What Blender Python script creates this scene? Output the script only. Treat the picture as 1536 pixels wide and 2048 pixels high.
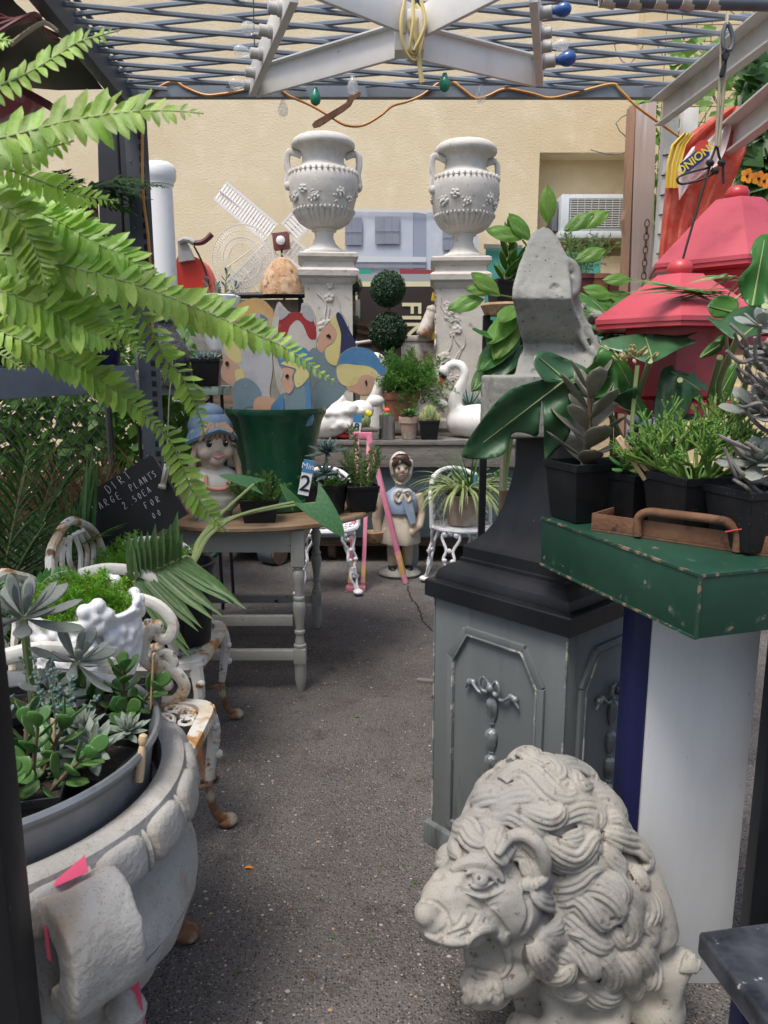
import bpy, bmesh, math, random
from math import sin, cos, pi, radians, sqrt, atan2, tan, exp
from mathutils import Vector, Matrix, Euler, noise
random.seed(11)
for o in list(bpy.data.objects): bpy.data.objects.remove(o)
S = bpy.context.scene; C = S.collection
# ------------------------------------------------------------------ camera, sky, sun, exposure
F = 1480.0; PITCH = radians(10.5); H = 1.4
CP, SP = cos(PITCH), sin(PITCH)
cd = bpy.data.cameras.new('camera'); cam = bpy.data.objects.new('camera', cd); C.objects.link(cam)
cam.location = (0, 0, H); cam.rotation_euler = (pi/2 - PITCH, 0, 0)
cd.sensor_fit = 'HORIZONTAL'; cd.sensor_width = 36; cd.lens = F/1536*36
cd.clip_start = .05; cd.clip_end = 500
cd.dof.use_dof = True; cd.dof.focus_distance = 2.6; cd.dof.aperture_fstop = 13
S.camera = cam; S.render.resolution_x = 768; S.render.resolution_y = 1024
w = bpy.data.worlds.new('World'); S.world = w; w.use_nodes = True
wn = w.node_tree.nodes; wl = w.node_tree.links
sky = wn.new('ShaderNodeTexSky'); sky.sky_type = 'NISHITA'; sky.sun_disc = False
SUN_EL, SUN_AZ = radians(66), radians(215)      # azimuth of the sun, clockwise from +Y
sky.sun_elevation = SUN_EL; sky.sun_rotation = SUN_AZ
sky.air_density = 1.0; sky.dust_density = 4.0; sky.ozone_density = .6
wl.new(sky.outputs[0], wn['Background'].inputs[0]); wn['Background'].inputs[1].default_value = .115
sd = bpy.data.lights.new('sun', 'SUN'); sun = bpy.data.objects.new('sun', sd); C.objects.link(sun)
sd.energy = 1.5; sd.angle = radians(20); sd.color = (1, .97, .92)
sv = Vector((sin(SUN_AZ)*cos(SUN_EL), cos(SUN_AZ)*cos(SUN_EL), sin(SUN_EL)))
sun.rotation_euler = sv.to_track_quat('Z', 'Y').to_euler(); sun.location = sv*30
S.view_settings.view_transform = 'Standard'; S.view_settings.look = 'None'
S.view_settings.exposure = .92; S.view_settings.gamma = 1; S.view_settings.use_curve_mapping = False
# ------------------------------------------------------------------ pixel helpers
def ray(px, py):
    u = (1024-py)/F
    return Vector(((px-768)/F, CP+u*SP, -SP+u*CP))
def W(px, py, Y):
    d = ray(px, py); t = Y/d.y
    return Vector((d.x*t, Y, H+d.z*t))
def WZ(px, py, z):
    d = ray(px, py); t = (z-H)/d.z
    return Vector((d.x*t, d.y*t, z))
def mpp(px, py, Y): return Y/ray(px, py).y/F
# ------------------------------------------------------------------ mesh builder
class MB:
    def __init__(s): s.v = []; s.f = []; s.mi = []; s.m = 0
    def add(s, vs, fs, M=None):
        b = len(s.v)
        s.v += [tuple(M @ Vector(v)) for v in vs] if M is not None else [tuple(v) for v in vs]
        for f in fs: s.f.append(tuple(b+i for i in f)); s.mi.append(s.m)
        return s
    def merge(s, o, M=None):
        b = len(s.v); s.v += [tuple(M @ Vector(v)) for v in o.v] if M is not None else o.v
        s.f += [tuple(b+i for i in f) for f in o.f]; s.mi += o.mi; return s
    def box(s, a, b, M=None, bev=0):
        a = Vector(a); b = Vector(b); c = (a+b)/2; d = b-a
        if bev:
            bm = bmesh.new(); bmesh.ops.create_cube(bm, size=1)
            for v in bm.verts: v.co = Vector((v.co.x*d.x, v.co.y*d.y, v.co.z*d.z))+c
            bmesh.ops.bevel(bm, geom=bm.edges[:], offset=bev, segments=2, affect='EDGES', profile=.6)
            bm.verts.index_update()
            s.add([v.co.copy() for v in bm.verts], [[v.index for v in f.verts] for f in bm.faces], M); bm.free()
        else:
            vs = [(c.x+x*d.x/2, c.y+y*d.y/2, c.z+z*d.z/2) for x in (-1, 1) for y in (-1, 1) for z in (-1, 1)]
            s.add(vs, [(0,1,3,2),(4,6,7,5),(0,4,5,1),(2,3,7,6),(0,2,6,4),(1,5,7,3)], M)
        return s
    def bar(s, p, q, w, h=None, up=(0,0,1), bev=0):      # rectangular bar between two points
        p = Vector(p); q = Vector(q); h = h or w; y = (q-p); L = y.length; y.normalize()
        x = y.cross(Vector(up))
        if x.length < 1e-4: x = y.cross(Vector((1,0,0)))
        x.normalize(); z = x.cross(y)
        M = Matrix((x, y, z)).transposed().to_4x4(); M.translation = p
        return s.box((-w/2, 0, -h/2), (w/2, L, h/2), M, bev)
    def tube(s, pts, r, n=8, closed=False, flat=1.0, up=None, cap=True, M=None):
        pts = [Vector(p) for p in pts]; k = len(pts)
        rs = [r]*k if isinstance(r, (int, float)) else list(r)
        if len(rs) < k: rs = [rs[0]+(rs[-1]-rs[0])*i/(k-1) for i in range(k)]
        vs = []; pn = Vector(up) if up is not None else None
        for i in range(k):
            if closed: t = pts[(i+1) % k]-pts[i-1]
            else: t = pts[min(i+1, k-1)]-pts[max(i-1, 0)]
            if t.length < 1e-9: t = Vector((0,0,1))
            t.normalize()
            if pn is None: pn = t.cross(Vector((0,0,1)) if abs(t.z) < .9 else Vector((1,0,0)))
            nn = pn-t*pn.dot(t)
            if nn.length < 1e-6: nn = t.orthogonal()
            nn.normalize(); b = t.cross(nn); pn = nn
            for j in range(n):
                a = 2*pi*j/n
                vs.append(pts[i]+nn*(cos(a)*rs[i])+b*(sin(a)*rs[i]*flat))
        fs = []
        for i in range(k if closed else k-1):
            for j in range(n):
                a = i*n+j; b2 = i*n+(j+1) % n; i2 = (i+1) % k
                fs.append((a, b2, i2*n+(j+1) % n, i2*n+j))
        if cap and not closed:
            fs.append(tuple(range(n))[::-1]); fs.append(tuple((k-1)*n+j for j in range(n)))
        return s.add(vs, fs, M)
    def lathe(s, prof, n=32, M=None, fn=None, cap=True):
        vs = []; fs = []; k = len(prof)
        for i, (r, z) in enumerate(prof):
            for j in range(n):
                a = 2*pi*j/n; rr = r*(fn(a, i/(k-1), z) if fn else 1)
                vs.append((rr*cos(a), rr*sin(a), z))
        for i in range(k-1):
            for j in range(n):
                fs.append((i*n+j, i*n+(j+1) % n, (i+1)*n+(j+1) % n, (i+1)*n+j))
        if cap:
            if prof[0][0] > 1e-4: fs.append(tuple(range(n))[::-1])
            if prof[-1][0] > 1e-4: fs.append(tuple((k-1)*n+j for j in range(n)))
        return s.add(vs, fs, M)
    def rsect(s, prof, M=None, n=4, rot=pi/4):           # lathe with few sides: square / hexagonal sections
        Mr = Matrix.Rotation(rot, 4, 'Z'); M = M @ Mr if M is not None else Mr
        k = 1/cos(pi/n)
        return s.lathe([(r*k, z) for r, z in prof], n, M)
    def prism(s, poly, t0, t1, M=None):                  # polygon in xy extruded along z
        n = len(poly); vs = [(x, y, t0) for x, y in poly]+[(x, y, t1) for x, y in poly]
        fs = [tuple(range(n))[::-1], tuple(range(n, 2*n))]+[(i, (i+1) % n, n+(i+1) % n, n+i) for i in range(n)]
        return s.add(vs, fs, M)
    def ball(s, c, r, n=12, m=8, M=None, fn=None):
        r = (r, r, r) if isinstance(r, (int, float)) else r; c = Vector(c); vs = [(0,0,-1)]
        for i in range(1, m):
            ph = pi*i/m
            for j in range(n):
                a = 2*pi*j/n; vs.append((sin(ph)*cos(a), sin(ph)*sin(a), -cos(ph)))
        vs.append((0,0,1)); out = []
        for v in vs:
            k = fn(Vector(v)) if fn else 1
            out.append(c+Vector((v[0]*r[0]*k, v[1]*r[1]*k, v[2]*r[2]*k)))
        fs = [(0, 1+(j+1) % n, 1+j) for j in range(n)]
        for i in range(m-2):
            for j in range(n): fs.append((1+i*n+j, 1+i*n+(j+1) % n, 1+(i+1)*n+(j+1) % n, 1+(i+1)*n+j))
        e = len(vs)-1; b = 1+(m-2)*n
        fs += [(b+j, b+(j+1) % n, e) for j in range(n)]
        return s.add(out, fs, M)
    def mesh(s, name, mats, smooth=True, ang=42):
        me = bpy.data.meshes.new(name); me.from_pydata(s.v, [], s.f)
        for m in (mats if isinstance(mats, (list, tuple)) else [mats]): me.materials.append(m)
        if any(s.mi): me.polygons.foreach_set('material_index', s.mi)
        me.validate()
        bm = bmesh.new(); bm.from_mesh(me); bmesh.ops.recalc_face_normals(bm, faces=bm.faces[:]); bm.to_mesh(me); bm.free()
        if smooth: me.shade_smooth(); me.set_sharp_from_angle(angle=radians(ang))
        return me
    def build(s, name, mats, parent=None, smooth=True, ang=42, raw=False):
        me = s.mesh(name, mats, smooth, ang) if not raw else s.leafmesh(name, mats)
        return link(name, me, parent)
    def leafmesh(s, name, mats):
        me = bpy.data.meshes.new(name); me.from_pydata(s.v, [], s.f)
        for m in (mats if isinstance(mats, (list, tuple)) else [mats]): me.materials.append(m)
        if any(s.mi): me.polygons.foreach_set('material_index', s.mi)
        me.shade_smooth(); return me
def link(name, me, parent=None, M=None):
    o = bpy.data.objects.new(name, me); C.objects.link(o)
    if parent is not None: o.parent = parent
    if M is not None: o.matrix_basis = M
    return o
def tag(o, label, cat, group=None):
    o['label'] = label; o['category'] = cat
    if group: o['group'] = group
    return o
def thing(name, label, cat, loc=(0,0,0), rotz=0, group=None, rot=None):
    o = bpy.data.objects.new(name, None); C.objects.link(o); o.empty_display_size = .05
    o.location = loc; o.rotation_euler = rot or (0, 0, rotz)
    return tag(o, label, cat, group)
def wpart(o, root):                                      # mesh built in world space becomes a part of root
    o.parent = root; M = root.matrix_basis.copy()
    p = root.parent
    o.matrix_parent_inverse = M.inverted(); return o
def struct(o): o['kind'] = 'structure'; return o
def stuff(o): o['kind'] = 'stuff'; return o
def copy_tree(o, parent=None):
    c = o.copy(); C.objects.link(c); c.parent = parent
    if parent is not None: c.matrix_parent_inverse = o.matrix_parent_inverse.copy()
    for ch in list(o.children): copy_tree(ch, c)
    return c
def fuse(mb, name, mats, voxel, smooth=3, parent=None, disp=None, fac=.5):   # voxel union of overlapping shapes: one continuous carved body
    me = bpy.data.meshes.new(name); me.from_pydata(mb.v, [], mb.f)
    bm = bmesh.new(); bm.from_mesh(me); bmesh.ops.recalc_face_normals(bm, faces=bm.faces[:]); bm.to_mesh(me); bm.free()
    o = bpy.data.objects.new(name, me); C.objects.link(o)
    r = o.modifiers.new('r', 'REMESH'); r.mode = 'VOXEL'; r.voxel_size = voxel
    if smooth: q = o.modifiers.new('s', 'SMOOTH'); q.iterations = smooth; q.factor = fac
    dg = bpy.context.evaluated_depsgraph_get(); ev = o.evaluated_get(dg)
    nm = bpy.data.meshes.new_from_object(ev); o.modifiers.clear(); o.data = nm; bpy.data.meshes.remove(me)
    nm.materials.clear()
    for m in (mats if isinstance(mats, (list, tuple)) else [mats]): nm.materials.append(m)
    if disp:
        nn = [v.normal.copy() for v in nm.vertices]; cs = [v.co.copy() for v in nm.vertices]; out = []
        for c_, n_ in zip(cs, nn): out += list(c_+n_*disp(c_))
        nm.vertices.foreach_set('co', out); nm.update()
    nm.shade_smooth(); nm.name = name
    if parent is not None: o.parent = parent
    return o
def TR(loc, rot=(0,0,0), sc=(1,1,1)):
    if isinstance(sc, (int, float)): sc = (sc, sc, sc)
    return Matrix.LocRotScale(Vector(loc), Euler(rot), Vector(sc))
def aim(p, d, up=(0,0,1), s=1.0):                         # local +Y along d, local +Z near up
    d = Vector(d).normalized(); x = d.cross(Vector(up))
    if x.length < 1e-4: x = d.cross(Vector((1,0,0.3)))
    x.normalize(); z = x.cross(d)
    M = Matrix((x*s, d*s, z*s)).transposed().to_4x4(); M.translation = Vector(p); return M
def spline(pts, n=6, closed=False):
    P = [Vector(p) for p in pts]; k = len(P); out = []
    rng = range(k) if closed else range(k-1)
    for i in rng:
        g = (lambda a: P[a % k]) if closed else (lambda a: P[min(max(a, 0), k-1)])
        a, b, c, d = g(i-1), g(i), g(i+1), g(i+2)
        for j in range(n):
            t = j/n; out.append(.5*((2*b)+(c-a)*t+(2*a-5*b+4*c-d)*t*t+(3*b-a-3*c+d)*t**3))
    if not closed: out.append(P[-1])
    return out
def spl2(pts, n=5, closed=True): return [(p.x, p.y) for p in spline([(x, y, 0) for x, y in pts], n, closed)]
U = random.uniform
# ------------------------------------------------------------------ materials
def col(c): return (c[0], c[1], c[2], 1)
def hexc(h):
    c = [int(h[i:i+2], 16)/255 for i in (0, 2, 4)]
    return tuple(x/12.92 if x <= .04045 else ((x+.055)/1.055)**2.4 for x in c)
def mat(name, base, rough=.6, layers=(), bump=0, bscale=60, bdetail=4, metal=0, spec=.5, trans=0, rnd=0, coat=0, speck=None, stretch=None, alpha=None, vor=None, hue=0, bd=.0035):
    m = bpy.data.materials.new(name); m.use_nodes = True; nt = m.node_tree; N = nt.nodes; L = nt.links
    b = N['Principled BSDF']; out = N['Material Output']
    tc = N.new('ShaderNodeTexCoord'); co = tc.outputs['Object']
    if stretch:
        mp = N.new('ShaderNodeMapping'); mp.inputs['Scale'].default_value = stretch; L.new(co, mp.inputs[0]); co = mp.outputs[0]
    cur = N.new('ShaderNodeRGB'); cur.outputs[0].default_value = col(base); cur = cur.outputs[0]
    def mixin(cur, c, fac):
        x = N.new('ShaderNodeMix'); x.data_type = 'RGBA'; L.new(fac, x.inputs[0]); L.new(cur, x.inputs[6]); x.inputs[7].default_value = col(c)
        return x.outputs[2]
    for (c, sc, lo, hi) in layers:
        n = N.new('ShaderNodeTexNoise'); n.inputs['Scale'].default_value = sc; n.inputs['Detail'].default_value = 6; n.inputs['Roughness'].default_value = .62
        L.new(co, n.inputs['Vector'])
        r = N.new('ShaderNodeMapRange'); r.inputs[1].default_value = lo; r.inputs[2].default_value = hi; r.clamp = True; L.new(n.outputs[0], r.inputs[0])
        cur = mixin(cur, c, r.outputs[0])
    if speck:                                            # (colour, scale, size)
        for (c, sc, sz) in (speck if isinstance(speck, list) else [speck]):
            v = N.new('ShaderNodeTexVoronoi'); v.inputs['Scale'].default_value = sc; L.new(co, v.inputs['Vector'])
            n = N.new('ShaderNodeSeparateColor'); L.new(v.outputs['Color'], n.inputs[0])
            ma = N.new('ShaderNodeMath'); ma.operation = 'MULTIPLY'; L.new(n.outputs[0], ma.inputs[0]); ma.inputs[1].default_value = sz
            lt = N.new('ShaderNodeMath'); lt.operation = 'LESS_THAN'; L.new(v.outputs['Distance'], lt.inputs[0]); L.new(ma.outputs[0], lt.inputs[1])
            cur = mixin(cur, c, lt.outputs[0])
    if rnd or hue:
        oi = N.new('ShaderNodeObjectInfo'); hs = N.new('ShaderNodeHueSaturation')
        r = N.new('ShaderNodeMapRange'); r.inputs[3].default_value = 1-rnd; r.inputs[4].default_value = 1+rnd
        L.new(oi.outputs['Random'], r.inputs[0]); L.new(r.outputs[0], hs.inputs['Value'])
        if hue:
            r2 = N.new('ShaderNodeMapRange'); r2.inputs[3].default_value = .5-hue; r2.inputs[4].default_value = .5+hue
            mm = N.new('ShaderNodeMath'); mm.operation = 'FRACT'; m2 = N.new('ShaderNodeMath'); m2.operation = 'MULTIPLY'; m2.inputs[1].default_value = 7.3
            L.new(oi.outputs['Random'], m2.inputs[0]); L.new(m2.outputs[0], mm.inputs[0]); L.new(mm.outputs[0], r2.inputs[0]); L.new(r2.outputs[0], hs.inputs['Hue'])
        L.new(cur, hs.inputs['Color']); cur = hs.outputs[0]
    L.new(cur, b.inputs['Base Color'])
    b.inputs['Roughness'].default_value = rough; b.inputs['Metallic'].default_value = metal; b.inputs['Specular IOR Level'].default_value = spec
    if coat: b.inputs['Coat Weight'].default_value = coat; b.inputs['Coat Roughness'].default_value = .12
    if alpha is not None: b.inputs['Alpha'].default_value = alpha
    if bump:
        n = N.new('ShaderNodeTexNoise'); n.inputs['Scale'].default_value = bscale; n.inputs['Detail'].default_value = bdetail; L.new(co, n.inputs['Vector'])
        h = n.outputs[0]
        if vor:
            v = N.new('ShaderNodeTexVoronoi'); v.inputs['Scale'].default_value = vor; L.new(co, v.inputs['Vector'])
            a = N.new('ShaderNodeMath'); a.operation = 'ADD'; L.new(h, a.inputs[0]); L.new(v.outputs['Distance'], a.inputs[1]); h = a.outputs[0]
        bp = N.new('ShaderNodeBump'); bp.inputs['Strength'].default_value = min(1, bump); bp.inputs['Distance'].default_value = bd
        L.new(h, bp.inputs['Height']); L.new(bp.outputs[0], b.inputs['Normal'])
    if trans:
        t = N.new('ShaderNodeBsdfTranslucent'); L.new(cur, t.inputs[0]); mx = N.new('ShaderNodeMixShader'); mx.inputs[0].default_value = trans
        L.new(b.outputs[0], mx.inputs[1]); L.new(t.outputs[0], mx.inputs[2]); L.new(mx.outputs[0], out.inputs[0])
    return m
X = {}
def defmats():
    a = X
    a['asphalt'] = mat('asphalt', (.105,.096,.093), .85, [((.165,.153,.147), 1.3, .42, .66), ((.05,.045,.043), 1.9, .55, .72), ((.062,.056,.053), 9, .55, .72), ((.17,.155,.145), 70, .54, .7)], .9, 150, 6, vor=120, bd=.008, speck=[((.3,.27,.245), 105, .3), ((.2,.18,.165), 190, .42), ((.025,.023,.022), 140, .42)])
    a['stucco'] = mat('stucco', hexc('dacbac'), .9, [(hexc('cdbc99'), .7, .4, .75), (hexc('e2d6ba'), 3, .5, .75), (hexc('ab9c80'), .35, .6, .85), (hexc('b8a88a'), 1.6, .62, .8)], .7, 55, 6, bd=.007)
    a['stone'] = mat('old_stone', (.39,.38,.355), .88, [((.3,.285,.255), 4, .45, .68), ((.46,.45,.425), 9, .52, .7), ((.33,.27,.2), 7, .55, .72), ((.3,.26,.2), 38, .6, .72), ((.2,.17,.13), 90, .66, .74)], .9, 90, 6, speck=[((.2,.17,.13), 230, .26), ((.3,.26,.2), 120, .2)])
    a['lionstone'] = mat('lion_stone', (.27,.265,.245), .9, [((.36,.335,.285), 4, .42, .62), ((.21,.2,.18), 9, .55, .72), ((.17,.14,.11), 26, .6, .74), ((.13,.105,.08), 48, .6, .69)], .5, 260, 4, bd=.0015, speck=((.2,.165,.13), 300, .3))
    a['urnstone'] = mat('urn_stone', (.55,.53,.49), .85, [((.43,.405,.365), 5, .45, .7), ((.6,.585,.55), 12, .52, .7), ((.26,.23,.19), 22, .61, .75)], .5, 70, 6)
    a['pedstone'] = mat('pedestal_stone', (.52,.49,.44), .88, [((.42,.39,.34), 5, .45, .7), ((.24,.21,.17), 14, .61, .74)], .9, 40, 7)
    a['grime'] = mat('joint_grime', (.13,.115,.1), .95)
    a['concrete'] = mat('grey_concrete', (.25,.25,.225), .92, [((.34,.34,.31), 5, .45, .7), ((.16,.16,.14), 9, .56, .7)], .5, 80, 7, speck=((.07,.07,.06), 75, .2))
    a['whitepaint'] = mat('white_paint', (.72,.72,.72), .55, [((.55,.54,.52), 8, .6, .8)], .2, 40)
    a['whiteglaze'] = mat('white_glaze', (.78,.79,.81), .22, [((.66,.67,.69), 5, .5, .8)], .05, 20, coat=.3)
    a['swanwhite'] = mat('swan_white', (.74,.73,.7), .4, [((.5,.46,.4), 9, .62, .8)], .25, 30)
    a['rustwhite'] = mat('rusty_white_iron', (.66,.65,.6), .6, [((.52,.4,.26), 5, .5, .62), ((.38,.18,.06), 10, .56, .63), ((.13,.055,.025), 18, .6, .67)], .5, 60)
    a['rustfoot'] = mat('rusted_iron', (.17,.08,.04), .8, [((.42,.36,.27), 9, .5, .6), ((.28,.14,.06), 14, .5, .66), ((.08,.035,.022), 25, .55, .7)], .6, 60)
    a['castwhite'] = mat('white_cast_iron', (.75,.76,.78), .45, [((.55,.5,.44), 14, .64, .78)], .3, 50)
    a['blackplastic'] = mat('black_plastic', (.006,.007,.0095), .48, [((.018,.02,.023), 14, .52, .75)], .15, 60)
    a['dirtyplastic'] = mat('dusty_black_plastic', (.01,.011,.014), .55, [((.04,.037,.033), 7, .48, .78)], .2, 60, speck=((.16,.14,.11), 120, .16))
    a['soil'] = mat('potting_soil', (.035,.024,.017), .95, [((.075,.052,.036), 60, .5, .65)], 1, 120, 5, speck=((.5,.46,.4), 150, .24))
    a['greyliner'] = mat('galvanized', (.22,.24,.26), .42, [((.34,.35,.36), 5, .45, .7), ((.13,.13,.13), 9, .57, .7)], .15, 20, metal=.45)
    a['pedgrey'] = mat('distressed_grey_paint', (.115,.128,.13), .6, [((.165,.18,.178), 3, .42, .7), ((.055,.058,.058), 9, .58, .72)], .25, 30, stretch=(1, 1, .16))
    a['wornedge'] = mat('worn_edge', (.14,.155,.155), .7, [((.38,.37,.33), 16, .54, .6), ((.1,.09,.075), 30, .6, .68)], .4, 60)
    a['silver'] = mat('silvered_relief', (.23,.255,.265), .42, [((.1,.11,.115), 14, .5, .65)], .2, 60, metal=.35)
    a['blackpaint'] = mat('black_paint', (.008,.009,.011), .4, [((.018,.019,.022), 5, .45, .7)], .25, 25, stretch=(1, 1, .3), spec=.3, speck=((.1,.07,.05), 40, .06))
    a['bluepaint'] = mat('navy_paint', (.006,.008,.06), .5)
    a['greypanel'] = mat('pale_grey_panel', (.56,.575,.585), .5, [((.47,.485,.495), 2, .4, .7), ((.4,.4,.4), 5, .62, .75)], .06, 8, stretch=(3, 3, .3), speck=((.2,.2,.2), 30, .05))
    a['greenmetal'] = mat('green_enamel', (.010,.046,.029), .42, [((.017,.064,.043), 5, .45, .7), ((.05,.1,.08), 24, .62, .7), ((.2,.17,.13), 22, .67, .69)], .15, 40)
    a['greenworn'] = mat('chipped_edge', (.014,.055,.035), .6, [((.24,.17,.12), 38, .52, .58)], .3, 60)
    a['rust'] = mat('rust', (.14,.065,.035), .85, [((.21,.11,.06), 9, .45, .68), ((.05,.025,.018), 30, .58, .68)], .6, 90)
    a['darkglossy'] = mat('chipped_black_enamel', (.016,.018,.024), .32, [((.06,.066,.08), 11, .42, .66), ((.3,.23,.17), 9, .6, .63), ((.35,.36,.38), 34, .66, .69)], .6, 30)
    a['greenglaze'] = mat('green_glaze', (.012,.075,.038), .22, [((.02,.11,.055), 3, .45, .7)], .12, 12, coat=.4, speck=((.3,.38,.32), 70, .1))
    a['wood'] = mat('worn_wood', (.24,.15,.085), .6, [((.33,.23,.145), 4, .4, .7), ((.1,.06,.035), 10, .6, .75)], .25, 30, stretch=(1, 6, 6))
    a['greywood'] = mat('weathered_wood', (.17,.155,.14), .85, [((.26,.24,.22), 5, .42, .7), ((.06,.05,.045), 12, .56, .7)], .6, 40, stretch=(.8, 8, 8))
    a['darkwood'] = mat('dark_wood', (.09,.06,.045), .8, [((.16,.12,.09), 5, .42, .7)], .5, 40, stretch=(.8, 8, 8))
    a['palewood'] = mat('pine', (.55,.4,.24), .6, [((.42,.29,.17), 6, .5, .7)], .2, 40, stretch=(1, 1, .2))
    a['tablegrey'] = mat('putty_paint', (.33,.33,.30), .55, [((.4,.4,.37), 4, .45, .7), ((.035,.03,.025), 13, .685, .7)], .2, 30)
    a['tealcart'] = mat('faded_teal_paint', (.055,.085,.095), .65, [((.09,.13,.14), 4, .42, .7), ((.02,.028,.032), 9, .58, .7)], .3, 30, stretch=(.5, 1, 3))
    a['beigefaded'] = mat('faded_letter', (.2,.23,.22), .8, [((.09,.12,.13), 14, .45, .6)])
    a['pink'] = mat('pink_paint', (.62,.2,.3), .5, [((.72,.34,.42), 6, .4, .7), ((.55,.36,.12), 5, .66, .74)], .1, 20)
    a['pinkworn'] = mat('worn_pine', (.62,.38,.12), .6, [((.6,.2,.28), 14, .5, .6)])
    a['terracotta'] = mat('terracotta', (.3,.13,.075), .85, [((.42,.3,.23), 8, .5, .7)], .3, 60)
    a['palepot'] = mat('limed_terracotta', (.4,.28,.22), .9, [((.5,.45,.4), 9, .45, .65)], .3, 60)
    a['steel'] = mat('brushed_steel', (.5,.5,.5), .3, [((.4,.4,.4), 8, .4, .7)], .1, 60, metal=1, stretch=(30, 30, .5))
    a['chrome'] = mat('dull_nickel', (.55,.54,.5), .3, [((.35,.3,.2), 8, .5, .7)], .1, 30, metal=1)
    a['red'] = mat('red_plastic', (.47,.06,.085), .34, [((.53,.1,.125), 2, .35, .7), ((.4,.05,.07), 12, .55, .75)], .08, 60)
    a['reddark'] = mat('red_plastic_knob', (.5,.05,.06), .38, [((.55,.1,.11), 6, .4, .7)])
    a['redpaint'] = mat('red_enamel', (.68,.05,.03), .4)
    a['mesh'] = mat('orange_net', (.78,.15,.1), .65, [((.85,.3,.22), 20, .45, .65)], .7, 90, trans=.35, stretch=(1, 1, 1))
    a['yellowfilm'] = mat('yellow_film', (.75,.52,.06), .4, [((.82,.66,.2), 9, .45, .7)], .3, 20)
    a['whitefilm'] = mat('white_film', (.85,.78,.77), .35, (), .3, 14, trans=.2)
    a['navyprint'] = mat('navy_print', (.03,.06,.2), .5); a['redprint'] = mat('red_print', (.65,.07,.06), .5); a['yellowprint'] = mat('yellow_print', (.85,.68,.1), .5)
    a['beamwhite'] = mat('cream_painted_steel', (.66,.645,.6), .55, [((.5,.46,.4), 6, .5, .75), ((.25,.1,.045), 11, .655, .7)], .3, 40)
    a['starwhite'] = mat('star_white_metal', (.78,.77,.74), .5, [((.66,.65,.62), 5, .45, .7), ((.1,.08,.06), 15, .69, .715)], .15, 30)
    a['steelgrey'] = mat('grey_steel', (.085,.1,.118), .5, [((.13,.15,.17), 3, .4, .7)], .15, 40)
    a['gratesteel'] = mat('blue_grey_grating', (.15,.175,.205), .5, [((.2,.235,.27), 4, .4, .7)], .15, 40)
    a['darksheet'] = mat('black_sheet', (.014,.017,.022), .5, [((.03,.035,.042), 3, .4, .7)], .3, 8)
    a['orangecord'] = mat('orange_cord', (.6,.24,.05), .5, [((.62,.36,.1), 9, .45, .7)])
    a['yellowcord'] = mat('yellow_cord', (.52,.42,.17), .55)
    a['blackcord'] = mat('black_cord', (.012,.012,.013), .5)
    a['rope'] = mat('tan_cord', (.42,.37,.26), .7)
    a['glass'] = mat('clear_bulb', (.9,.92,.95), .08, spec=.6, alpha=.28); a['blueglass'] = mat('blue_bulb', (.02,.09,.32), .2, spec=.6, coat=.3); a['greenglass'] = mat('green_bulb', (.02,.25,.15), .2, spec=.6)
    a['socket'] = mat('grey_socket', (.42,.42,.4), .6, [((.3,.29,.27), 20, .5, .7)])
    a['chalkboard'] = mat('slate', (.012,.012,.013), .6, [((.024,.024,.026), 4, .4, .7)]); a['chalk'] = mat('chalk', (.78,.78,.8), .9)
    a['paperwhite'] = mat('tag_white', (.75,.76,.78), .5); a['tagblue'] = mat('tag_blue', (.05,.22,.42), .5); a['ink'] = mat('ink', (.01,.01,.012), .6)
    a['pinktape'] = mat('pink_tape', (.85,.11,.22), .5, trans=.2)
    a['yellowred'] = mat('cactus_red', (.75,.06,.04), .6); a['cactusyellow'] = mat('cactus_yellow', (.75,.68,.03), .6)
    a['acwhite'] = mat('ac_casing', (.58,.63,.66), .5, [((.45,.48,.5), 6, .5, .8)]); a['acdark'] = mat('ac_fins', (.13,.135,.14), .6); a['acgrille'] = mat('ac_grille', (.5,.51,.5), .55)
    a['skin'] = mat('painted_skin', (.5,.4,.31), .55, [((.38,.32,.26), 7, .48, .7), ((.58,.52,.45), 16, .58, .7), ((.22,.17,.13), 24, .64, .72)], .35, 50)
    a['oldbody'] = mat('weathered_paint', (.55,.5,.41), .7, [((.33,.28,.21), 8, .52, .68), ((.68,.65,.58), 16, .58, .7)], .5, 50)
    a['bluecloth'] = mat('pale_blue_paint', (.27,.36,.5), .6, [((.45,.48,.52), 9, .52, .7)], .3, 40)
    a['brownhair'] = mat('brown_hair_paint', (.06,.028,.024), .5, [((.55,.52,.5), 22, .63, .66)])
    a['eye'] = mat('eye_dark', (.012,.008,.008), .3); a['lips'] = mat('lip_paint', (.45,.14,.12), .5)
    a['bonnet'] = mat('bonnet_blue', (.1,.17,.26), .6, [((.2,.26,.33), 7, .45, .7), ((.35,.33,.3), 16, .64, .7)], .3, 50)
    a['blouse'] = mat('blouse_cream', (.62,.6,.52), .6, [((.03,.3,.17), 20, .67, .7), ((.55,.2,.13), 15, .7, .72)])
    a['peach'] = mat('peach_paint', (.58,.28,.18), .6); a['hairtan'] = mat('tan_hair', (.34,.24,.16), .6, (), .6, 50, stretch=(1, 1, 6))
    for n, h in (('cskin', 'c39a80'), ('chair', 'cdc183'), ('cblue', '4c7ea8'), ('cgreyblue', '71858d'), ('cnavy', '20284e'), ('cgrey', 'b2b2b3'), ('cred', 'a02d31'), ('ctan', 'd7b172'), ('cwhite', 'c9c4be')):
        a[n] = mat('paint_'+n[1:], hexc(h), .55, [(tuple(x*.74 for x in hexc(h)), 9, .48, .72), (tuple(.25*x+.28 for x in hexc(h)), 26, .66, .7)], .2, 30)
    a['ply'] = mat('plywood_edge', (.4,.28,.16), .8)
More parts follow.
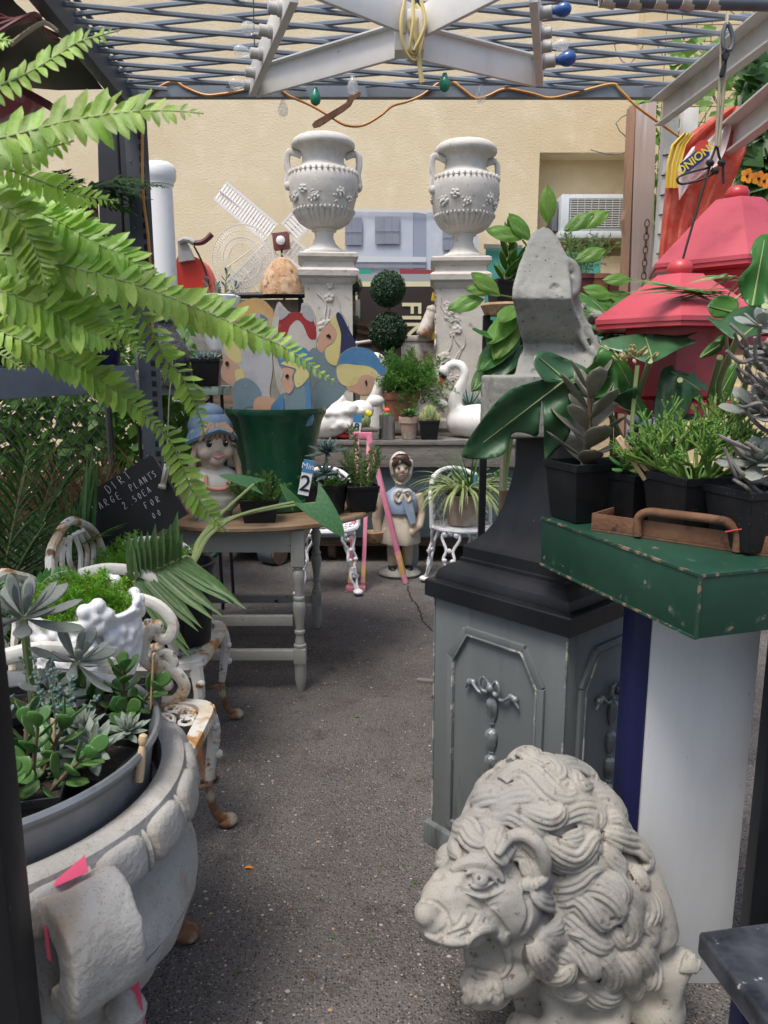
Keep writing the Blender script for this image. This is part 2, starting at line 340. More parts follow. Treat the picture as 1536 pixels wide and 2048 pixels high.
    a['bead'] = mat('black_white_enamel', (.03,.031,.034), .55, (), .1, 60, speck=[((.6,.6,.6), 330, .46), ((.5,.5,.5), 210, .3)])
    a['mint'] = mat('chipped_mint', (.24,.34,.29), .7, [((.1,.08,.06), 16, .52, .6)])
    a['muralgrey'] = mat('mural_pale_blue', hexc('b3bac6'), .7, [(hexc('c6cad2'), 4, .45, .7)]); a['muralwin'] = mat('mural_window', hexc('7e828f'), .7, [(hexc('8d919c'), 6, .4, .7)])
    a['muralmid'] = mat('mural_shade', hexc('8e97a8'), .7); a['muralred'] = mat('mural_red', hexc('8d3a42'), .7); a['muralband'] = mat('mural_band', hexc('c9ccd2'), .7)
    a['signbrown'] = mat('sign_brown', (.03,.02,.018), .45); a['signcream'] = mat('sign_cream', hexc('d8d2ab'), .5); a['signteal'] = mat('sign_teal', (.03,.32,.22), .5); a['signgrey'] = mat('sign_grey', hexc('9aa1a4'), .6)
    a['yellow'] = mat('yellow_plastic', (.75,.5,.02), .4); a['tankrust'] = mat('rusty_white_tank', (.6,.57,.52), .5, [((.3,.13,.05), 4, .46, .6), ((.14,.06,.03), 8, .55, .68)], .3, 30)
    a['tealshop'] = mat('teal_board', (.07,.33,.26), .65, [((.05,.22,.18), 5, .45, .7)], .8, 14)
    a['boardpink'] = mat('raw_board', (.5,.39,.34), .6, [((.42,.3,.24), 5, .45, .7), ((.6,.55,.53), 7, .5, .7)], .15, 25, stretch=(4, 4, .3)); a['boardedge'] = mat('raw_board_edge', (.42,.25,.16), .7, [((.3,.16,.1), 9, .5, .7)], stretch=(4, 4, .5))
    a['wicker'] = mat('coir', (.4,.24,.13), .9, [((.55,.42,.28), 14, .45, .65), ((.16,.07,.04), 22, .55, .66)], 1, 40)
    a['wirewhite'] = mat('white_wire', (.66,.63,.56), .5); a['wiredark'] = mat('dark_wire', (.03,.032,.033), .5); a['wirebrown'] = mat('rusty_wire', (.12,.08,.05), .7)
    a['maroon'] = mat('maroon_paint', (.13,.03,.035), .5, [((.2,.06,.06), 5, .45, .7)])
    a['tincan'] = mat('can_label', (.55,.07,.03), .4); a['hose'] = mat('green_hose', (.08,.33,.25), .4)
    a['brick'] = mat('tan_brick', (.36,.28,.2), .9, [((.25,.19,.14), 6, .45, .7)], .4, 50); a['mortar'] = mat('mortar', (.3,.28,.25), .95)
    a['clapboard'] = mat('cream_siding', hexc('d9c59a'), .8)
    a['crate'] = mat('old_crate', (.14,.09,.06), .85, [((.22,.16,.12), 6, .45, .7)], .4, 40, stretch=(.8, 6, 6))
    a['striped'] = mat('cream_tape', (.55,.5,.4), .6)
    # foliage
    def lf(n, c, c2, tr=.3, ro=.42, rnd=.18, sc=14, hue=.012, sp=.4): a[n] = mat(n, c, ro, [(c2, sc, .42, .68)], .15, 40, trans=tr, rnd=rnd, hue=hue, spec=sp)
    lf('fernleaf', (.3,.5,.085), (.4,.58,.13), .5, .34, .3); lf('ferndark', (.035,.11,.022), (.05,.15,.03), .3, .45)
    lf('palm', (.045,.125,.03), (.07,.17,.042), .25, .4); lf('palmpale', (.11,.2,.075), (.15,.25,.1), .28, .4); lf('dry', (.25,.16,.075), (.16,.1,.05), .2, .8)
    lf('asparagus', (.16,.36,.025), (.22,.46,.045), .4, .5); lf('aspdark', (.075,.2,.03), (.11,.26,.045), .35, .5)
    lf('jade', (.065,.165,.04), (.1,.22,.06), .15, .32, .25, 22, .02); lf('echev', (.2,.25,.19), (.26,.3,.25), .08, .5, .15, 22); lf('ghost', (.21,.24,.21), (.28,.3,.27), .08, .5, .12, 22)
    lf('bluesucc', (.13,.22,.2), (.2,.3,.27), .08, .5, .12, 22); lf('slate', (.07,.11,.105), (.12,.17,.165), .08, .42, .15, 22); lf('purplegrey', (.15,.15,.115), (.2,.19,.15), .1, .4, .25, 10)
    lf('monstera', (.035,.105,.045), (.06,.145,.068), .18, .32, .12, 9, .008, .5); lf('monsterap', (.05,.17,.03), (.075,.21,.045), .3, .3, .12, 9); lf('bright', (.12,.27,.045), (.18,.34,.06), .35, .4)
    lf('coral', (.13,.26,.045), (.19,.33,.08), .25, .5); lf('rosemary', (.12,.22,.06), (.18,.28,.09), .3, .5); lf('topiary', (.016,.05,.02), (.03,.075,.028), .15, .55, .2, 20)
    lf('alocasia', (.06,.17,.06), (.1,.24,.09), .3, .4, .1, 12); lf('spider', (.3,.38,.16), (.4,.46,.22), .35, .45); lf('hedge', (.06,.2,.025), (.11,.28,.04), .35, .5, .25)
    lf('orangeflower', (.8,.3,.02), (.7,.2,.01), .2); lf('bud', (.35,.36,.15), (.42,.28,.15), .1)
    a['stem'] = mat('green_stem', (.1,.17,.04), .5); a['brownstem'] = mat('brown_stem', (.11,.075,.045), .8, [((.2,.15,.1), 30, .5, .65)], .4, 80); a['greystem'] = mat('grey_stem', (.22,.2,.18), .8, [((.1,.09,.08), 40, .5, .62)], .4, 80); a['palestem'] = mat('pale_stem', (.24,.3,.12), .5)
defmats()
# ================================================================== SETTING
g = MB()
n = 40
vs = []; fs = []
for i in range(n+1):
    for j in range(n+1): vs.append((-30+60*i/n, -20+60*j/n, 0))
for i in range(n):
    for j in range(n): a = i*(n+1)+j; fs.append((a, a+n+1, a+n+2, a+1))
struct(g.add(vs, fs).build('ground', X['asphalt']))
pb = MB()                                                # loose aggregate lying on the asphalt
for k in range(1900):
    y = 1.2+3.6*random.random()**1.3; x = U(-.75, .45)*(.35+y*.42)
    s = random.choice((.0015, .0018, .0022, .0035))*U(.8, 1.3)
    pb.m = random.choice((0, 0, 0, 1, 1, 2))
    pb.ball((x, y, s*.3), (s*U(.9, 1.7), s*U(.8, 1.2), s*.55), 6, 4)
stuff(tag(pb.build('pebbles', [mat('pebble_pale', (.42,.39,.35), .8), mat('pebble_grey', (.22,.21,.2), .8), mat('pebble_tan', (.4,.27,.17), .8)]), 'small pale stones scattered over the dark asphalt', 'gravel'))
# crack in the asphalt
ck = MB(); p = [WZ(a, b, .0015) for a, b in ((815,1172),(822,1195),(836,1215),(846,1240),(858,1256),(878,1270),(905,1290))]
pts = []
for q in spline(p, 6): pts.append(q+Vector((U(-.006,.006), U(-.006,.006), 0)))
ck.tube(pts, [.004+.003*sin(i*1.7)**2 for i in range(len(pts))], 5, flat=.2, up=(1,0,0))
struct(ck.build('ground_crack', mat('crack_dark', (.012,.011,.01), .95)))
# far wall with recess
WY = 8.2
xl, xr = W(1077,380,WY).x, W(1290,380,WY).x; zt, zb = W(1077,305,WY).z, W(1077,512,WY).z
wall = thing('building_wall', 'tall beige stucco building wall closing off the back of the yard', 'wall', (0, WY, 0))
m = MB(); o_ = Vector((0, WY, 0))
outer = [(-9, 0), (xl, 0), (xl, 0), (xl, zt)]
def wbox(x0, x1, z0, z1, y0=0, y1=.5): return MB().box((x0, y0, z0), (x1, y1, z1))
m.merge(wbox(-9, xl, 0, 9)); m.merge(wbox(xl+.0005, xr-.0005, zt, 9)); m.merge(wbox(xl+.0005, xr-.0005, 0, zb)); m.merge(wbox(xr, 9, 0, 9))
m.build('facade', X['stucco'], wall, smooth=False)
wbox(xl-.05, xr+.05, zb-.05, zt+.05, .28, .36).build('recess_panel', X['stucco'], wall, smooth=False)
# bricks seen under the air conditioner
zz = W(1150, 510, WY).z
bk = MB().box((-.045,0,0), (.045,.03,.16), bev=.006).mesh('brick', X['brick'])
for i in range(9):
    x = W(1108+i*17, 500, WY).x
    link('brick', bk, wall, TR((x, .24, zz-.02)))
wbox(xl+.02, xr, zz-.05, zz+.15, .262, .29).build('mortar_bed', X['mortar'], wall, smooth=False)
# air conditioner
ac = W(1128, 455, WY-.12)
A = thing('air_conditioner', 'window air conditioner with louvred grille set in the wall recess', 'air conditioner', (0, WY, 0))
x0, x1 = W(1122,430,WY-.1).x, W(1262,430,WY-.1).x; z0, z1 = W(1122,462,WY-.1).z, W(1122,388,WY-.1).z
MB().box((x0,-.1,z0), (x1,.27,z1), bev=.012).build('casing', X['acwhite'], A)
MB().box((x0-.07,0,z0+.02), (x0-.012,.2,z1-.05), bev=.004).build('side_panel', X['acdark'], A)
MB().box((x0-.02,-.13,z0-.075), (x1,.1,z0-.005), bev=.01).build('sill', X['acwhite'], A)
MB().box((x0+.08,-.104,z0+.03), (x1-.02,-.1005,z1-.04)).build('coil', X['acdark'], A)
nv = 13; h_ = (z1-.04)-(z0+.03)
sl = MB().box((x0+.085,-.117,0), (x1-.02,-.106,h_/nv*.45)).mesh('louvre', X['acgrille'])
for i in range(nv): link('louvre', sl, A, TR((0, 0, z0+.035+h_*i/nv)))
sv_ = MB().box((0,-.122,z0+.03), (.007,-.116,z1-.04)).mesh('grille_bar', X['acgrille'])
for i in range(9): link('grille_bar', sv_, A, TR((x0+.09+(x1-x0-.12)*i/8.4, 0, 0)))
# clapboard wall behind the vines on the right
cl = thing('siding_wall', 'cream horizontal siding behind the vines at the right', 'wall', (5.2, 7.2, 0))
bd = MB().box((-2.9,0,0), (2.4,.03,.19)).mesh('siding_board', X['clapboard'])
for i in range(26): link('siding_board', bd, cl, TR((0, -.012, i*.185+.002), (radians(4),0,0)))
MB().box((-2.9,.035,0), (2.4,.2,4.9)).build('sheathing', X['clapboard'], cl)
# ------------------------------------------------------------------ steel cage roof
GZ = 2.62
e0 = WZ(250,180,GZ); e1 = WZ(1360,188,GZ); YF = e0.y
gr = thing('roof_grating', 'blue grey expanded steel grating roofing the stall overhead', 'grating', (0, YF, GZ))
xa, xb, yn = e0.x+.02, e1.x+.02, 2.0
K = .2; sp = .12
for fam, sg in enumerate((1, -1)):
    k = -40
    while k < 60:
        c = yn+k*sp; k += 1
        # line y = c + sg*K*(x-xa); clip to rectangle
        lo, hi = xa, xb
        def yx(x): return c+sg*K*(x-xa)
        for yb, s2 in ((yn, 1), (YF-.03, -1)):
            xc = xa+(yb-c)/(sg*K)
            if (sg*s2) > 0: lo = max(lo, xc)
            else: hi = min(hi, xc)
        if hi-lo < .06: continue
        b = MB(); P = []
        nn = max(2, int((hi-lo)/.06))
        for i in range(nn+1):
            x = lo+(hi-lo)*i/nn
            P.append((x, yx(x)-YF, .007*(1 if fam else -1)))
        b.tube(P, .0095, 6, flat=.55, up=(0,0,1)); b.build('strand', X['gratesteel'], gr)
MB().bar((xa-.03,0,-.01), (xb+.03,.006,-.01), .035, .045).build('edge_bar', X['gratesteel'], gr)
MB().bar((xa-.03,.05,.04), (xb+.03,.056,.04), .05, .006).build('edge_flange', X['gratesteel'], gr)
# left roof beam + upright shelving post
lb = thing('roof_beam', 'dark grey steel beam along the left side of the grating', 'beam', (e0.x, YF, GZ))
d = WZ(110,0,GZ)-e0
MB().bar((0,0,-.02), tuple(d*2.6+Vector((0,0,-.02))), .05, .11, bev=.004).build('web', X['steelgrey'], lb)
MB().bar((.036,0,.05), tuple(d*2.6+Vector((.036,0,.05))), .02, .008).build('flange', X['steelgrey'], lb)
pu = thing('shelf_upright', 'grey slotted steel shelving post on the left', 'post', (e0.x+.03, YF+.02, 0))
MB().box((-.05,0,0), (-.045,.05,GZ-.05)).merge(MB().box((-.0448,0,0), (.05,.006,GZ-.05))).build('post', X['steelgrey'], pu)
st = MB().box((-.011,-.003,0), (.011,-.0005,.026), bev=.001).mesh('slot', X['ink'])
for i in range(44): link('slot', st, pu, TR((.02, 0, .5+i*.047)))
rv = MB().ball((0,0,0), .004, 6, 4).mesh('rivet', X['chrome'])
for i in range(22): link('rivet', rv, pu, TR((-.03, -.003, .55+i*.094)))
# shelf beam on the left
a, b = W(265,752,YF-.05), W(-150,778,2.55); a.z = 1.385; b.z = 1.36
sb = thing('shelf_beam', 'wide blue grey steel shelf beam on the left with pots on it', 'shelf', a)
MB().bar((0,0,0), b-a, .04, .115, bev=.004).build('beam', X['gratesteel'], sb)
dk = MB(); q = b-a; dk.add([(0,.02,.045), (q.x,q.y+.02,.045), (q.x-.55,q.y+.25,.045), (-.55,.25,.045), (0,.02,.03), (q.x,q.y+.02,.03), (q.x-.55,q.y+.25,.03), (-.55,.25,.03)], [(0,1,2,3),(7,6,5,4),(0,4,5,1),(1,5,6,2),(2,6,7,3),(3,7,4,0)]); dk.build('deck', X['crate'], sb)
# black sheeting over and behind the shelf
ts = thing('black_tarpaulin', 'black sheet roof and back panel over the left shelf', 'tarpaulin', (-1.6, 3.0, 2.4))
rp = MB(); rows = []
for i in range(13):
    for j in range(9):
        x = e0.x-.06-1.5*j/8; y = 1.6+(YF-1.7)*i/12
        rows.append(Vector((x, y, GZ-.02-.02*sin(i*1.1+j)-.03*(j/8)*sin(i*.9)))-Vector((-1.6,3.0,2.4)))
rp.add(rows, [(i*9+j, i*9+j+1, (i+1)*9+j+1, (i+1)*9+j) for i in range(12) for j in range(8)]).build('roof_sheet', X['darksheet'], ts)
bp_ = MB()
p = [W(196,238,3.95), W(262,238,3.95), W(275,640,3.95), W(205,640,3.95)]
bp_.prism([(q.x+1.6, q.z-2.4) for q in p], -.01, .01, TR((0,.95,0), (pi/2,0,0))); bp_.build('back_panel', X['darksheet'], ts)
# ------------------------------------------------------------------ right side: cream angle iron frame
RB = thing('angle_iron_frame', 'cream painted rusty steel angle frame on the right', 'frame', (W(1330,400,3.62).x, 3.62, 0))
ro = Vector(RB.location)
def angle_iron(nm, p, q, w=.1, t=.008, up=(0,0,1)):
    p = Vector(p)-ro; q = Vector(q)-ro; mb = MB(); y = (q-p).normalized(); x = y.cross(Vector(up)).normalized(); z = x.cross(y); L = (q-p).length
    M = Matrix((x, y, z)).transposed().to_4x4(); M.translation = p
    mb.box((-t,0,-w), (0,L,0), M, .002); mb.box((.0005,0,-t), (w*.55,L,0), M, .002); mb.box((.0005,0,-w), (w*.3,L,-w+t), M, .002)
    return mb.build(nm, X['beamwhite'], RB)
p1, p2 = WZ(1326,200,2.56), WZ(1540,28,2.56); angle_iron('top_rail', p1, p1+(p2-p1)*1.9, .105)
p1, p2 = WZ(1395,310,2.2), WZ(1540,190,2.2); angle_iron('lower_rail', p1-(p2-p1)*.4, p1+(p2-p1)*1.8, .09)
zt_ = W(1330,200,3.62).z
MB().box((-.03,-.03,0), (.03,.03,zt_), bev=.005).build('post', X['beamwhite'], RB)
MB().box((.07,.03,0), (.14,.07,zt_-.02), bev=.004).build('rear_post', X['beamwhite'], RB)
MB().bar((.08,0,1.95), (1.6,.15,2.02), .05, .07).build('cross_rail', X['beamwhite'], RB)
for k in range(16):
    z = 1.1+k*.085; tw = MB()
    tw.tube([(-.036,-.034,z), (.036,-.036,z+.014), (.05,.03,z+.02)], .0035, 5); tw.build('tie_wire', X['wiredark'], RB)
# raw board leaning beside the post
bo = thing('raw_board', 'raw pinkish wooden board standing upright by the rusty post', 'board', W(1275,640,3.8))
Pq = [W(1256,214,3.8), W(1308,206,3.8), W(1293,640,3.8), W(1241,640,3.8)]
b0 = Vector(bo.location)
MB().prism([(q.x-b0.x, q.z-b0.z) for q in (W(1268,214,3.8), W(1309,206,3.8), W(1292,1000,3.8), W(1246,1000,3.8))], 0, .045, TR((0,.02,0),(pi/2,0,0))).build('face', X['boardpink'], bo, smooth=False)
ed = [(1257,216),(1267,214),(1258,430),(1250,640),(1240,1000),(1231,1000),(1238,640),(1247,470),(1244,440),(1249,420),(1252,330)]
MB().prism([(W(x,y,3.8).x-b0.x, W(x,y,3.8).z-b0.z) for x, y in ed], .002, .06, TR((0,.03,0),(pi/2,0,0))).build('split_edge', X['boardedge'], bo, smooth=False)
# pipe with tape across the top right
pp = thing('taped_pipe', 'dark pipe with black and cream striped tape at the top right', 'pipe', W(1200,0,2.0))
pz = Vector(pp.location)
MB().tube([Vector((0,0,0)), W(1700,12,2.02)-pz], .016, 10).build('pipe', X['steelgrey'], pp)
stp = MB().tube([(-.018,0,0), (.018,0,0)], .0172, 10).mesh('tape', X['striped'])
dd = (W(1700,12,2.02)-pz).normalized()
for i in range(5): link('tape', stp, pp, TR(dd*(.02+i*.065), (0,radians(4),radians(14))))
# added canopy, out of view behind the camera, put there to shade the foreground
aw = thing('added_shade_canopy', 'dark canvas canopy added out of view behind the camera for shade', 'added_shade_canopy', (0, -1, 2.8))
av = []
for i in range(9):
    for j in range(9): av.append((-3.4+6.8*i/8, -5.4+4.6*j/8, .12*sin(j*.4)-.03*cos(i*1.5)))
MB().add(av, [(i*9+j, i*9+j+1, (i+1)*9+j+1, (i+1)*9+j) for i in range(8) for j in range(8)]).build('canvas', X['darksheet'], aw)
for x in (-3.3, 3.3):
    for y in (-5.3, -.85): MB().tube([(x,y+.0,-2.8), (x,y,.05)], .025, 8).build('pole', X['steelgrey'], aw)
# ------------------------------------------------------------------ marquee star hanging under the grating
SZ = 2.25
so = WZ(808, 78, SZ)
star = thing('marquee_star_frame', 'white metal star frame with light bulb sockets hanging overhead', 'light fixture', so)
def sp_(x, y, z=SZ): return WZ(x, y, z)-so
tl, tr_, ce = sp_(512,168), sp_(1072,146), sp_(808,82)
def sbar(n_, p, q, h=.075, t=.012):
    return MB().bar(p, q, t, h, bev=.002).build(n_, X['starwhite'], star)
for q in (tl, tr_):
    dv = (ce-q); sbar('channel_side', q, q+dv*.97)
    nrm = dv.cross(Vector((0,0,1))).normalized()
    MB().bar(q+Vector((0,0,.036)), q+dv*.97+Vector((0,0,.036)), .05, .004).build('channel_lip', X['starwhite'], star)
sbar('channel_side', ce+Vector((.02,-.04,.03)), sp_(580,-30)+Vector((0,0,.03))); sbar('channel_side', ce+Vector((.05,-.04,.03)), sp_(1060,-40)+Vector((0,0,.03)))
sbar('side_rail', tl+Vector((-.012,0,0)), sp_(588,-30), .07, .02); sbar('side_rail', tr_+Vector((.012,0,0)), sp_(1068,-30), .07, .02)
MB().box(ce+Vector((-.025,-.06,-.045)), ce+Vector((.05,-.005,.05)), bev=.004).build('centre_block', X['starwhite'], star)
sk = MB().lathe([(.013,0),(.016,.002),(.016,.012),(.0135,.014),(.0135,.034),(.011,.036)], 12).mesh('socket', X['socket'])
bulb = MB().lathe([(.006,0),(.008,.008),(.0145,.02),(.016,.03),(.0125,.041),(.005,.046),(0,.047)], 14)
bulbm = {k: bulb.mesh('bulb', X[k]) for k in ('glass', 'blueglass', 'greenglass')}
def sock(px, py, side, bk=None, s=1):
    p = sp_(px, py)+Vector((0,0,-.01))
    M = TR(p, (radians(14), side*radians(88), 0)) @ Matrix.Scale(s, 4)
    link('socket', sk, star, M)
    if bk: link('bulb', bulbm[bk], star, M @ Matrix.Translation((0,0,.033)))
for a in ((566,10,-1,None),(546,55,-1,'glass'),(527,101,-1,'glass'),(516,139,-1,None),(512,165,-1,'glass')): sock(*a)
for a in ((1074,18,1,'blueglass'),(1075,60,1,None),(1076,88,1,'glass'),(1078,117,1,'blueglass',1.25)): sock(*a)
for x, y, k in ((705,112,'glass'),(630,137,'greenglass'),(890,106,'greenglass'),(963,132,'glass'),(565,163,'glass')):
    p = sp_(x, y)+Vector((0,0,-.05)); link('bulb', bulbm[k], star, TR(p, (pi,0,0)))
cw = MB()
for a in range(3):
    P = [ce+Vector((.0+.02*a,-.075,.06)), ce+Vector((.03*a-.01,-.09,0)), ce+Vector((.012*a,-.085,-.055)), ce+Vector((.03,-.07,-.07+.02*a)), ce+Vector((.05-.02*a,-.06,.02)), ce+Vector((.03+.02*a,-.03,.07))]
    cw.tube(spline(P, 5), .005, 6)
cw.tube(spline([ce+Vector((.035,-.07,-.06)), ce+Vector((.04,-.07,-.1)), ce+Vector((.045,-.07,-.125))], 4), .0065, 6)
cw.build('tie_cord', X['yellowcord'], star)
# cords and the bracket dangling from the grating
cord = MB(); yy = YF-.02
P = [W(x, y, yy) for x, y in ((283,208),(300,186),(345,163),(372,176),(410,190),(445,188),(480,182),(530,170),(553,168),(575,190),(620,210),(655,230),(690,250),(725,251),(760,232),(785,212),(815,203),(845,190),(880,165),(905,164),(925,178),(950,196),(975,192),(1010,178),(1060,186),(1100,196),(1150,186),(1222,168),(1240,180),(1270,210),(1310,240),(1362,276))]
cord.tube(spline(P, 5), .0055, 6)
tag(cord.build('extension_cord', X['orangecord']), 'orange extension cord looping along the far edge of the grating', 'cord')
cord = MB()
P = [W(x, y, YF-.06) for x, y in ((286,205),(278,225),(284,250),(285,330),(287,400),(296,470),(302,560),(306,680))]
cord.tube(spline(P, 5), .006, 6)
tag(cord.build('brown_cable', X['orangecord']), 'brown orange cord hanging down beside the slotted post', 'cable')
bq = [(x, y) for x, y in ((624,250),(630,243),(680,214),(692,206),(700,192),(712,183),(722,186),(720,193),(708,200),(702,212),(690,222),(640,254),(628,257))]
zb_ = W(670,220,YF-.05)
bk_ = MB().prism([(W(x,y,YF-.05).x, W(x,y,YF-.05).z) for x, y in bq], 0, .006, TR((0,YF-.05,0),(pi/2,0,0)))
tag(bk_.build('iron_bracket', X['rust']), 'bent dark iron bracket hanging from the grating edge', 'bracket')
for q in (tl, tr_, ce): MB().tube([q+Vector((0,-.01,.03)), q+Vector((0,.0,GZ-SZ))], .0018, 5).build('hanger_wire', X['wiredark'], star)
# ================================================================== PLANT + PROP LIBRARY
PROF = {'lance': lambda t: sin(pi*min(1, t*1.02))**.75*(1-.25*t) if t < .98 else .02,
        'oval': lambda t: max(.02, sin(pi*t)**.6), 'obov': lambda t: max(.03, (sin(pi*t**1.6))**.6),
        'strap': lambda t: min(1, t*6+.25)*min(1, (1-t)*2.2+.02), 'pinna': lambda t: (.75+.3*sin(pi*t*.9))*min(1, (1-t)*3.2+.05),
        'heart': lambda t: max(.02, (1-t)**.75*(1.0 if t > .12 else .75+2*t)*1.05), 'needle': lambda t: 1-t*.95}
def leafmb(w=.3, prof='lance', seg=6, fold=.12, curl=.15, L=1.0, tw=0, across=2, wave=0):
    b = MB(); f = PROF[prof]; vs = []; na = across*2+1
    for i in range(seg+1):
        t = i/seg; h = f(t)*w/2; a = curl*t
        y = L*(sin(a)/curl*1 if abs(curl) > 1e-3 else t); z = -L*((1-cos(a))/curl if abs(curl) > 1e-3 else 0)
        for j in range(na):
            u = (j-across)/across
            x = u*h; zz = z+fold*abs(u)*h*2+wave*sin(t*9+u*3)*h
            c, s_ = cos(tw*t), sin(tw*t)
            vs.append((x*c-(zz-z)*s_, y, z+x*s_+(zz-z)*c))
    return b.add(vs, [(i*na+j, i*na+j+1, (i+1)*na+j+1, (i+1)*na+j) for i in range(seg) for j in range(na-1)])
def fatleaf(w=.4, t=.14, tipp=1.0, curl=.3, prof='obov', seg=7, n=8):
    b = MB(); f = PROF[prof]; vs = []
    for i in range(seg+1):
        u = i/seg; h = max(.012, f(u)*w/2); a = curl*u
        y = sin(a)/curl if curl else u; z = (1-cos(a))/curl if curl else 0
        for j in range(n):
            q = 2*pi*j/n; x = cos(q)*h; k = sin(q)*t/2*max(.12, (1-u*.6))*min(1, h/(w/2)*1.6+.1)
            vs.append((x, y-k*sin(a), z+k*cos(a)+.18*h*abs(cos(q))))
    fs = [(i*n+j, i*n+(j+1) % n, (i+1)*n+(j+1) % n, (i+1)*n+j) for i in range(seg) for j in range(n)]
    fs += [tuple(range(n))[::-1], tuple(seg*n+j for j in range(n))]
    return b.add(vs, fs)
LM = {}
def lm(key, mname, fn):                                   # cached leaf mesh
    k = key+mname
    if k not in LM: LM[k] = fn().leafmesh('leaf', X[mname])
    return LM[k]
def sqpot(root, w, h, mname='blackplastic', taper=.78, z=0, soil=True, M=None):
    M = M or TR((0,0,z)); p = MB(); a = w/2; b_ = a*taper
    prof = [(b_*.96,0),(b_,.004),(a*.96,h*.86),(a*1.0,h*.865),(a*1.03,h),(a*.98,h),(a*.95,h*.86)]
    p.rsect(prof, M); bm_ = p.build('pot', X[mname], root, ang=30)
    md = bm_.modifiers.new('bevel', 'BEVEL'); md.width = w*.035; md.segments = 2; md.limit_method = 'ANGLE'; md.angle_limit = radians(50)
    if soil:
        s = MB(); n = 9; vs = []
        for i in range(n):
            for j in range(n): vs.append(((i/(n-1)-.5)*w*.955, (j/(n-1)-.5)*w*.955, h*.86+U(-.02,.02)*w+.0))
        s.add(vs, [(i*n+j, i*n+j+1, (i+1)*n+j+1, (i+1)*n+j) for i in range(n-1) for j in range(n-1)], M); s.build('soil', X['soil'], root)
    return bm_
def rdpot(root, r, h, mname='terracotta', taper=.7, rim=.22, lip=1.1, soil=True, z=0):
    prof = [(r*taper*.97,0),(r*taper,.003),(r*.98,h*(1-rim)),(r*lip,h*(1-rim)+.002),(r*lip*1.03,h),(r*.96,h),(r*.93,h*.84)]
    o = MB().lathe(prof, 28, TR((0,0,z))).build('pot', X[mname], root, ang=35)
    if soil:
        s = MB(); vs = [(0,0,h*.88+z)]
        for k in (1, 2, 3):
            for j in range(20): q = 2*pi*j/20; vs.append((cos(q)*r*.95*k/3, sin(q)*r*.95*k/3, h*.86+z+U(-.02,.03)*r))
        fs = [(0, 1+j, 1+(j+1) % 20) for j in range(20)]+[(1+20*k+j, 1+20*(k+1)+j, 1+20*(k+1)+(j+1) % 20, 1+20*k+(j+1) % 20) for k in (0, 1) for j in range(20)]
        s.add(vs, fs).build('soil', X['soil'], root)
    return o
def rosette(root, c, R, n, mesh, axis=(0,0,1), inner=20, outer=85, smin=.4, lift=.12, part='leaf'):
    ax = Vector(axis).normalized(); Q = ax.to_track_quat('Z', 'Y').to_matrix().to_4x4(); c = Vector(c)
    for k in range(n):
        t = (k+.5)/n; a = k*2.39996+U(-.1,.1); til = radians(inner+(outer-inner)*t**.8)+U(-.06,.06)
        s = R*(smin+(1-smin)*t**.7)*U(.9,1.08)
        d = Vector((cos(a)*sin(til), sin(a)*sin(til), cos(til)))
        up = Vector((-cos(a)*cos(til), -sin(a)*cos(til), sin(til)))
        M = aim((cos(a)*R*.05, sin(a)*R*.05, R*lift*(1-t)), d, up, s)
        link(part, mesh, root, Matrix.Translation(c) @ Q @ M)
def sprig_mb(L=1.0, nb=16, bl=.3, needle=.09, nn=6, droop=.4, w=.012, stemr=.006):   # feathery branch
    b = MB(); P = []
    for i in range(7):
        t = i/6; P.append(Vector((.05*sin(t*4), L*t*(1-.12*droop*t), L*(.1*t-droop*t*t*.5))))
    b.m = 1; b.tube(P, [stemr, stemr*.35], 4, cap=False); b.m = 0
    def pt(t): k = t*6; i = min(5, int(k)); return P[i].lerp(P[i+1], k-i)
    for k in range(nb):
        t = .12+.88*k/nb; p = pt(t); a = k*2.4; ln = bl*(1-.65*t)*U(.8,1.2)
        d = Vector((cos(a), .75, sin(a)*.75)).normalized(); q = p+d*ln
        b.tri3(p, q, w*.5) if False else None
        for m_ in range(nn):
            u = (m_+.6)/nn; c = p.lerp(q, u)
            for s_ in range(2):
                dv = (d*.7+Vector((U(-1,1), U(-1,1), U(-1,1)))).normalized()*needle*U(.7,1.2); sd_ = dv.cross(Vector((U(-1,1),U(-1,1),1))).normalized()*w
                b.add([c-sd_, c+sd_, c+dv], [(0,1,2)])
        sd_ = d.cross(Vector((0,.3,1))).normalized()*w*.45; b.add([p-sd_, p+sd_, q], [(0,1,2)])
    return b
def feathery(root, c, R, n, mname, variants=3, L=1.0, spread=75, part='sprig', droop=.5, **kw):
    ms = [lm('sprig%d%.2f%s' % (i, droop, kw), mname, lambda: (lambda b: b)(sprig_mb(droop=droop, **kw))) for i in range(variants)]
    for m_ in ms:
        if len(m_.materials) < 2: m_.materials.append(X['palestem'])
    c = Vector(c)
    for k in range(n):
        a = k*2.4+U(-.3,.3); til = radians(spread)*sqrt((k+.5)/n)
        d = Vector((cos(a)*sin(til), sin(a)*sin(til), cos(til)))
        link(part, ms[k % variants], root, Matrix.Translation(c) @ aim(Vector((cos(a), sin(a), 0))*R*.1*U(0,1), d, (U(-.3,.3), U(-.3,.3), 1), R*L*U(.75,1.1)))
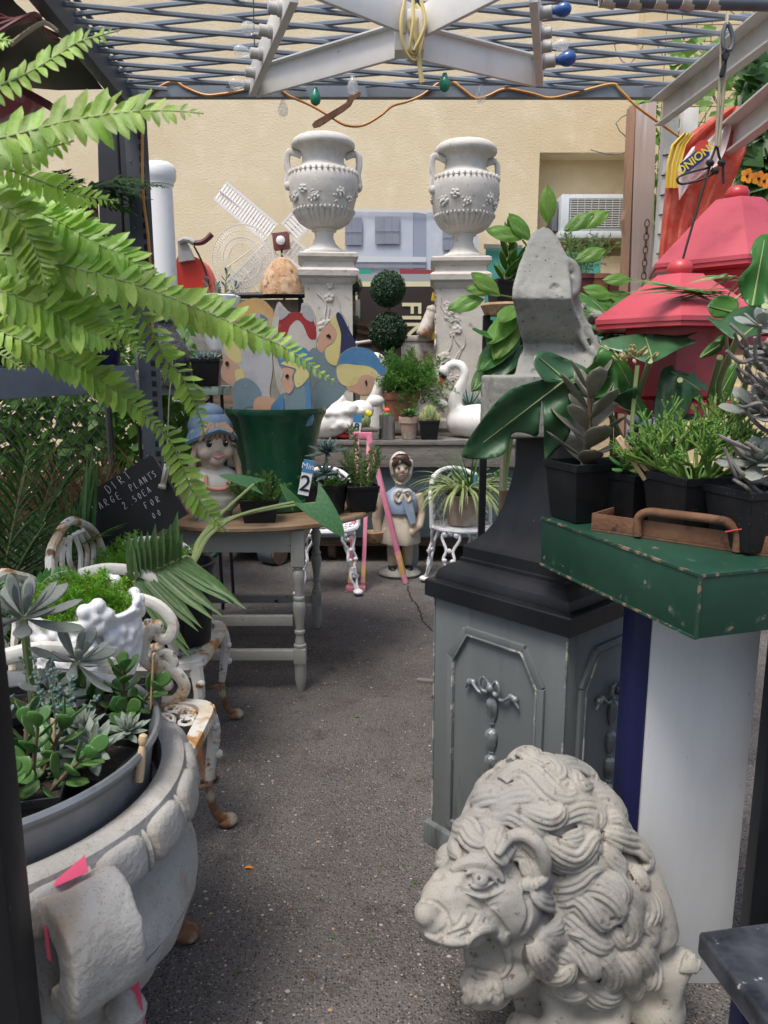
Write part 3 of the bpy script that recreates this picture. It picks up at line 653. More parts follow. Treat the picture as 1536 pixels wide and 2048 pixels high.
def stemleaves(root, pts, r, mesh, n, s, mstem='brownstem', tilt=60, t0=.25, taper=.3, pairs=False, a0=0, sdec=.35, part='leaf'):
    P = spline(pts, 6); MB().tube(P, [r, r*taper], 6).build('stem', X[mstem], root)
    for k in range(n):
        t = t0+(1-t0)*(k/max(1, n-1)); i = min(len(P)-2, int(t*(len(P)-1))); p = P[i].lerp(P[i+1], t*(len(P)-1)-i); ax = (P[i+1]-P[i]).normalized()
        for m_ in ((0, pi) if pairs else (0,)):
            a = a0+(k*pi/2 if pairs else k*2.4)+m_+U(-.2,.2); Q = ax.to_track_quat('Z', 'Y').to_matrix()
            tl = radians(tilt*(1-.45*t)); d = Q @ Vector((cos(a)*sin(tl), sin(a)*sin(tl), cos(tl))); up = Q @ Vector((-cos(a)*cos(tl), -sin(a)*cos(tl), sin(tl)))
            link(part, mesh, root, aim(p, d, up, s*(1-sdec*t)*U(.85,1.12)))
def text_mesh(s, size, m, name, parent=None, M=None, ext=.0008, bold=0, align='CENTER', shear=0):
    cu = bpy.data.curves.new(name, 'FONT'); cu.body = s; cu.size = size; cu.extrude = ext; cu.offset = bold; cu.align_x = align; cu.align_y = 'CENTER'; cu.shear = shear
    o = bpy.data.objects.new(name, cu); C.objects.link(o); dg = bpy.context.evaluated_depsgraph_get()
    me = bpy.data.meshes.new_from_object(o.evaluated_get(dg)); bpy.data.objects.remove(o); bpy.data.curves.remove(cu)
    me.materials.clear(); me.materials.append(m); me.name = name
    return link(name, me, parent, M)
def facing(p, tilt=0, roll=0, yaw=0): return Matrix.Translation(Vector(p)) @ Euler((pi/2+tilt, 0, yaw)).to_matrix().to_4x4() @ Matrix.Rotation(roll, 4, 'Z')
def poly_px(pts, Y, t, mb=None, front=0):                 # outline given in photo pixels becomes a slab of thickness t standing at distance Y
    mb = mb or MB(); q = [W(x, y, Y) for x, y in pts]
    mb.prism([(v.x, v.z) for v in q], -t, front, TR((0,Y,0),(pi/2,0,0))); return mb
def leafy_cloud(n, fn, size, mb=None, asp=.55):           # n small leaves at points given by fn()
    mb = mb or MB()
    for k in range(n):
        p, nn = fn(); nn = (nn+Vector((U(-.8,.8), U(-.8,.8), U(-.8,.8)))).normalized(); t = nn.orthogonal().normalized(); t.rotate(Matrix.Rotation(U(0,6.28), 3, nn)); b2 = nn.cross(t); s = size*U(.6,1.3)
        mb.add([p-t*s, p-b2*s*asp+nn*s*.15, p+t*s, p+b2*s*asp+nn*s*.15], [(0,1,2,3)])
    return mb
def sph():
    while True:
        v = Vector((U(-1,1), U(-1,1), U(-1,1)))
        if .05 < v.length < 1: return v
# ================================================================== BACKGROUND
# ---- painted house mural and brown sign
mu = thing('mural_board', 'painted board of a pale blue house front with grey windows', 'mural', (W(780,540,7.9).x, 7.9, 0))
def mpart(n_, pts, mt, y, t=.02): return wpart(poly_px(pts, y, t).build(n_, X[mt], smooth=False) if False else poly_px(pts, y, t).build(n_, X[mt], smooth=False), mu)
mpart('house_front', [(690,422),(826,424),(826,660),(690,660)], 'muralgrey', 7.9); mpart('bay_side', [(826,424),(853,428),(853,660),(826,660)], 'muralmid', 7.905); mpart('house_wing', [(853,420),(956,424),(956,660),(853,660)], 'muralgrey', 7.9)
for (x0, x1, y0, y1) in ((690,724,435,490),(750,799,433,488),(885,912,448,500)):
    wd = mpart('window', [(x0,y0),(x1,y0),(x1,y1),(x0,y1)], 'muralwin', 7.878, .004)
    for k in (1, 2):
        xx = x0+(x1-x0)*k/3; b = mpart('mullion', [(xx-.7,y0),(xx+.7,y0),(xx+.7,y1),(xx-.7,y1)], 'muralmid', 7.873, .003)
    ym = (y0+y1)/2; mpart('mullion', [(x0,ym-.8),(x1,ym-.8),(x1,ym+.8),(x0,ym+.8)], 'muralmid', 7.8685, .002)
mpart('cornice_band', [(690,512),(852,514),(852,524),(690,524)], 'muralband', 7.876, .006); mpart('cornice_band', [(690,528),(852,530),(852,536),(690,536)], 'muralwin', 7.876, .004)
mpart('red_base', [(800,537),(868,540),(868,556),(800,552)], 'muralred', 7.87, .012); mpart('awning_patch', [(712,538),(740,538),(744,550),(712,550)], 'signteal', 7.87, .006)
mpart('house_top_edge', [(690,418),(826,420),(956,420),(956,425),(826,425),(690,423)], 'muralband', 7.872, .004)
sg = thing('shop_sign', 'dark brown sign with cream border and sideways cream letters FIN', 'sign', (W(790,640,7.3).x, 7.3, 0))
def spart(n_, pts, mt, y, t=.01): return wpart(poly_px(pts, y, t).build(n_, X[mt], smooth=False), sg)
spart('board', [(700,548),(872,548),(872,760),(700,760)], 'signgrey', 7.3, .03); spart('border', [(708,563),(872,563),(872,760),(708,760)], 'signcream', 7.266, .004); spart('field', [(715,573),(872,573),(872,760),(715,760)], 'signbrown', 7.258, .003)
p = W(821,644,7.25); k = mpp(821,644,7.25)
wpart(text_mesh('FIN', 54*k, X['signcream'], 'lettering', None, facing(p, 0, -pi/2), .002, .0035), sg)
sgr = MB(); c0 = W(756,656,7.25)
sgr.tube([c0+Vector((cos(a*.2)*17*k, 0, sin(a*.2)*17*k)) for a in range(32)], 5*k, 6, closed=True, flat=.1, up=(0,1,0)); wpart(sgr.build('teal_ring', X['signteal']), sg)
# ---- urns on pedestals
UPY = 6.2
def urn(cx, label, yaw, dy=0, sc=1.0):
    k = mpp(cx, 400, UPY); base = W(cx+5, 513+dy, UPY)
    u = thing('garden_urn', label, 'urn', base, yaw, 'pair of white stone urns')
    z = lambda zy: (1540-zy)/3*k*1.02*sc
    pr = [(135,1540),(138,1525),(128,1515),(95,1498),(66,1468),(55,1432),(60,1405),(76,1398),(72,1391),(80,1386)]
    r_ = lambda v: v/3*k*sc
    MB().lathe([(r_(a), z(b)) for a, b in pr], 40, fn=lambda a, t, zz: 1+(.05*abs(sin(a*13)) if .12 < t < .5 else 0)).build('foot', X['urnstone'], u)
    lower = [(78,1385),(110,1372),(140,1350),(158,1325),(170,1300),(176,1290)]
    MB().lathe([(r_(a), z(b)) for a, b in lower], 96, fn=lambda a, t, zz: 1+.085*abs(sin(a*16))).build('fluted_bowl', X['urnstone'], u)
    upper = [(168,1291),(177,1284),(181,1275),(186,1250),(200,1200),(207,1150),(208,1120),(203,1102),(194,1088)]
    MB().lathe([(r_(a), z(b)) for a, b in upper], 64).build('belly', X['urnstone'], u)
    sh = [(196,1090),(190,1076),(165,1062),(146,1050),(128,1030),(122,1005),(124,985),(136,962),(158,950),(184,944),(190,934),(188,918),(176,902),(160,890),(150,886),(130,890),(112,930),(108,1010)]
    MB().lathe([(r_(a), z(b)) for a, b in sh], 96, fn=lambda a, t, zz: 1+(.02*abs(sin(a*18)) if t < .2 else .012*sin(a*48) if .62 < t < .75 else .02*max(0, sin(a*7+t*20))*(1 if .22 < t < .45 else 0))).build('neck_and_rim', X['urnstone'], u)
    bead = MB().ball((0,0,0), (r_(11), r_(7), r_(15)), 8, 6).mesh('petal_bead', X['urnstone'])
    for i in range(38):
        a = 2*pi*i/38; link('petal_bead', bead, u, TR((cos(a)*r_(203), sin(a)*r_(203), z(1088)), (.0,0,a)))
    tooth = MB().ball((0,0,0), (r_(9), r_(7), r_(12)), 6, 5).mesh('tooth', X['urnstone'])
    for i in range(44):
        a = 2*pi*i/44; link('tooth', tooth, u, TR((cos(a)*r_(180), sin(a)*r_(180), z(1292)), (0,0,a)))
    lf_ = MB()
    for q in range(5):
        aa = 2*pi*q/5; lf_.ball((cos(aa)*r_(17), 0, sin(aa)*r_(17)), (r_(15), r_(8), r_(9)), 7, 5, TR((0,0,0),(0,0,0)))
    lf_.ball((0,-r_(5),0), r_(9), 7, 5); lfm = lf_.mesh('vine_leaf', X['urnstone'])
    for i in range(16):
        a = 2*pi*i/16+.1; zz = 1215+22*sin(i*2.4); R = r_(199-(zz-1200)*.25)
        if i % 4 == 0: continue
        link('vine_leaf', lfm, u, TR((cos(a)*R, sin(a)*R, z(zz)), (0, i*1.3, a+pi/2), U(.9,1.35)))
    grp = MB().ball((0,0,0), (r_(9),)*3, 7, 5).mesh('grape', X['urnstone'])
    for i in range(48):
        a = 2*pi*(i//6)/8+.35+U(-.12,.12); zz = 1235+U(-28,28); link('grape', grp, u, TR((cos(a)*r_(194-(zz-1200)*.2), sin(a)*r_(194-(zz-1200)*.2), z(zz))))
    for s in (-1, 1):
        P = [(130,985),(160,972),(195,965),(212,985),(214,1030),(206,1075),(212,1120),(216,1150)]
        hb = MB(); hb.tube(spline([(s*r_(a), 0, z(b)) for a, b in P], 5), [r_(13)]*5+[r_(15), r_(17), r_(14)]*1 if False else r_(14), 8, flat=1.4)
        hb.ball((s*r_(210), 0, z(1150)), (r_(22), r_(26), r_(28)), 10, 7); hb.build('handle', X['urnstone'], u)
    return u
urn(644, 'white stone urn on the left pedestal above the painted cutouts', .12, 0)
urn(922, 'white stone urn on the right pedestal above the white swan', .3, 8, .985)
def pedestal(cx, dy, label, yaw, seed):
    k = mpp(cx, 600, UPY); top = W(cx, 513+dy, UPY); zb = .975
    u = thing('stone_pedestal', label, 'pedestal', (top.x, top.y, zb), yaw, 'pair of white stone pedestals'); h = top.z-zb; random.seed(seed)
    P = lambda r, y: (r*k, h-(y-513)*k)
    MB().rsect([P(46,900),P(46,572),P(50,566),P(52,560),P(58,556),P(59,546),P(55,542),P(50,540),P(49,530),P(53,526),P(58,521),P(58,515),P(52,512)], None).build('shaft', X['pedstone'], u, ang=25)
    MB().rsect([(52*k,0),(52*k,.06),(47*k,.08)], None).build('plinth', X['pedstone'], u, ang=25)
    vine = MB(); lv = MB()
    for q in range(5):
        aa = 2*pi*q/5+.3; lv.ball((cos(aa)*.013, 0, sin(aa)*.013), (.015, .006, .012), 7, 5)
    lvm = lv.mesh('ivy_leaf', X['pedstone'])
    for f in range(2):
        M = Matrix.Rotation(f*-pi/2, 4, 'Z'); yf = -46*k-.002
        for s_ in range(3):
            x = U(-.12,.12); z = h*U(.1,.3); pts = []
            for i in range(9):
                pts.append((x, yf, z)); x = max(-.15, min(.15, x+U(-.07,.07))); z = min(h-.3, z+U(.05,.12))
            vine.tube(spline(pts, 4), .007, 5, M=M)
            for i in range(7):
                q = random.choice(pts); link('ivy_leaf', lvm, u, M @ TR((q[0]+U(-.05,.05), yf-.002, q[2]+U(-.06,.06)), (0, U(0,6), 0), U(.9,1.9)))
    vine.build('vine_relief', X['pedstone'], u)
    return u
pedestal(655, 0, 'cracked white stone pedestal under the left urn', .1, 3)
pedestal(920, 8, 'white stone pedestal with ivy relief under the right urn', -.06, 8)
random.seed(21)
# ---- white column and the stone post behind it
cb = W(337,700,5.6); k = mpp(337,360,5.6); zt = W(337,327,5.6).z
co_ = thing('porch_column', 'tall white painted column with flared top at the left', 'column', (cb.x, 5.6, 0))
MB().lathe([(38*k,0),(38*k,.1),(30*k,.14),(27*k,.25),(24*k,zt-.2),(24*k,zt-.15),(27*k,zt-.145),(27.5*k,zt-.13),(31*k,zt-.11),(33*k,zt-.08),(32.5*k,zt-.04),(29*k,zt-.015),(24*k,zt)], 32).build('shaft', X['whitepaint'], co_)
MB().box((-27*k,-.03,.1), (-22*k,.07,zt-.02), bev=.01).build('broken_edge', X['concrete'], co_)
sp2 = thing('stone_post', 'brown grey stone post standing behind the white column', 'post', (W(300,600,5.85).x, 5.85, 0)); zz = W(300,345,5.85).z
MB().box((-.06,-.05,0), (.07,.05,zz-.05), bev=.01).build('shaft', X['concrete'], sp2); MB().box((-.065,-.055,zz-.05), (.075,.055,zz), bev=.008).build('cap', X['concrete'], sp2)
# ---- rail with ornaments: fan guard, windmill, coir cone, red machine
RY = 6.75
ra, rb_ = W(300,594,RY), W(612,590,RY)
rl = thing('iron_rail', 'black iron rail running behind the painted cutouts', 'rail', (ra.x, RY, 0))
MB().tube([(0,0,ra.z), (rb_.x-ra.x,0,rb_.z)], .027, 10).build('rail', X['blackpaint'], rl)
for x in (.05, rb_.x-ra.x-.05): MB().tube([(x,.0,0), (x,0,ra.z-.01)], .02, 8).build('post', X['blackpaint'], rl)
bwl = poly_px([(290,599),(720,599),(720,1010),(290,1010)], 6.95, .05)
tag(bwl.build('low_screen', X['concrete'], smooth=False), 'low grey brown screen behind the black rail', 'screen')
fy = 6.9; fc = W(486,520,fy); k = mpp(486,520,fy)
fg = thing('fan_guard', 'round white wire fan guard leaning on the rail', 'fan guard', fc)
rings = [(62,68,.0,.007),(50,55,-.03,.004),(38,42,-.05,.005),(26,30,-.055,.004)]
for (rx, rz, y, th) in rings: MB().tube([(cos(a*pi/24)*rx*k, y, sin(a*pi/24)*rz*k) for a in range(48)], th, 5, closed=True).build('ring', X['wirewhite'], fg)
spk = MB()
for i in range(76):
    a = 2*pi*i/76; c, s = cos(a), sin(a); r2 = 27 if i % 6 else 6
    spk.tube([(c*62*k,0,s*68*k), (c*50*k,-.03,s*55*k), (c*38*k,-.05,s*42*k), (c*r2*k,-.055,s*r2*1.1*k)], .0022, 4, cap=False)
stuff(spk.build('spokes', X['wirewhite'], fg))
MB().bar((-20*k,-.06,20*k), (40*k,-.06,-75*k), .008).build('stay', X['wirewhite'], fg); MB().tube([(-35*k,-.06,-20*k), (20*k,-.06,18*k)], .005, 5).build('stay', X['wirewhite'], fg)
wy = 7.05; wc = W(563,483,wy); k = mpp(563,483,wy)
wm = thing('toy_windmill', 'white slatted windmill blades round a square red hub', 'windmill', wc)
MB().box((-16*k,-.05,-16*k), (16*k,.04,16*k), TR((0,0,0),(0,-.1,0)), .006).build('hub', X['maroon'], wm); MB().lathe([(9*k,0),(9*k,.012),(8*k,.016)], 16, TR((0,-.05,0),(pi/2,0,0))).build('hub_cap', X['whitepaint'], wm)
MB().tube([(0,0,-.02), (.01,.02,W(563,600,wy).z-wc.z)], .012, 6).build('stake', X['wirebrown'], wm)
for (px, py, L, wd, ns) in ((492,424,128,44,20),(594,448,44,46,6),(592,506,44,40,5),(508,537,110,44,18)):
    c = W(px, py, wy-.02)-wc; dr = c.normalized(); ang = atan2(dr.z, dr.x); bl = MB(); M = Matrix.Translation(c) @ Matrix.Rotation(-ang, 4, 'Y')
    bd = MB().box((-L/2*k,-.006,-wd/2*k), (L/2*k,.0,-wd/2*k+.02), M).merge(MB().box((-L/2*k,-.006,wd/2*k-.02), (L/2*k,0,wd/2*k), M)); bd.build('blade_frame', X['whitepaint'], wm)
    MB().bar((dr.x*.04,.012,dr.z*.04), c+dr*L/2*k+Vector((0,.012,0)), .03, .01).build('blade_arm', X['whitepaint'], wm)
    sm = MB().box((-.30*L/ns*k,-.004,-wd/2*k+.021), (.36*L/ns*k,.004,wd/2*k-.021)).mesh('slat', X['whitepaint'])
    for i in range(ns): link('slat', sm, wm, M @ TR(((-.5+(i+.5)/ns)*L*k,0,0), (0,0,.25)))
cy = 6.85; cc = W(566,592,cy); k = mpp(566,560,cy)
cn = thing('coir_cone', 'brown shaggy coir cone basket in chicken wire behind the rail', 'basket', cc)
MB().lathe([(46*k,0),(44*k,20*k),(34*k,45*k),(20*k,66*k),(6*k,74*k)], 24, fn=lambda a, t, z: 1+.06*sin(a*5+t*7)+.05*noise.noise(Vector((cos(a)*3, sin(a)*3, z*12)))).build('coir', X['wicker'], cn)
cw = MB()
for i in range(14):
    for s in (-1, 1): cw.tube([(cos(2*pi*i/14+s*t*.15)*(47-4.3*t*(1+.05*t))*k, sin(2*pi*i/14+s*t*.15)*(47-4.3*t*(1+.05*t))*k, t*7.4*k) for t in range(9)], .0022, 4, cap=False)
stuff(cw.build('chicken_wire', X['wirebrown'], cn))
ry = 6.0; k = mpp(390,520,ry)
rm = thing('red_machine', 'bright red metal shell with grey neck and brown hand grip beside the column', 'machine', W(390,590,ry))
wpart(poly_px(spl2([(352,520),(375,512),(397,517),(412,535),(423,566),(424,600),(352,600)], 4), ry, .22).build('shell', X['redpaint'], ang=30), rm)
wpart(poly_px([(355,482),(368,476),(376,490),(388,519),(357,524)], ry-.05, .06).build('neck', X['socket'], ang=30), rm)
h1 = MB(); h1.tube([W(x,y,ry-.06) for x, y in ((358,484),(368,479),(380,481),(388,486))], .022, 8); wpart(h1.build('bracket_arm', X['socket']), rm)
h1 = MB(); h1.tube(spline([W(x,y,ry-.06) for x, y in ((388,486),(402,485),(413,479),(424,468))], 4), [.02,.026,.03,.022], 8); wpart(h1.build('hand_grip', X['maroon']), rm)
h1 = MB(); h1.tube(spline([W(x,y,ry-.08) for x, y in ((388,492),(400,515),(410,540),(420,575))], 4), .008, 6); wpart(h1.build('brake_cable', X['blackcord']), rm)
# ---- topiaries
def topiary(name, label, px, Y, balls, potz, dens=2300):
    t = thing(name, label, 'topiary', (W(px,600,Y).x, Y, potz)); bx = t.location.x
    zs = [W(px, b[0], Y).z for b in balls]
    MB().tube([(0,0,.02), (.01,0,max(zs)-potz)], .014, 7).build('trunk', X['brownstem'], t)
    for (py, r), z in zip(balls, zs):
        R = r*mpp(px, py, Y)
        def f():
            v = sph(); v.normalize(); q = (.78+.25*random.random()**.6+.07*noise.noise(v*4))*R; return v*q+Vector((0,0,z-potz)), v
        leafy_cloud(dens*2, f, R*.07, MB().ball((0,0,z-potz), R*.72, 14, 10)).build('crown', X['topiary'], t, raw=True)
    return t
tp = topiary('potted_topiary', 'dark green double ball topiary in front of the brown sign', 776, 6.0, ((578,35),(664,38)), .96); rdpot(tp, .1, .16)
tp = topiary('potted_topiary', 'dark green topiary half hidden behind the left pedestal', 706, 6.75, ((572,19),(655,24)), .96, 900); rdpot(tp, .1, .16)
# ---- things between the pedestals on the cart
bx_ = thing('rusty_tank', 'rusty white metal tank behind the right swan', 'tank', W(840,860,6.35))
k = mpp(840,720,6.35); h = W(840,672,6.35).z-bx_.location.z
MB().box((-38*k,-.1,0), (38*k,.12,h-.05), bev=.02).build('body', X['tankrust'], bx_); MB().box((-40*k,-.11,h-.05), (40*k,.13,h), bev=.015).build('lid', X['tankrust'], bx_)
vb = thing('white_canister', 'tilted white metal canister with yellow clips on the rusty tank', 'canister', W(845,672,6.2), 0)
a, b = W(845,672,6.2)-vb.location, W(871,612,6.2)-vb.location; dv = (b-a).normalized(); Q = dv.to_track_quat('Z','Y').to_matrix().to_4x4(); L = (b-a).length
MB().lathe([(.055,0),(.062,.02),(.058,.03),(.055,L*.8),(.06,L*.82),(.06,L*.9),(.04,L*.95),(.03,L)], 20, Q).build('cylinder', X['tankrust'], vb)
MB().box((-.03,-.02,0), (.03,.02,.07), TR(W(869,603,6.2)-vb.location,(0,.2,0)), .008).build('clip', X['yellow'], vb); MB().box((-.03,-.02,0), (.02,.02,.11), TR(W(869,680,6.22)-vb.location,(0,.1,0)), .008).build('clip', X['yellow'], vb)
lc = thing('louvred_crate', 'brown wooden louvred crate leaning behind the blue capped cutout', 'crate', W(735,760,6.5))
l0 = Vector(lc.location); lq = [(716,640),(746,648),(744,770),(714,770)]
wpart(poly_px(lq, 6.52, .03).build('panel', X['crate'], smooth=False), lc)
for i in range(7): wpart(poly_px([(714,642+i*16),(750,650+i*16),(750,657+i*16),(714,649+i*16)], 6.47, .03).build('slat', X['crate'], smooth=False), lc)
wst = MB().tube([W(700,688,6.0), W(742,682,6.15)], .012, 8)
tag(wst.build('white_rod', X['whitepaint']), 'thin white rod lying behind the blue capped cutout', 'rod')
# ---- white ruffled planter with variegated succulent
cz = W(440,702,5.9).z
st_ = thing('display_crate', 'tall dark wooden display crate under the ruffled white planter', 'crate', (W(430,700,5.9).x, 5.95, 0))
MB().box((-.3,-.16,0), (.3,.2,cz-.03), bev=.006).build('box', X['crate'], st_); MB().box((-.33,-.19,cz-.03), (.33,.23,cz), bev=.004).build('top', X['greywood'], st_)
rp_ = thing('ruffled_planter', 'white ruffled shell planter holding a variegated succulent by the rail', 'planter', W(440,700,5.9)); k = mpp(440,640,5.9); R = 38*k
MB().lathe([(R*.55,0),(R*.7,.05),(R*.85,.2),(R*1.0,.32),(R*1.12,.4),(R*1.0,.41),(R*.8,.36)], 60, fn=lambda a, t, z: 1+.12*sin(a*7)*t+.06*sin(a*13+2)*t).build('shell', X['whiteglaze'], rp_)
MB().lathe([(R*.85,.34),(0,.36)], 24).build('soil', X['soil'], rp_)
vl = lm('fatv', 'bluesucc', lambda: fatleaf(.42, .12, 1, .25))
for (x, z, l) in ((-.05,.36,.16),(.05,.36,.22),(.0,.36,.12),(.09,.35,.13)): stemleaves(rp_, [(x,0,z), (x*1.3,-.02,z+l*.5), (x*1.6,-.02,z+l)], .008, vl, 11, .075, 'palestem', 70, .15)
# ---- asparagus fern in terracotta
af = thing('potted_asparagus_fern', 'feathery green asparagus fern in a terracotta pot between the swans', 'potted plant', W(802,838,5.75)); k = mpp(802,750,5.75)
rdpot(af, 36*k, .2, 'terracotta', .8, .25, 1.06); feathery(af, (0,0,.2), .34, 46, 'aspdark', 3, 1.0, 70, nb=22, nn=6)
feathery(af, (.12,-.1,.22), .3, 16, 'aspdark', 3, 1.0, 120, nb=22, nn=6, droop=.9)
# ---- cart with plank bed
CY = 5.35
pl = thing('flat_cart', 'old flatbed cart with grey plank bed and faded teal side', 'cart', (0, CY, 0)); zt = W(800,880,CY).z
xa_, xb_ = W(420,900,CY).x, W(1120,900,CY).x
pm = MB().box((xa_,0,-.035), (xb_,.168,0), bev=.004).mesh('plank', X['greywood'])
for i in range(10): link('plank', pm, pl, TR((U(-.02,.02), i*.174+.0, zt+U(-.002,.002))))
MB().box((xa_,.012,zt-.2), (xb_,.05,zt-.038), bev=.006).build('front_board', X['greywood'], pl)
MB().box((xa_+.1,.06,.2), (xb_-.1,1.6,zt-.202), bev=.01).build('side_box', X['tealcart'], pl)
MB().box((xa_+.05,.1,.13), (xb_-.05,1.5,.198), bev=.006).build('undercarriage', X['darkwood'], pl)
t_ = W(920,922,CY+.05); text_mesh('EMBL', .13, X['beigefaded'], 'faded_lettering', pl, facing((W(862,922,CY).x, .057, W(862,924,CY).z)), .0006, .002)
whl = MB().lathe([(.03,-.03),(.1,-.03),(.12,-.025),(.12,.025),(.1,.03),(.03,.03)], 24).mesh('wheel', X['darkwood'])
for x in (xa_+.35, -.4, .5, xb_-.3):
    for y in (.25, 1.4): link('wheel', whl, pl, TR((x, y, .121), (0,pi/2,0)))
blk = thing('metal_drum', 'short grey metal drum with rusty end under the cart edge', 'drum', WZ(548,1128,0), radians(-35)); 
MB().tube([(-.09,0,.085), (.05,0,.085)], .085, 20).build('drum', X['steelgrey'], blk); MB().tube([(.0502,0,.085), (.07,0,.085)], .078, 20).build('end_board', X['crate'], blk)
# ---- swans
def swan(name, label, base, h, flip=1, yaw=0, neck=True):
    s = thing(name, label, 'swan figure', base, yaw); b = MB(); k = h
    b.ball((.38*k*flip,0,.21*k), (.47*k,.27*k,.235*k), 20, 14); b.ball((.12*k*flip,0,.2*k), (.22*k,.2*k,.2*k), 14, 10); b.ball((.5*k*flip,0,.08*k), (.3*k,.2*k,.08*k), 14, 8)
    for sd_ in (-1, 1):
        for i in range(6): b.ball(((.42+.09*i)*k*flip, sd_*(.2-.012*i)*k, (.3+.03*i)*k), (.16*k,.035*k,.075*k), 10, 6, None)
    b.ball((.86*k*flip,0,.36*k), (.14*k,.09*k,.09*k), 10, 7)
    nk = [(.08,.25),(.02,.42),(.05,.58),(.12,.72),(.15,.84),(.1,.94),(.0,.965),(-.1,.92),(-.15,.84)]
    P = spline([(x*k*flip,0,z*k) for x, z in nk], 5); n_ = len(P)
    b.tube(P, [(.115-.055*min(1, i/(n_*.45))+(.022 if i > n_*.86 else 0))*k for i in range(n_)], 12)
    b.ball((-.12*k*flip,0,.885*k), (.075*k,.065*k,.085*k), 12, 9)
    fuse(b, 'body', X['swanwhite'], .011*h/.5, 3, s)
    MB().ball((-.155*k*flip,0,.83*k), (.062*k,.056*k,.075*k), 12, 8).merge(MB().ball((-.125*k*flip,0,.93*k), (.06*k,.05*k,.06*k), 10, 7)).build('face_mask', X['blackcord'], s)
    MB().tube([(-.16*k*flip,0,.8*k), (-.175*k*flip,0,.72*k), (-.17*k*flip,0,.66*k)], [.045*k,.038*k,.014*k], 10, flat=.75).build('beak', X['redprint'], s)
    for sd_ in (-1, 1): MB().ball((-.13*k*flip, sd_*.062*k, .885*k), .016*k, 8, 6).build('eye', X['maroon'], s)
    return s
PZ = zt+.002
sb_ = W(906,866,5.62); sb_.z = PZ; swan('swan_planter', 'white swan planter with black mask and red beak on the plank bed', sb_, .56, 1, radians(-24))
sb_ = W(754,862,5.75); sb_.z = PZ
s2 = thing('swan_planter', 'white swan planter whose neck rises behind the steel can', 'swan figure', sb_, 0); b = MB(); k = .66
nk = [(.02,.0),(.0,.2),(-.02,.38),(.03,.58),(.06,.76),(.02,.88),(-.06,.9)]
P = spline([(x*k,0,z*k) for x, z in nk], 5); b.tube(P, [(.1-.045*i/len(P))*k for i in range(len(P))], 12); b.ball((.3*k,.05,.16*k), (.36*k,.2*k,.16*k), 16, 12); b.ball((-.07*k,0,.86*k), (.07*k,.06*k,.08*k), 10, 8)
for i in range(5): b.ball(((.3+.1*i)*k,-.1*k,(.2+.04*i)*k), (.14*k,.04*k,.07*k), 10, 6)
fuse(b, 'body', X['swanwhite'], .012, 3, s2); MB().tube([(-.1*k,0,.83*k), (-.14*k,0,.72*k)], [.035*k,.014*k], 8).build('beak', X['redprint'], s2)
gb = W(690,866,5.5); gb.z = PZ
go = thing('goose_figure', 'white feathered goose figure with orange feet behind the green pot', 'goose figure', gb, .2); b = MB(); k = .0037
b.ball((0,0,.15), (.2,.13,.12), 18, 12, TR((0,0,0),(0,-.45,0))); b.ball((.12,0,.2), (.1,.08,.08), 12, 8)
for i in range(26): b.ball((U(-.14,.14), U(-.13,-.07), U(.08,.23)), (.045,.02,.026), 8, 5, TR((0,0,.0),(0,U(-.2,.2),0)))
b.tube([(-.1,0,.22), (-.02,0,.29), (.0,0,.3)], [.07,.05,.02], 8)
fuse(b, 'body', X['swanwhite'], .01, 2, go); MB().ball((.02,-.05,.02), (.09,.06,.022), 12, 6).merge(MB().ball((-.06,.03,.02), (.09,.06,.022), 12, 6)).build('feet', X['redprint'], go); MB().ball((.23,0,.27), (.07,.045,.045), 10, 7).build('head', X['swanwhite'], go)
# ---- small pots on the plank edge
def onplank(px, Y): p = W(px, 870, Y); p.z = PZ; return p
sc_ = thing('steel_can_planter', 'shiny steel can planter with a red topped cactus', 'potted cactus', onplank(774,5.42)); k = mpp(774,850,5.42)
MB().lathe([(16*k,0),(16*k,47*k),(15.4*k,47*k),(15*k,42*k)], 28).build('can', X['steel'], sc_); MB().lathe([(15*k,42*k),(0,43*k)], 20).build('soil', X['soil'], sc_)
MB().ball((0,0,45*k), (10*k,10*k,10*k), 20, 8, fn=lambda v: 1+.08*sin(8*atan2(v.y, v.x))).build('cactus', X['aspdark'], sc_); MB().ball((0,0,56*k), 6*k, 12, 8, fn=lambda v: 1+.12*sin(9*atan2(v.y, v.x))).build('graft', X['yellowred'], sc_)
tp_ = thing('potted_succulent', 'green rosette succulent in a limed terracotta pot on the planks', 'potted succulent', onplank(818,5.42)); rdpot(tp_, 19*k, 44*k, 'palepot', .74, .28, 1.08)
rosette(tp_, (0,0,46*k), .085, 20, lm('fat1', 'jade', lambda: fatleaf(.42,.16,1,.35)), inner=20, outer=95)
cp = thing('potted_cactus', 'spiny pale cactus in a small black square pot on the planks', 'potted cactus', onplank(858,5.42)); sqpot(cp, 40*k, 38*k)
for (x, y, z, r) in ((0,0,.06,.045),(.05,.01,.03,.03),(-.045,-.02,.03,.03)): MB().ball((x,y,34*k+z), (r,r,r*1.4), 24, 10, fn=lambda v: 1+.1*sin(11*atan2(v.y, v.x))).build('cactus_body', X['spider'], cp)
sn = MB()
for i in range(400):
    v = sph().normalized(); c = random.choice(((0,0,.06,.045),(.05,.01,.03,.03),(-.045,-.02,.03,.03))); p = Vector((c[0]+v.x*c[3], c[1]+v.y*c[3], 34*k+c[2]+v.z*c[3]*1.4)); s = v.orthogonal().normalized()*.0012; sn.add([p-s, p+s, p+v*.022], [(0,1,2)])
stuff(sn.build('spines', X['palewood'], cp, raw=True)); MB().bar((0,-.05,.09), (.006,-.07,.16), .014, .003).build('marker', X['palewood'], cp)
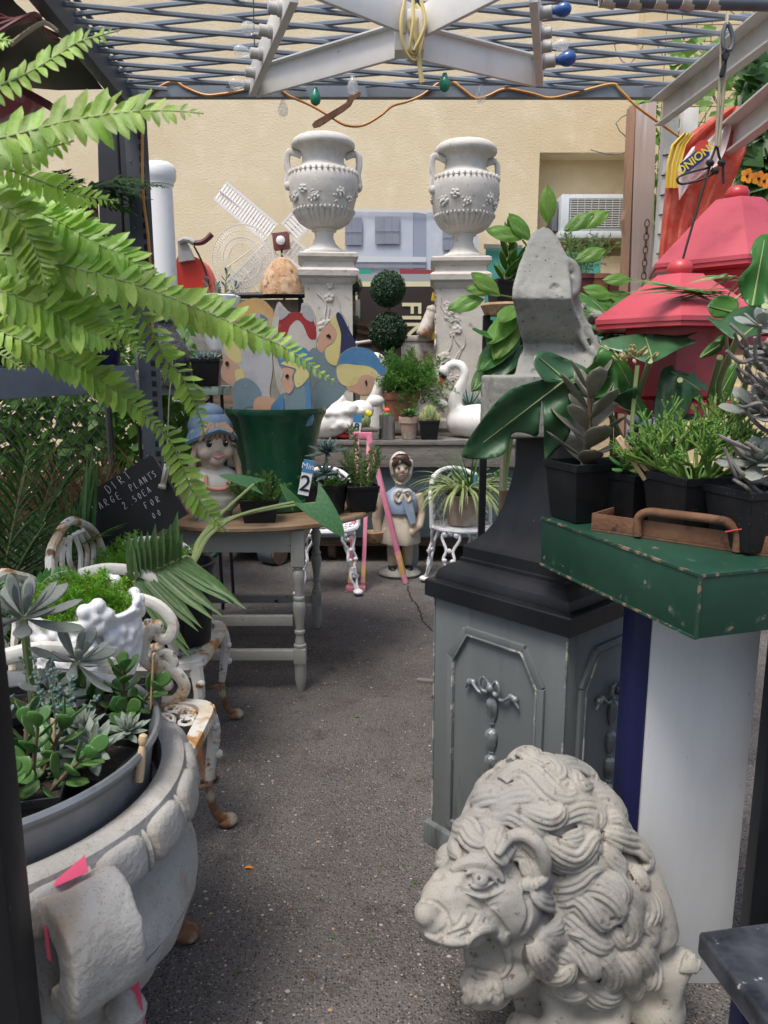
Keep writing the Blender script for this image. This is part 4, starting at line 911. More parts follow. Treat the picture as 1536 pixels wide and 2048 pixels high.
yc = thing('trough_planter', 'small grey trough with a yellow topped cactus and price tag 8', 'potted cactus', onplank(728,5.42))
MB().box((-29*k,-.05,0), (29*k,.05,17*k), bev=.006).merge(MB().box((-31*k,-.055,17*k), (31*k,.055,23*k), bev=.004)).build('trough', X['greywood'], yc)
for x, z in ((-.02,.0),(.02,.02)): MB().ball((x,0,23*k+.03+z), (.03,.03,.045), 20, 10, fn=lambda v: 1+.08*sin(9*atan2(v.y, v.x))).build('cactus_body', X['spider'], yc)
MB().ball((.035,0,23*k+.1), .024, 10, 8, fn=lambda v: 1+.15*sin(7*atan2(v.y, v.x)+v.z*5)).build('graft', X['cactusyellow'], yc)
MB().box((-.03,-.003,0), (.03,0,.13), TR((-.055,-.056,.05),(0,.12,0))).build('price_tag', X['paperwhite'], yc); MB().box((-.03,-.0045,.075), (.03,-.0035,.13), TR((-.055,-.056,.05),(0,.12,0))).build('tag_header', X['tagblue'], yc)
text_mesh('8', .08, X['ink'], 'tag_number', yc, facing((-.051,-.0625,.088), 0, -.12), .0005, .001)
# agave by the swan, leafy plant behind
ag = thing('potted_agave', 'spiky blue green succulent growing behind the swan', 'potted succulent', onplank(938,5.9)); rdpot(ag, .1, .17, 'blackplastic'); rosette(ag, (0,0,.2), .22, 38, lm('spk', 'bluesucc', lambda: fatleaf(.12,.06,1,.15,'needle')), inner=10, outer=95, smin=.7)
# ================================================================== MIDDLE OF THE YARD
random.seed(5)
# ---- girl statue with headscarf
gb = WZ(800,1150,0); gs = thing('girl_statue', 'weathered statue of a girl in headscarf and blue cape before the cart', 'statue', gb, radians(8)); h = W(800,893,gb.y).z
u = h/.9
b = MB()
def B(c, r, n=14, m=10, M=None): b.ball(Vector(c)*u, tuple(x*u for x in r) if not isinstance(r, (int, float)) else r*u, n, m, M)
def T(p, r, n=10): b.tube([Vector(q)*u for q in p], [x*u for x in r], n)
for s in (-1, 1):
    T([(s*.05,0,.3), (s*.052,-.005,.2), (s*.055,0,.12), (s*.055,.0,.07)], [.048,.042,.036,.03])
    T([(s*.11,.0,.57), (s*.135,-.01,.5), (s*.14,-.02,.43), (s*.12,-.075,.36), (s*.07,-.1,.33)] if s > 0 else [(s*.11,0,.57), (s*.145,0,.49), (s*.165,0,.4), (s*.16,-.02,.33)], [.045,.04,.035,.03,.024])
    B(((.06,-.105,.325) if s > 0 else (-.16,-.025,.31)), (.03,.028,.036))
T([(0,.0,.3), (0,0,.42), (0,0,.5), (0,0,.58), (0,0,.62)], [.1,.085,.09,.075,.03]); T([(0,0,.6), (0,-.005,.68)], [.04,.036]); B((0,-.012,.755), (.056,.064,.072)); B((0,-.035,.72), (.045,.045,.045)); B((0,-.085,.745), (.011,.014,.014), 8, 6)
B((.028,-.062,.735), (.02,.016,.018), 8, 6); B((-.028,-.062,.735), (.02,.016,.018), 8, 6)
fuse(b, 'body', X['skin'], .008*u, 3, gs)
b = MB()
b.lathe([(r*u, z*u) for r, z in ((.138,.24),(.143,.26),(.132,.34),(.112,.42),(.1,.47),(.088,.5))], 30, TR((0,0,0)), fn=lambda a, t, z: 1+.05*sin(a*8)*(1-t)+.03*sin(a*13+1)*(1-t)); b.build('dress', X['oldbody'], gs)
b = MB(); b.lathe([(r*u, z*u) for r, z in ((.118,.455),(.125,.49),(.12,.54),(.1,.585),(.055,.615),(.04,.625))], 30, fn=lambda a, t, z: 1+(.12*max(0, -sin(a))-.05)*(1-t)); b.m = 0
b.add([Vector(q)*u for q in ((-.02,-.135,.56),(.06,-.12,.56),(.085,-.128,.40),(.05,-.135,.385),(.035,-.14,.42))], [(0,1,2,3,4)]); b.build('cape', X['bluecloth'], gs)
b = MB()
for s in (-1, 1): b.tube(spline([Vector(q)*u for q in ((0,-.1,.6),(s*.04,-.12,.615),(s*.055,-.115,.575),(s*.03,-.12,.54),(0,-.115,.59))], 4), .014*u, 7)
b.build('scarf_bow', X['oldbody'], gs)
b = MB(); b.ball((0,.014*u,.77*u), (.074*u,.075*u,.096*u), 20, 14); b.tube(spline([Vector(q)*u for q in ((-.045,-.045,.685),(-.066,-.04,.74),(-.062,-.054,.81),(0,-.06,.853),(.062,-.054,.81),(.066,-.04,.74),(.045,-.045,.685),(0,-.045,.655))], 5, True), .0115*u, 8, closed=True)
sc = b.build('headscarf', X['oldbody'], gs)
for v in sc.data.vertices:
    if v.co.y < -.052*u and abs(v.co.x) < .06*u and .66*u < v.co.z < .85*u: v.co.y = -.03*u
b = MB()
for i in range(9): a = (i-4)/4; b.ball((a*.056*u, (-.07+.018*a*a)*u, (.815-.03*a*a)*u), (.017*u,.014*u,.022*u), 8, 6)
b.ball((0,-.045*u,.825*u), (.055*u,.04*u,.032*u), 12, 8); fuse(b, 'hair', X['brownhair'], .006*u, 2, gs)
for s in (-1, 1):
    MB().ball((s*.026*u,-.076*u,.763*u), (.011*u,.006*u,.006*u), 8, 6).build('eye', X['eye'], gs)
    MB().ball((s*.056*u,-.02*u,.05*u), (.034*u,.062*u,.026*u), 12, 8).build('shoe', X['blackcord'], gs)
MB().ball((0,-.081*u,.717*u), (.014*u,.006*u,.005*u), 8, 6).build('mouth', X['lips'], gs)
MB().ball((0,0,.02*u), (.15*u,.13*u,.045*u), 20, 10, fn=lambda v: 1+.06*noise.noise(v*3)).build('rock_base', X['concrete'], gs); MB().ball((.09*u,.09*u,.15*u), (.06*u,.05*u,.15*u), 12, 10, fn=lambda v: 1+.12*noise.noise(v*3)).build('stump', X['concrete'], gs)
b = MB(); b.lathe([(.04*u,0),(.06*u,.03*u),(.07*u,.07*u),(.062*u,.07*u)], 16, TR((-.185*u,-.02*u,.25*u))); b.build('basket', X['wicker'], gs)
# ---- white bistro chairs
def cast_leg(parent, p, q, mt, s=1.0, out=(0,-1,0)):      # ornate cast leg: two scroll stems, bosses, knot and paw
    p = Vector(p); q = Vector(q); d = q-p; L = d.length; o = Vector(out).normalized(); sd = d.cross(o).normalized()
    b = MB(); f = lambda t, x, y: p+d*t+sd*(x*L)+o*(y*L)
    for s_ in (-1, 1):
        b.tube(spline([f(0,s_*.13,0), f(.12,s_*.15,.0), f(.3,s_*.06,.01), f(.45,s_*.1,.02), f(.6,s_*.035,.0), f(.75,s_*.07,.0), f(.88,s_*.03,.02), f(.96,s_*.03,.05)], 4), [.026*L,.02*L], 6)
        b.ball(f(.04,s_*.1,.02), (.05*L,.04*L,.05*L), 8, 6); b.ball(f(.46,s_*.07,.03), (.045*L,.03*L,.035*L), 8, 6)
    for i in range(7): b.ball(f(.6+.035*(i//2),(-.03,.03)[i % 2],.025), .028*L, 7, 5)
    b.ball(f(.0,0,.02), (.06*L,.05*L,.06*L), 9, 6); b.ball(f(.3,0,.02), .04*L, 8, 6)
    b.ball(p+d*.985+o*.06*L, (.085*L,.1*L,.045*L), 12, 7)
    return b.build('leg', X[mt], parent)
def lattice(parent, P0, ux, uy, w_, h_, mt, nx=6, ny=5, nm='back_panel'):
    b = MB()
    def f(a, c): return Vector(P0)+Vector(ux)*(a*w_)+Vector(uy)*(c*h_)
    b.tube(spline([f(0,0), f(.02,.5), f(.12,.9), f(.5,1.08), f(.88,.9), f(.98,.5), f(1,0)], 5), .014, 7)
    for i in range(nx):
        for j in range(ny):
            c = (j+.5)/ny; a = (i+.5)/nx
            if (a-.5)**2*3.2+max(0, c-.45)**2*2.4 > .8: continue
            P = f(a, c); r = .4*w_/nx; b.tube([P+(Vector(ux)*cos(t*.785)+Vector(uy)*sin(t*.785))*r*(1+.25*cos(t*.785*4)) for t in range(8)], .0065, 5, closed=True); b.ball(P+Vector(ux)*r*1.1, .011, 6, 4); b.ball(P+Vector(uy)*r*1.1, .012, 6, 4)
    return b.build(nm, X[mt], parent)
def bistro(label, c, yaw, back=True):
    t = thing('bistro_chair', label, 'chair', c, yaw, 'white cast iron bistro chairs'); z = .42; R = .2
    MB().tube([(cos(a*pi/20)*R, sin(a*pi/20)*R, z) for a in range(40)], .014, 7, closed=True).build('seat_rim', X['castwhite'], t)
    b = MB()
    for k in range(7):
        r = R*(k+.6)/7.6; b.tube([(cos(a*pi/12)*r, sin(a*pi/12)*r, z+.004) for a in range(24)], .006, 5, closed=True)
    for k in range(14): a = 2*pi*k/14; b.tube([(cos(a)*.02, sin(a)*.02, z), (cos(a)*R, sin(a)*R, z)], .008, 5)
    b.build('seat', X['castwhite'], t)
    for a in (-pi/4, -3*pi/4, pi/4, 3*pi/4):
        cast_leg(t, (cos(a)*R*.92, sin(a)*R*.92, z-.01), (cos(a)*R*1.25, sin(a)*R*1.25, .02), 'castwhite', 1, (cos(a), sin(a), 0))
    if back:
        N_ = 7; b = MB()
        for i in range(N_):
            a = radians(20+140*i/(N_-1)); 
            for j in range(4):
                z_ = z+.06+j*.075*(1 if abs(i-3) < 3 else .7); P = Vector((cos(a)*R*(1.02+.06*j/4), sin(a)*R*(1.02+.06*j/4), z_)); tx = Vector((-sin(a), cos(a), 0)); r = .032
                b.tube([P+(tx*cos(q*.785)+Vector((0,0,1))*sin(q*.785))*r*(1+.2*cos(q*.785*4)) for q in range(8)], .0075, 5, closed=True); b.ball(P+Vector((0,0,.034)), .012, 6, 4); b.ball(P+tx*.034, .012, 6, 4)
        b.tube(spline([(cos(radians(a))*R*1.05, sin(radians(a))*R*1.05, z+zz) for a, zz in ((5,.0),(8,.12),(20,.24),(55,.33),(90,.36),(125,.33),(160,.24),(172,.12),(175,0))], 5), .015, 8); b.build('backrest', X['castwhite'], t)
    return t
l1 = WZ(655,1176,0); bistro('white cast iron bistro chair behind the pink legs and wooden table', (l1.x, l1.y, 0), .1)
r1 = WZ(922,1174,0); bistro('white cast iron bistro chair carrying the pale grass pot', (r1.x, r1.y, 0), .3)
cn = thing('tomato_can', 'large red tomato puree can on the left bistro chair', 'can', (W(642,1075,l1.y-.05).x, l1.y-.07, .436)); rr = .066
MB().lathe([(rr,0),(rr,.16),(rr*.96,.162),(rr*.94,.15)], 28).build('can', X['steel'], cn); MB().lathe([(rr*1.006,.012),(rr*1.006,.15)], 28, cap=False).build('label', X['tincan'], cn)
tm = text_mesh('tomato puree', .022, X['paperwhite'], 'label_text', cn, None, .0003)
for v in tm.data.vertices:
    a = v.co.x/rr-pi/2; z = v.co.y; v.co = Vector((cos(a)*rr*1.012, sin(a)*rr*1.012, .035+z))
# ---- pink stand
pk = thing('pink_easel', 'pink painted wooden easel with twin rails and worn tips', 'easel', WZ(712,1182,0)); p0 = Vector(pk.location); Y0 = p0.y
Wq = lambda x, y, Y: W(x, y, Y)-p0
topY = Y0+.28
for xa_, xb_ in ((700,716),(726,738)):
    a, b2 = Wq(xa_,1172,Y0+.0), Wq(xb_,872,topY); MB().bar(a, b2, .026, .02, bev=.003).build('rail', X['pink'], pk); MB().bar(a+Vector((0,-.0025,.02)), a+(b2-a)*.16+Vector((0,-.0025,0)), .0275, .021, bev=.003).build('worn_rail_foot', X['pinkworn'], pk)
MB().box(Wq(692,1184,Y0-.03), Wq(731,1169,Y0+.03)+Vector((0,0,.0)), bev=.004).build('foot_block', X['pink'], pk)
a, b2 = Wq(811,1166,WZ(812,1168,0).y), Wq(738,872,topY-.03); MB().bar(a, b2, .032, .032, bev=.004).build('rear_pole', X['pink'], pk); MB().bar(a+(b2-a)*.06, a+(b2-a)*.22, .0335, .0335, bev=.004).build('worn_pole_foot', X['pinkworn'], pk); MB().tube([a-(b2-a)*.03, a+(b2-a)*.02], .012, 8).build('tip', X['chrome'], pk); MB().tube([a, a+(b2-a)*.055], .02, 10).build('ferrule', X['pink'], pk)
MB().box(Wq(703,878,topY-.02), Wq(744,864,topY+.03), bev=.006).build('head_block', X['pink'], pk); MB().tube([Wq(744,890,topY-.06), Wq(744,890,topY+.02)], .018, 10).build('hinge_bolt', X['chrome'], pk)
# ---- pale grass pot + spiky plant on right chair
gp = thing('potted_spider_plant', 'pale arching grass plant in a whitewashed pot on the right chair', 'potted plant', (W(925,1060,r1.y-.02).x, r1.y-.02, .438)); rdpot(gp, .125, .2, 'palepot', .8, .1, 1.02)
b = [lm('sp%d' % i, 'spider', lambda: leafmb(.045, 'strap', 9, .2, 1.5+.4*i)) for i in range(3)]
for k in range(150):
    a = U(0, 6.28); d = Vector((cos(a)*.8, sin(a)*.8, U(.3,1.3))).normalized(); link('blade', b[k % 3], gp, aim((cos(a)*.03, sin(a)*.03, .2), d, (0,0,1), U(.26,.46)))
b2_ = lm('spk2', 'palm', lambda: leafmb(.035, 'needle', 4, .2, .25))
for k in range(34): a = U(0, 6.28); d = Vector((cos(a)*.7-.3, sin(a)*.5, U(.5,1.4))).normalized(); link('blade', b2_, gp, aim((.05,.03,.22), d, (0,0,1), U(.3,.46)))
dk2 = lm('ov', 'jade', lambda: leafmb(.7, 'oval', 5, .05, .3))
for x, y in ((.12,.02),(.17,-.05)): stemleaves(gp, [(x*.5,y,.17), (x,y,.26), (x*1.25,y,.36)], .004, dk2, 12, .05, 'stem', 75, .2)
MB().box((.06,-.06,.16), (.075,-.056,.33)).build('plant_tag', X['tagblue'], gp)
# ---- gate-leg table
TZ = .775; lf0 = WZ(601,1385,0)
tb = thing('oval_table', 'oval wooden topped table with putty grey turned legs', 'table', (-.62, 3.62, 0)); t0 = Vector(tb.location)
cx, cyy, ax_, ay_ = 0, 0, W(757,1003,3.72).x-t0.x, .6
b = MB(); N_ = 64
for (k, z) in ((.985,-.026),(1,-.02),(1,-.008),(.99,0)):
    pass
pr = [(.985,-.026),(1,-.02),(1,-.006),(.988,0)]
vs = []
for k, z in pr:
    for j in range(N_): a = 2*pi*j/N_; vs.append((cos(a)*ax_*k, sin(a)*ay_*k, TZ+z))
fs = [(i*N_+j, i*N_+(j+1) % N_, (i+1)*N_+(j+1) % N_, (i+1)*N_+j) for i in range(3) for j in range(N_)]+[tuple(range(N_))[::-1], tuple(3*N_+j for j in range(N_))]
b.add(vs, fs).build('table_top', X['wood'], tb, ang=50)
lx = lf0.x-t0.x; ly = lf0.y-t0.y+.02
legp = [(.012,0),(.017,.01),(.0245,.05),(.0265,.11),(.028,.135),(.0285,.136),(.026,.2),(.0285,.22),(.022,.225),(.019,.25),(.0165,.27),(.024,.275),(.024,.285),(.017,.29),(.021,.33),(.027,.37),(.0295,.4),(.025,.42),(.019,.425),(.026,.43),(.026,.44),(.019,.445),(.018,.47),(.024,.51),(.028,.545),(.024,.56),(.018,.565),(.024,.57),(.02,.58)]
lg = MB().lathe(legp, 18).merge(MB().box((-.029,-.029,.58), (.029,.029,TZ-.03), bev=.004)).merge(MB().box((-.0275,-.0275,.135), (.0275,.0275,.205), bev=.005)).mesh('leg', X['tablegrey'])
ym = .42
LP = [(lx,ly),(lx-.85,ly),(lx,ly+2*ym),(lx-.85,ly+2*ym)]
for x, y in LP: link('leg', lg, tb, TR((x,y,0)))
for y in (ly, ly+2*ym): MB().box((lx-.82,y-.022,TZ-.13), (lx-.03,y+.0,TZ-.027), bev=.003).build('apron', X['tablegrey'], tb); MB().box((lx-.82,y-.018,.15), (lx-.028,y+.018,.195), bev=.004).build('stretcher', X['tablegrey'], tb)
for x in (lx, lx-.85): MB().box((x-.015,ly+.03,TZ-.13), (x+.012,ly+2*ym-.03,TZ-.027), bev=.003).build('apron', X['tablegrey'], tb)
MB().box((lx-.82,ly-.016,.31), (lx-.028,ly+.014,.355), bev=.004).build('stretcher', X['tablegrey'], tb)
# ---- green glazed pot with painted cutouts
gp_c = W(556,970,3.5); gp_c.z = TZ; k = mpp(556,820,3.5)
gpt = thing('green_glazed_pot', 'big dark green glazed pot on the oval table', 'pot', gp_c); hz = W(556,815,3.5).z-TZ
MB().lathe([(.175,0),(.185,.01),(.187,.05),(.175,.055),(.172,.07),(71*k,hz*.28),(80*k,hz*.6),(90*k,hz*.86),(97*k,hz*.93),(100*k,hz*.955),(100*k,hz),(93*k,hz),(88*k,hz*.9)], 48, fn=lambda a, t, z: 1+.008*sin(a*3+z*20)).build('body', X['greenglaze'], gpt)
MB().lathe([(88*k,hz*.82),(0,hz*.84)], 32).build('fill', X['soil'], gpt)
# painted plywood cutouts standing in the pot
def cutout(label, Y, outline, patches, deep=.016):
    q = [W(x, y, Y) for x, y in outline]; cx_ = sum(v.x for v in q)/len(q); zb_ = min(v.z for v in q)
    t = thing('painted_cutout', label, 'cutout figure', (cx_, Y, zb_), 0, 'painted plywood heads')
    wpart(poly_px(outline, Y+deep, deep).build('plywood', X['ply'], smooth=False), t)
    cpx = sum(p[0] for p in outline)/len(outline); cpy = sum(p[1] for p in outline)/len(outline)
    wpart(poly_px([(cpx+(x-cpx)*.985, cpy+(y-cpy)*.988) for x, y in outline], Y-.0004, .0006).build('ground_coat', X[patches[0][0]], smooth=False), t)
    for i, (mt, pts) in enumerate(patches[1:]): wpart(poly_px(pts, Y-.0012*(i+1), .0008).build('paint_patch', X[mt], smooth=False), t)
    return t
sp = lambda *p: spl2(p, 4)
cutout('painted cutout head with blond fringe and pale grey bonnet facing left', 3.42,
  sp((450,672),(470,664),(498,662),(530,664),(542,690),(546,740),(540,790),(560,815),(565,860),(466,860),(468,800),(462,768),(446,760),(441,742),(446,722),(443,700)),
  [('cgrey',), ('chair', sp((446,690),(452,672),(470,666),(478,690),(484,720),(474,726),(458,716))), ('cskin', sp((444,704),(458,716),(474,728),(484,744),(480,768),(466,772),(450,762),(442,744),(447,722))),
   ('chair', sp((470,742),(484,738),(490,752),(486,768),(474,764))), ('cgreyblue', sp((468,768),(490,756),(512,768),(524,792),(512,812),(488,818),(486,858),(468,858),(466,800))), ('cskin', sp((508,802),(530,792),(558,804),(563,830),(540,850),(512,840))), ('eye', sp((450,726),(454,722),(458,727),(454,733)))])
cutout('painted cutout child in a blue cap facing down left at the middle', 3.36,
  sp((556,712),(576,698),(600,694),(618,706),(622,730),(620,760),(622,790),(624,850),(560,850),(540,820),(560,790),(572,784),(562,764),(566,744),(558,730)),
  [('cgreyblue',), ('cblue', sp((555,711),(576,697),(602,693),(619,706),(622,738),(604,736),(590,724),(574,722),(562,728))), ('chair', sp((562,728),(576,722),(594,728),(612,738),(618,752),(604,770),(592,774),(588,752),(592,738))), ('cskin', sp((564,738),(578,736),(588,742),(584,756),(588,772),(580,786),(572,784),(563,766),(567,748))),
   ('cblue', sp((610,764),(620,772),(622,800),(622,846),(614,846),(612,800))), ('cblue', sp((540,820),(556,800),(566,792),(566,856),(544,856))), ('eye', sp((570,752),(575,748),(578,752),(574,757)))])
cutout('painted cutout head in a dark navy hood facing up left at the back', 3.62,
  sp((640,666),(652,648),(668,634),(678,626),(696,656),(706,676),(712,692),(700,720),(690,740),(684,780),(646,826),(600,850),(604,740),(620,700),(636,694),(634,680)),
  [('cgreyblue',), ('cskin', sp((635,690),(640,666),(654,650),(668,640),(674,664),(668,682),(652,694),(644,706),(634,696))), ('chair', sp((660,642),(676,630),(682,660),(680,700),(674,730),(656,724),(650,700),(668,684),(674,664))), ('cnavy', sp((672,632),(680,626),(698,658),(712,690),(698,700),(682,712),(682,668))), ('eye', sp((652,672),(658,668),(662,674),(658,676)))])
cutout('painted cutout head in a blue beret bending down to the right', 3.5,
  sp((676,720),(684,706),(706,694),(736,698),(752,710),(764,730),(774,742),(766,752),(756,748),(748,764),(742,786),(726,792),(704,784),(694,780),(676,800),(640,824),(616,850),(622,780),(640,752),(668,744)),
  [('cgreyblue',), ('cblue', sp((682,728),(684,708),(708,695),(738,698),(754,712),(764,730),(773,742),(760,748),(738,732),(710,730))), ('chair', sp((674,734),(690,728),(712,730),(738,733),(756,746),(750,758),(738,750),(722,752),(712,768),(690,772),(676,758))), ('cskin', sp((692,774),(712,768),(722,752),(736,750),(750,758),(742,784),(726,790),(706,784))), ('eye', sp((730,764),(733,760),(735,768),(733,773)))])
cutout('tan cutout hat shape with a spotted grey face below at the rear left', 3.78,
  sp((468,630),(472,612),(496,598),(520,597),(538,610),(548,632),(540,700),(520,760),(500,760),(490,700),(474,650)),
  [('ctan',), ('cgrey', sp((500,652),(506,630),(520,626),(536,634),(538,660),(530,690),(506,690))), ('cgreyblue', sp((496,646),(502,630),(510,630),(508,648))), ('cgreyblue', sp((520,628),(534,636),(534,646),(524,642)))])
cutout('white cat eared cutout with a red hood standing at the rear', 3.74,
  sp((538,680),(544,640),(556,604),(568,614),(580,624),(600,624),(604,606),(618,610),(630,632),(632,656),(630,720),(600,790),(560,790),(545,720)),
  [('cwhite',), ('cred', sp((556,660),(560,636),(578,626),(604,626),(626,640),(633,664),(631,678),(618,676),(606,650),(594,640),(580,652),(572,672),(558,672))), ('cgrey', sp((606,632),(606,612),(616,612),(626,628),(624,644))), ('cgrey', sp((557,630),(558,612),(568,618),(578,626),(562,640)))])
# ---- girl bust with blue bonnet on the table
gbp = W(430,1035,3.2); gbp.z = TZ
bu = thing('girl_bust', 'painted bust of a girl with pigtails in a blue bonnet on the table', 'bust', gbp, radians(30)); u = (W(430,797,3.2).z-TZ)/.545
b = MB()
b.ball((0,0,.34*u), (.088*u,.088*u,.1*u), 18, 14); b.ball((.0,-.075*u,.325*u), (.012*u,.016*u,.013*u), 8, 6); b.ball((.045*u,-.05*u,.31*u), (.035*u,.035*u,.035*u), 10, 8); b.ball((-.045*u,-.05*u,.31*u), (.035*u,.035*u,.035*u), 10, 8); b.ball((0,-.06*u,.275*u), (.035*u,.03*u,.025*u), 10, 8)
b.tube([(0,0,.28*u), (0,.01*u,.2*u)], [.045*u,.055*u], 12); fuse(b, 'head', X['skin'], .006*u, 3, bu)
b = MB(); b.ball((0,.01*u,.16*u), (.135*u,.085*u,.09*u), 18, 12); b.ball((.1*u,-.0*u,.14*u), (.06*u,.06*u,.07*u), 12, 8); b.ball((-.1*u,0,.14*u), (.06*u,.06*u,.07*u), 12, 8); b.ball((0,0,.08*u), (.12*u,.08*u,.06*u), 14, 8); fuse(b, 'blouse', X['blouse'], .008*u, 3, bu)
b = MB(); b.tube(spline([Vector(q)*u for q in ((-.05,-.06,.21),(-.055,-.082,.165),(0,-.095,.15),(.055,-.082,.165),(.05,-.06,.21))], 5), .009*u, 8); b.build('yoke', X['peach'], bu)
b = MB(); b.lathe([(.085*u,.0),(.075*u,.03*u),(.09*u,.05*u),(.07*u,.07*u)], 20); b.build('plinth', X['concrete'], bu)
b = MB()
for s in (-1, 1): b.tube(spline([Vector(q)*u for q in ((s*.075,-.02,.33),(s*.1,-.03,.27),(s*.105,-.05,.21),(s*.1,-.06,.15),(s*.09,-.065,.11))], 5), [.017*u]*8+[.014*u]*8+[.008*u]*5, 8)
for i in range(7): a = (i-3)/3; b.tube([(a*.03*u,-.07*u,.435*u), (a*.06*u,-.09*u,.4*u), (a*.075*u,-.075*u,.365*u)], [.018*u,.014*u,.006*u], 7)
b.build('hair', X['hairtan'], bu)
b = MB(); b.ball((0,.02*u,.42*u), (.098*u,.1*u,.075*u), 20, 12); b.ball((0,.02*u,.48*u), (.065*u,.065*u,.045*u), 16, 10); vs = []
for j in range(28): a = 2*pi*j/28; vs += [(cos(a)*.085*u, (sin(a)*.085+.01)*u, .43*u), (cos(a)*.118*u, (sin(a)*.115+.0)*u, (.385-.03*abs(cos(a))+.03*max(0,-sin(a)))*u), (cos(a)*.113*u, (sin(a)*.11)*u, (.372-.03*abs(cos(a))+.03*max(0,-sin(a)))*u)]
b.add(vs, [f for j in range(28) for f in ((j*3, ((j+1) % 28)*3, ((j+1) % 28)*3+1, j*3+1), (j*3+1, ((j+1) % 28)*3+1, ((j+1) % 28)*3+2, j*3+2), (j*3+2, ((j+1) % 28)*3+2, ((j+1) % 28)*3, j*3))]); b.build('bonnet', X['bonnet'], bu)
for s in (-1, 1):
    e = MB(); e.ball((s*.036*u,-.079*u,.352*u), (.014*u,.008*u,.016*u), 10, 7); e.build('eye', X['eye'], bu); MB().ball((s*.036*u+.004*u,-.0865*u,.358*u), .0035*u, 6, 4).build('eye_glint', X['whitepaint'], bu)
MB().tube(spline([Vector(q)*u for q in ((-.022,-.085,.297),(0,-.092,.289),(.022,-.085,.297))], 4), .0045*u, 6).build('mouth', X['lips'], bu)
# ---- pots on the table's right
def ontable(px, Y): p = W(px, 1000, Y); p.z = TZ+.0005; return p
ro = thing('potted_rosemary', 'fine leaved herb in a black square pot on the table edge', 'potted plant', ontable(722,3.42), .2); k = mpp(722,980,3.42); sqpot(ro, 64*k, 52*k)
sm = lm('sprR', 'rosemary', lambda: (lambda b: b)(sprig_mb(1, 26, .12, .075, 3, .1, .012, .01)))
if len(sm.materials) < 2: sm.materials.append(X['palestem'])
for q in range(24): a = U(0,6.28); t = U(0,.6); link('sprig', sm, ro, aim((cos(a)*.03, sin(a)*.03, .1), (cos(a)*t, sin(a)*t, 1), (U(-1,1),U(-1,1),.2), U(.13,.22)))
link('sprig', sm, ro, aim((.0,0,.1), (-.12,0,1), (0,-1,0), .3))
ev_ = thing('potted_echeveria', 'tall slate blue rosette succulent in a black pot on the table', 'potted succulent', ontable(652,3.32), -.3); sqpot(ev_, 70*k, 62*k)
rl_ = lm('fat2', 'slate', lambda: fatleaf(.34,.1,1,.3,'lance'))
for (x, y, z, r, n, ax) in ((0,.02,.28,.1,26,(.1,-.3,1)),(.01,-.03,.19,.07,22,(.3,-.6,1)),(-.05,.01,.15,.06,18,(-.4,-.5,1))):
    MB().tube([(x*.3,y*.3,.12), (x,y,z)], .008, 6).build('stem', X['palestem'], ev_); rosette(ev_, (x,y,z), r, n, rl_, ax, 15, 100)
sprs = lm('sprS', 'aspdark', lambda: (lambda b: b)(sprig_mb(1, 26, .1, .09, 4, .25, .018, .012)))
if len(sprs.materials) < 2: sprs.materials.append(X['palestem'])
for q in range(14): a = U(0,6.28); link('sprig', sprs, ev_, aim((cos(a)*.05, sin(a)*.05, .11), (cos(a)*.9, sin(a)*.9, .8), (0,0,1), U(.08,.13)))
se = thing('potted_sedum', 'bright needle leaved sedum in a black pot beside the bust', 'potted succulent', ontable(520,3.17), .1); sqpot(se, 72*k, 44*k)
for q in range(60): a = U(0,6.28); t = U(0,1.1); link('sprig', LM['sprSaspdark'] if q % 3 == 0 else lm('sprY', 'rosemary', lambda: (lambda b: b)(sprig_mb(1, 24, .1, .1, 4, .25, .018, .012))), se, aim((cos(a)*.05, sin(a)*.05, .07), (cos(a)*t, sin(a)*t, 1), (U(-1,1),0,1), U(.09,.15)))
for mm in LM.values():
    if len(mm.materials) < 2: mm.materials.append(X['palestem'])
def arrowleaf(parent, p, tip, up, wd, mt, part='leaf', lobes=True):
    p = Vector(p); tip = Vector(tip); L = (tip-p).length; M = aim(p, tip-p, up, L); b = MB(); ol = []
    for i in range(11): t = i/10; ol.append((t, wd*.5*((1-t)**.8*1.0+.0)*(1 if t > .06 else .9)))
    vs = []; nseg = 10
    for i in range(nseg+1):
        t = i/nseg; hw = wd*.5*(1-t)**.72*(1-.15*(1-t)); bend = -.16*t*t
        for j in range(5): u_ = (j-2)/2; vs.append((u_*hw, t-(.34*abs(u_)**1.2*(1-t)**2 if lobes else 0), bend+.1*abs(u_)*hw))
    b.add(vs, [(i*5+j, i*5+j+1, (i+1)*5+j+1, (i+1)*5+j) for i in range(nseg) for j in range(4)])
    return link(part, b.leafmesh('leaf', X[mt]), parent, M)
pt = thing('price_tag', 'white and blue price tag reading 2 stuck in the table pots', 'price tag', W(606,990,3.12)); k3 = mpp(606,950,3.12)
MB().box((-11*k3,-.001,0), (11*k3,.001,72*k3), TR((0,0,0),(0,.2,0))).build('card', X['paperwhite'], pt); MB().box((-11*k3,-.0022,46*k3), (11*k3,-.0014,72*k3), TR((0,0,0),(0,.2,0))).build('card_header', X['tagblue'], pt)
text_mesh('2', 46*k3, X['ink'], 'number', pt, facing((4.5*k3,-.0028,22*k3), 0, -.2), .0003, .0006); text_mesh('Min', 17*k3, X['paperwhite'], 'header_text', pt, facing((11*k3,-.003,58*k3), 0, -.2), .0003)
bb = thing('potted_cactus_dish', 'pale green tray and orange dish behind the blue grey succulents', 'dish', ontable(668,3.75)); MB().lathe([(.06,0),(.075,.05),(.07,.05)], 24).build('dish', X['terracotta'], bb); rosette(bb, (0,0,.05), .06, 10, LM['fat2slate'], inner=10, outer=80)
# ================================================================== LEFT SIDE
random.seed(77)
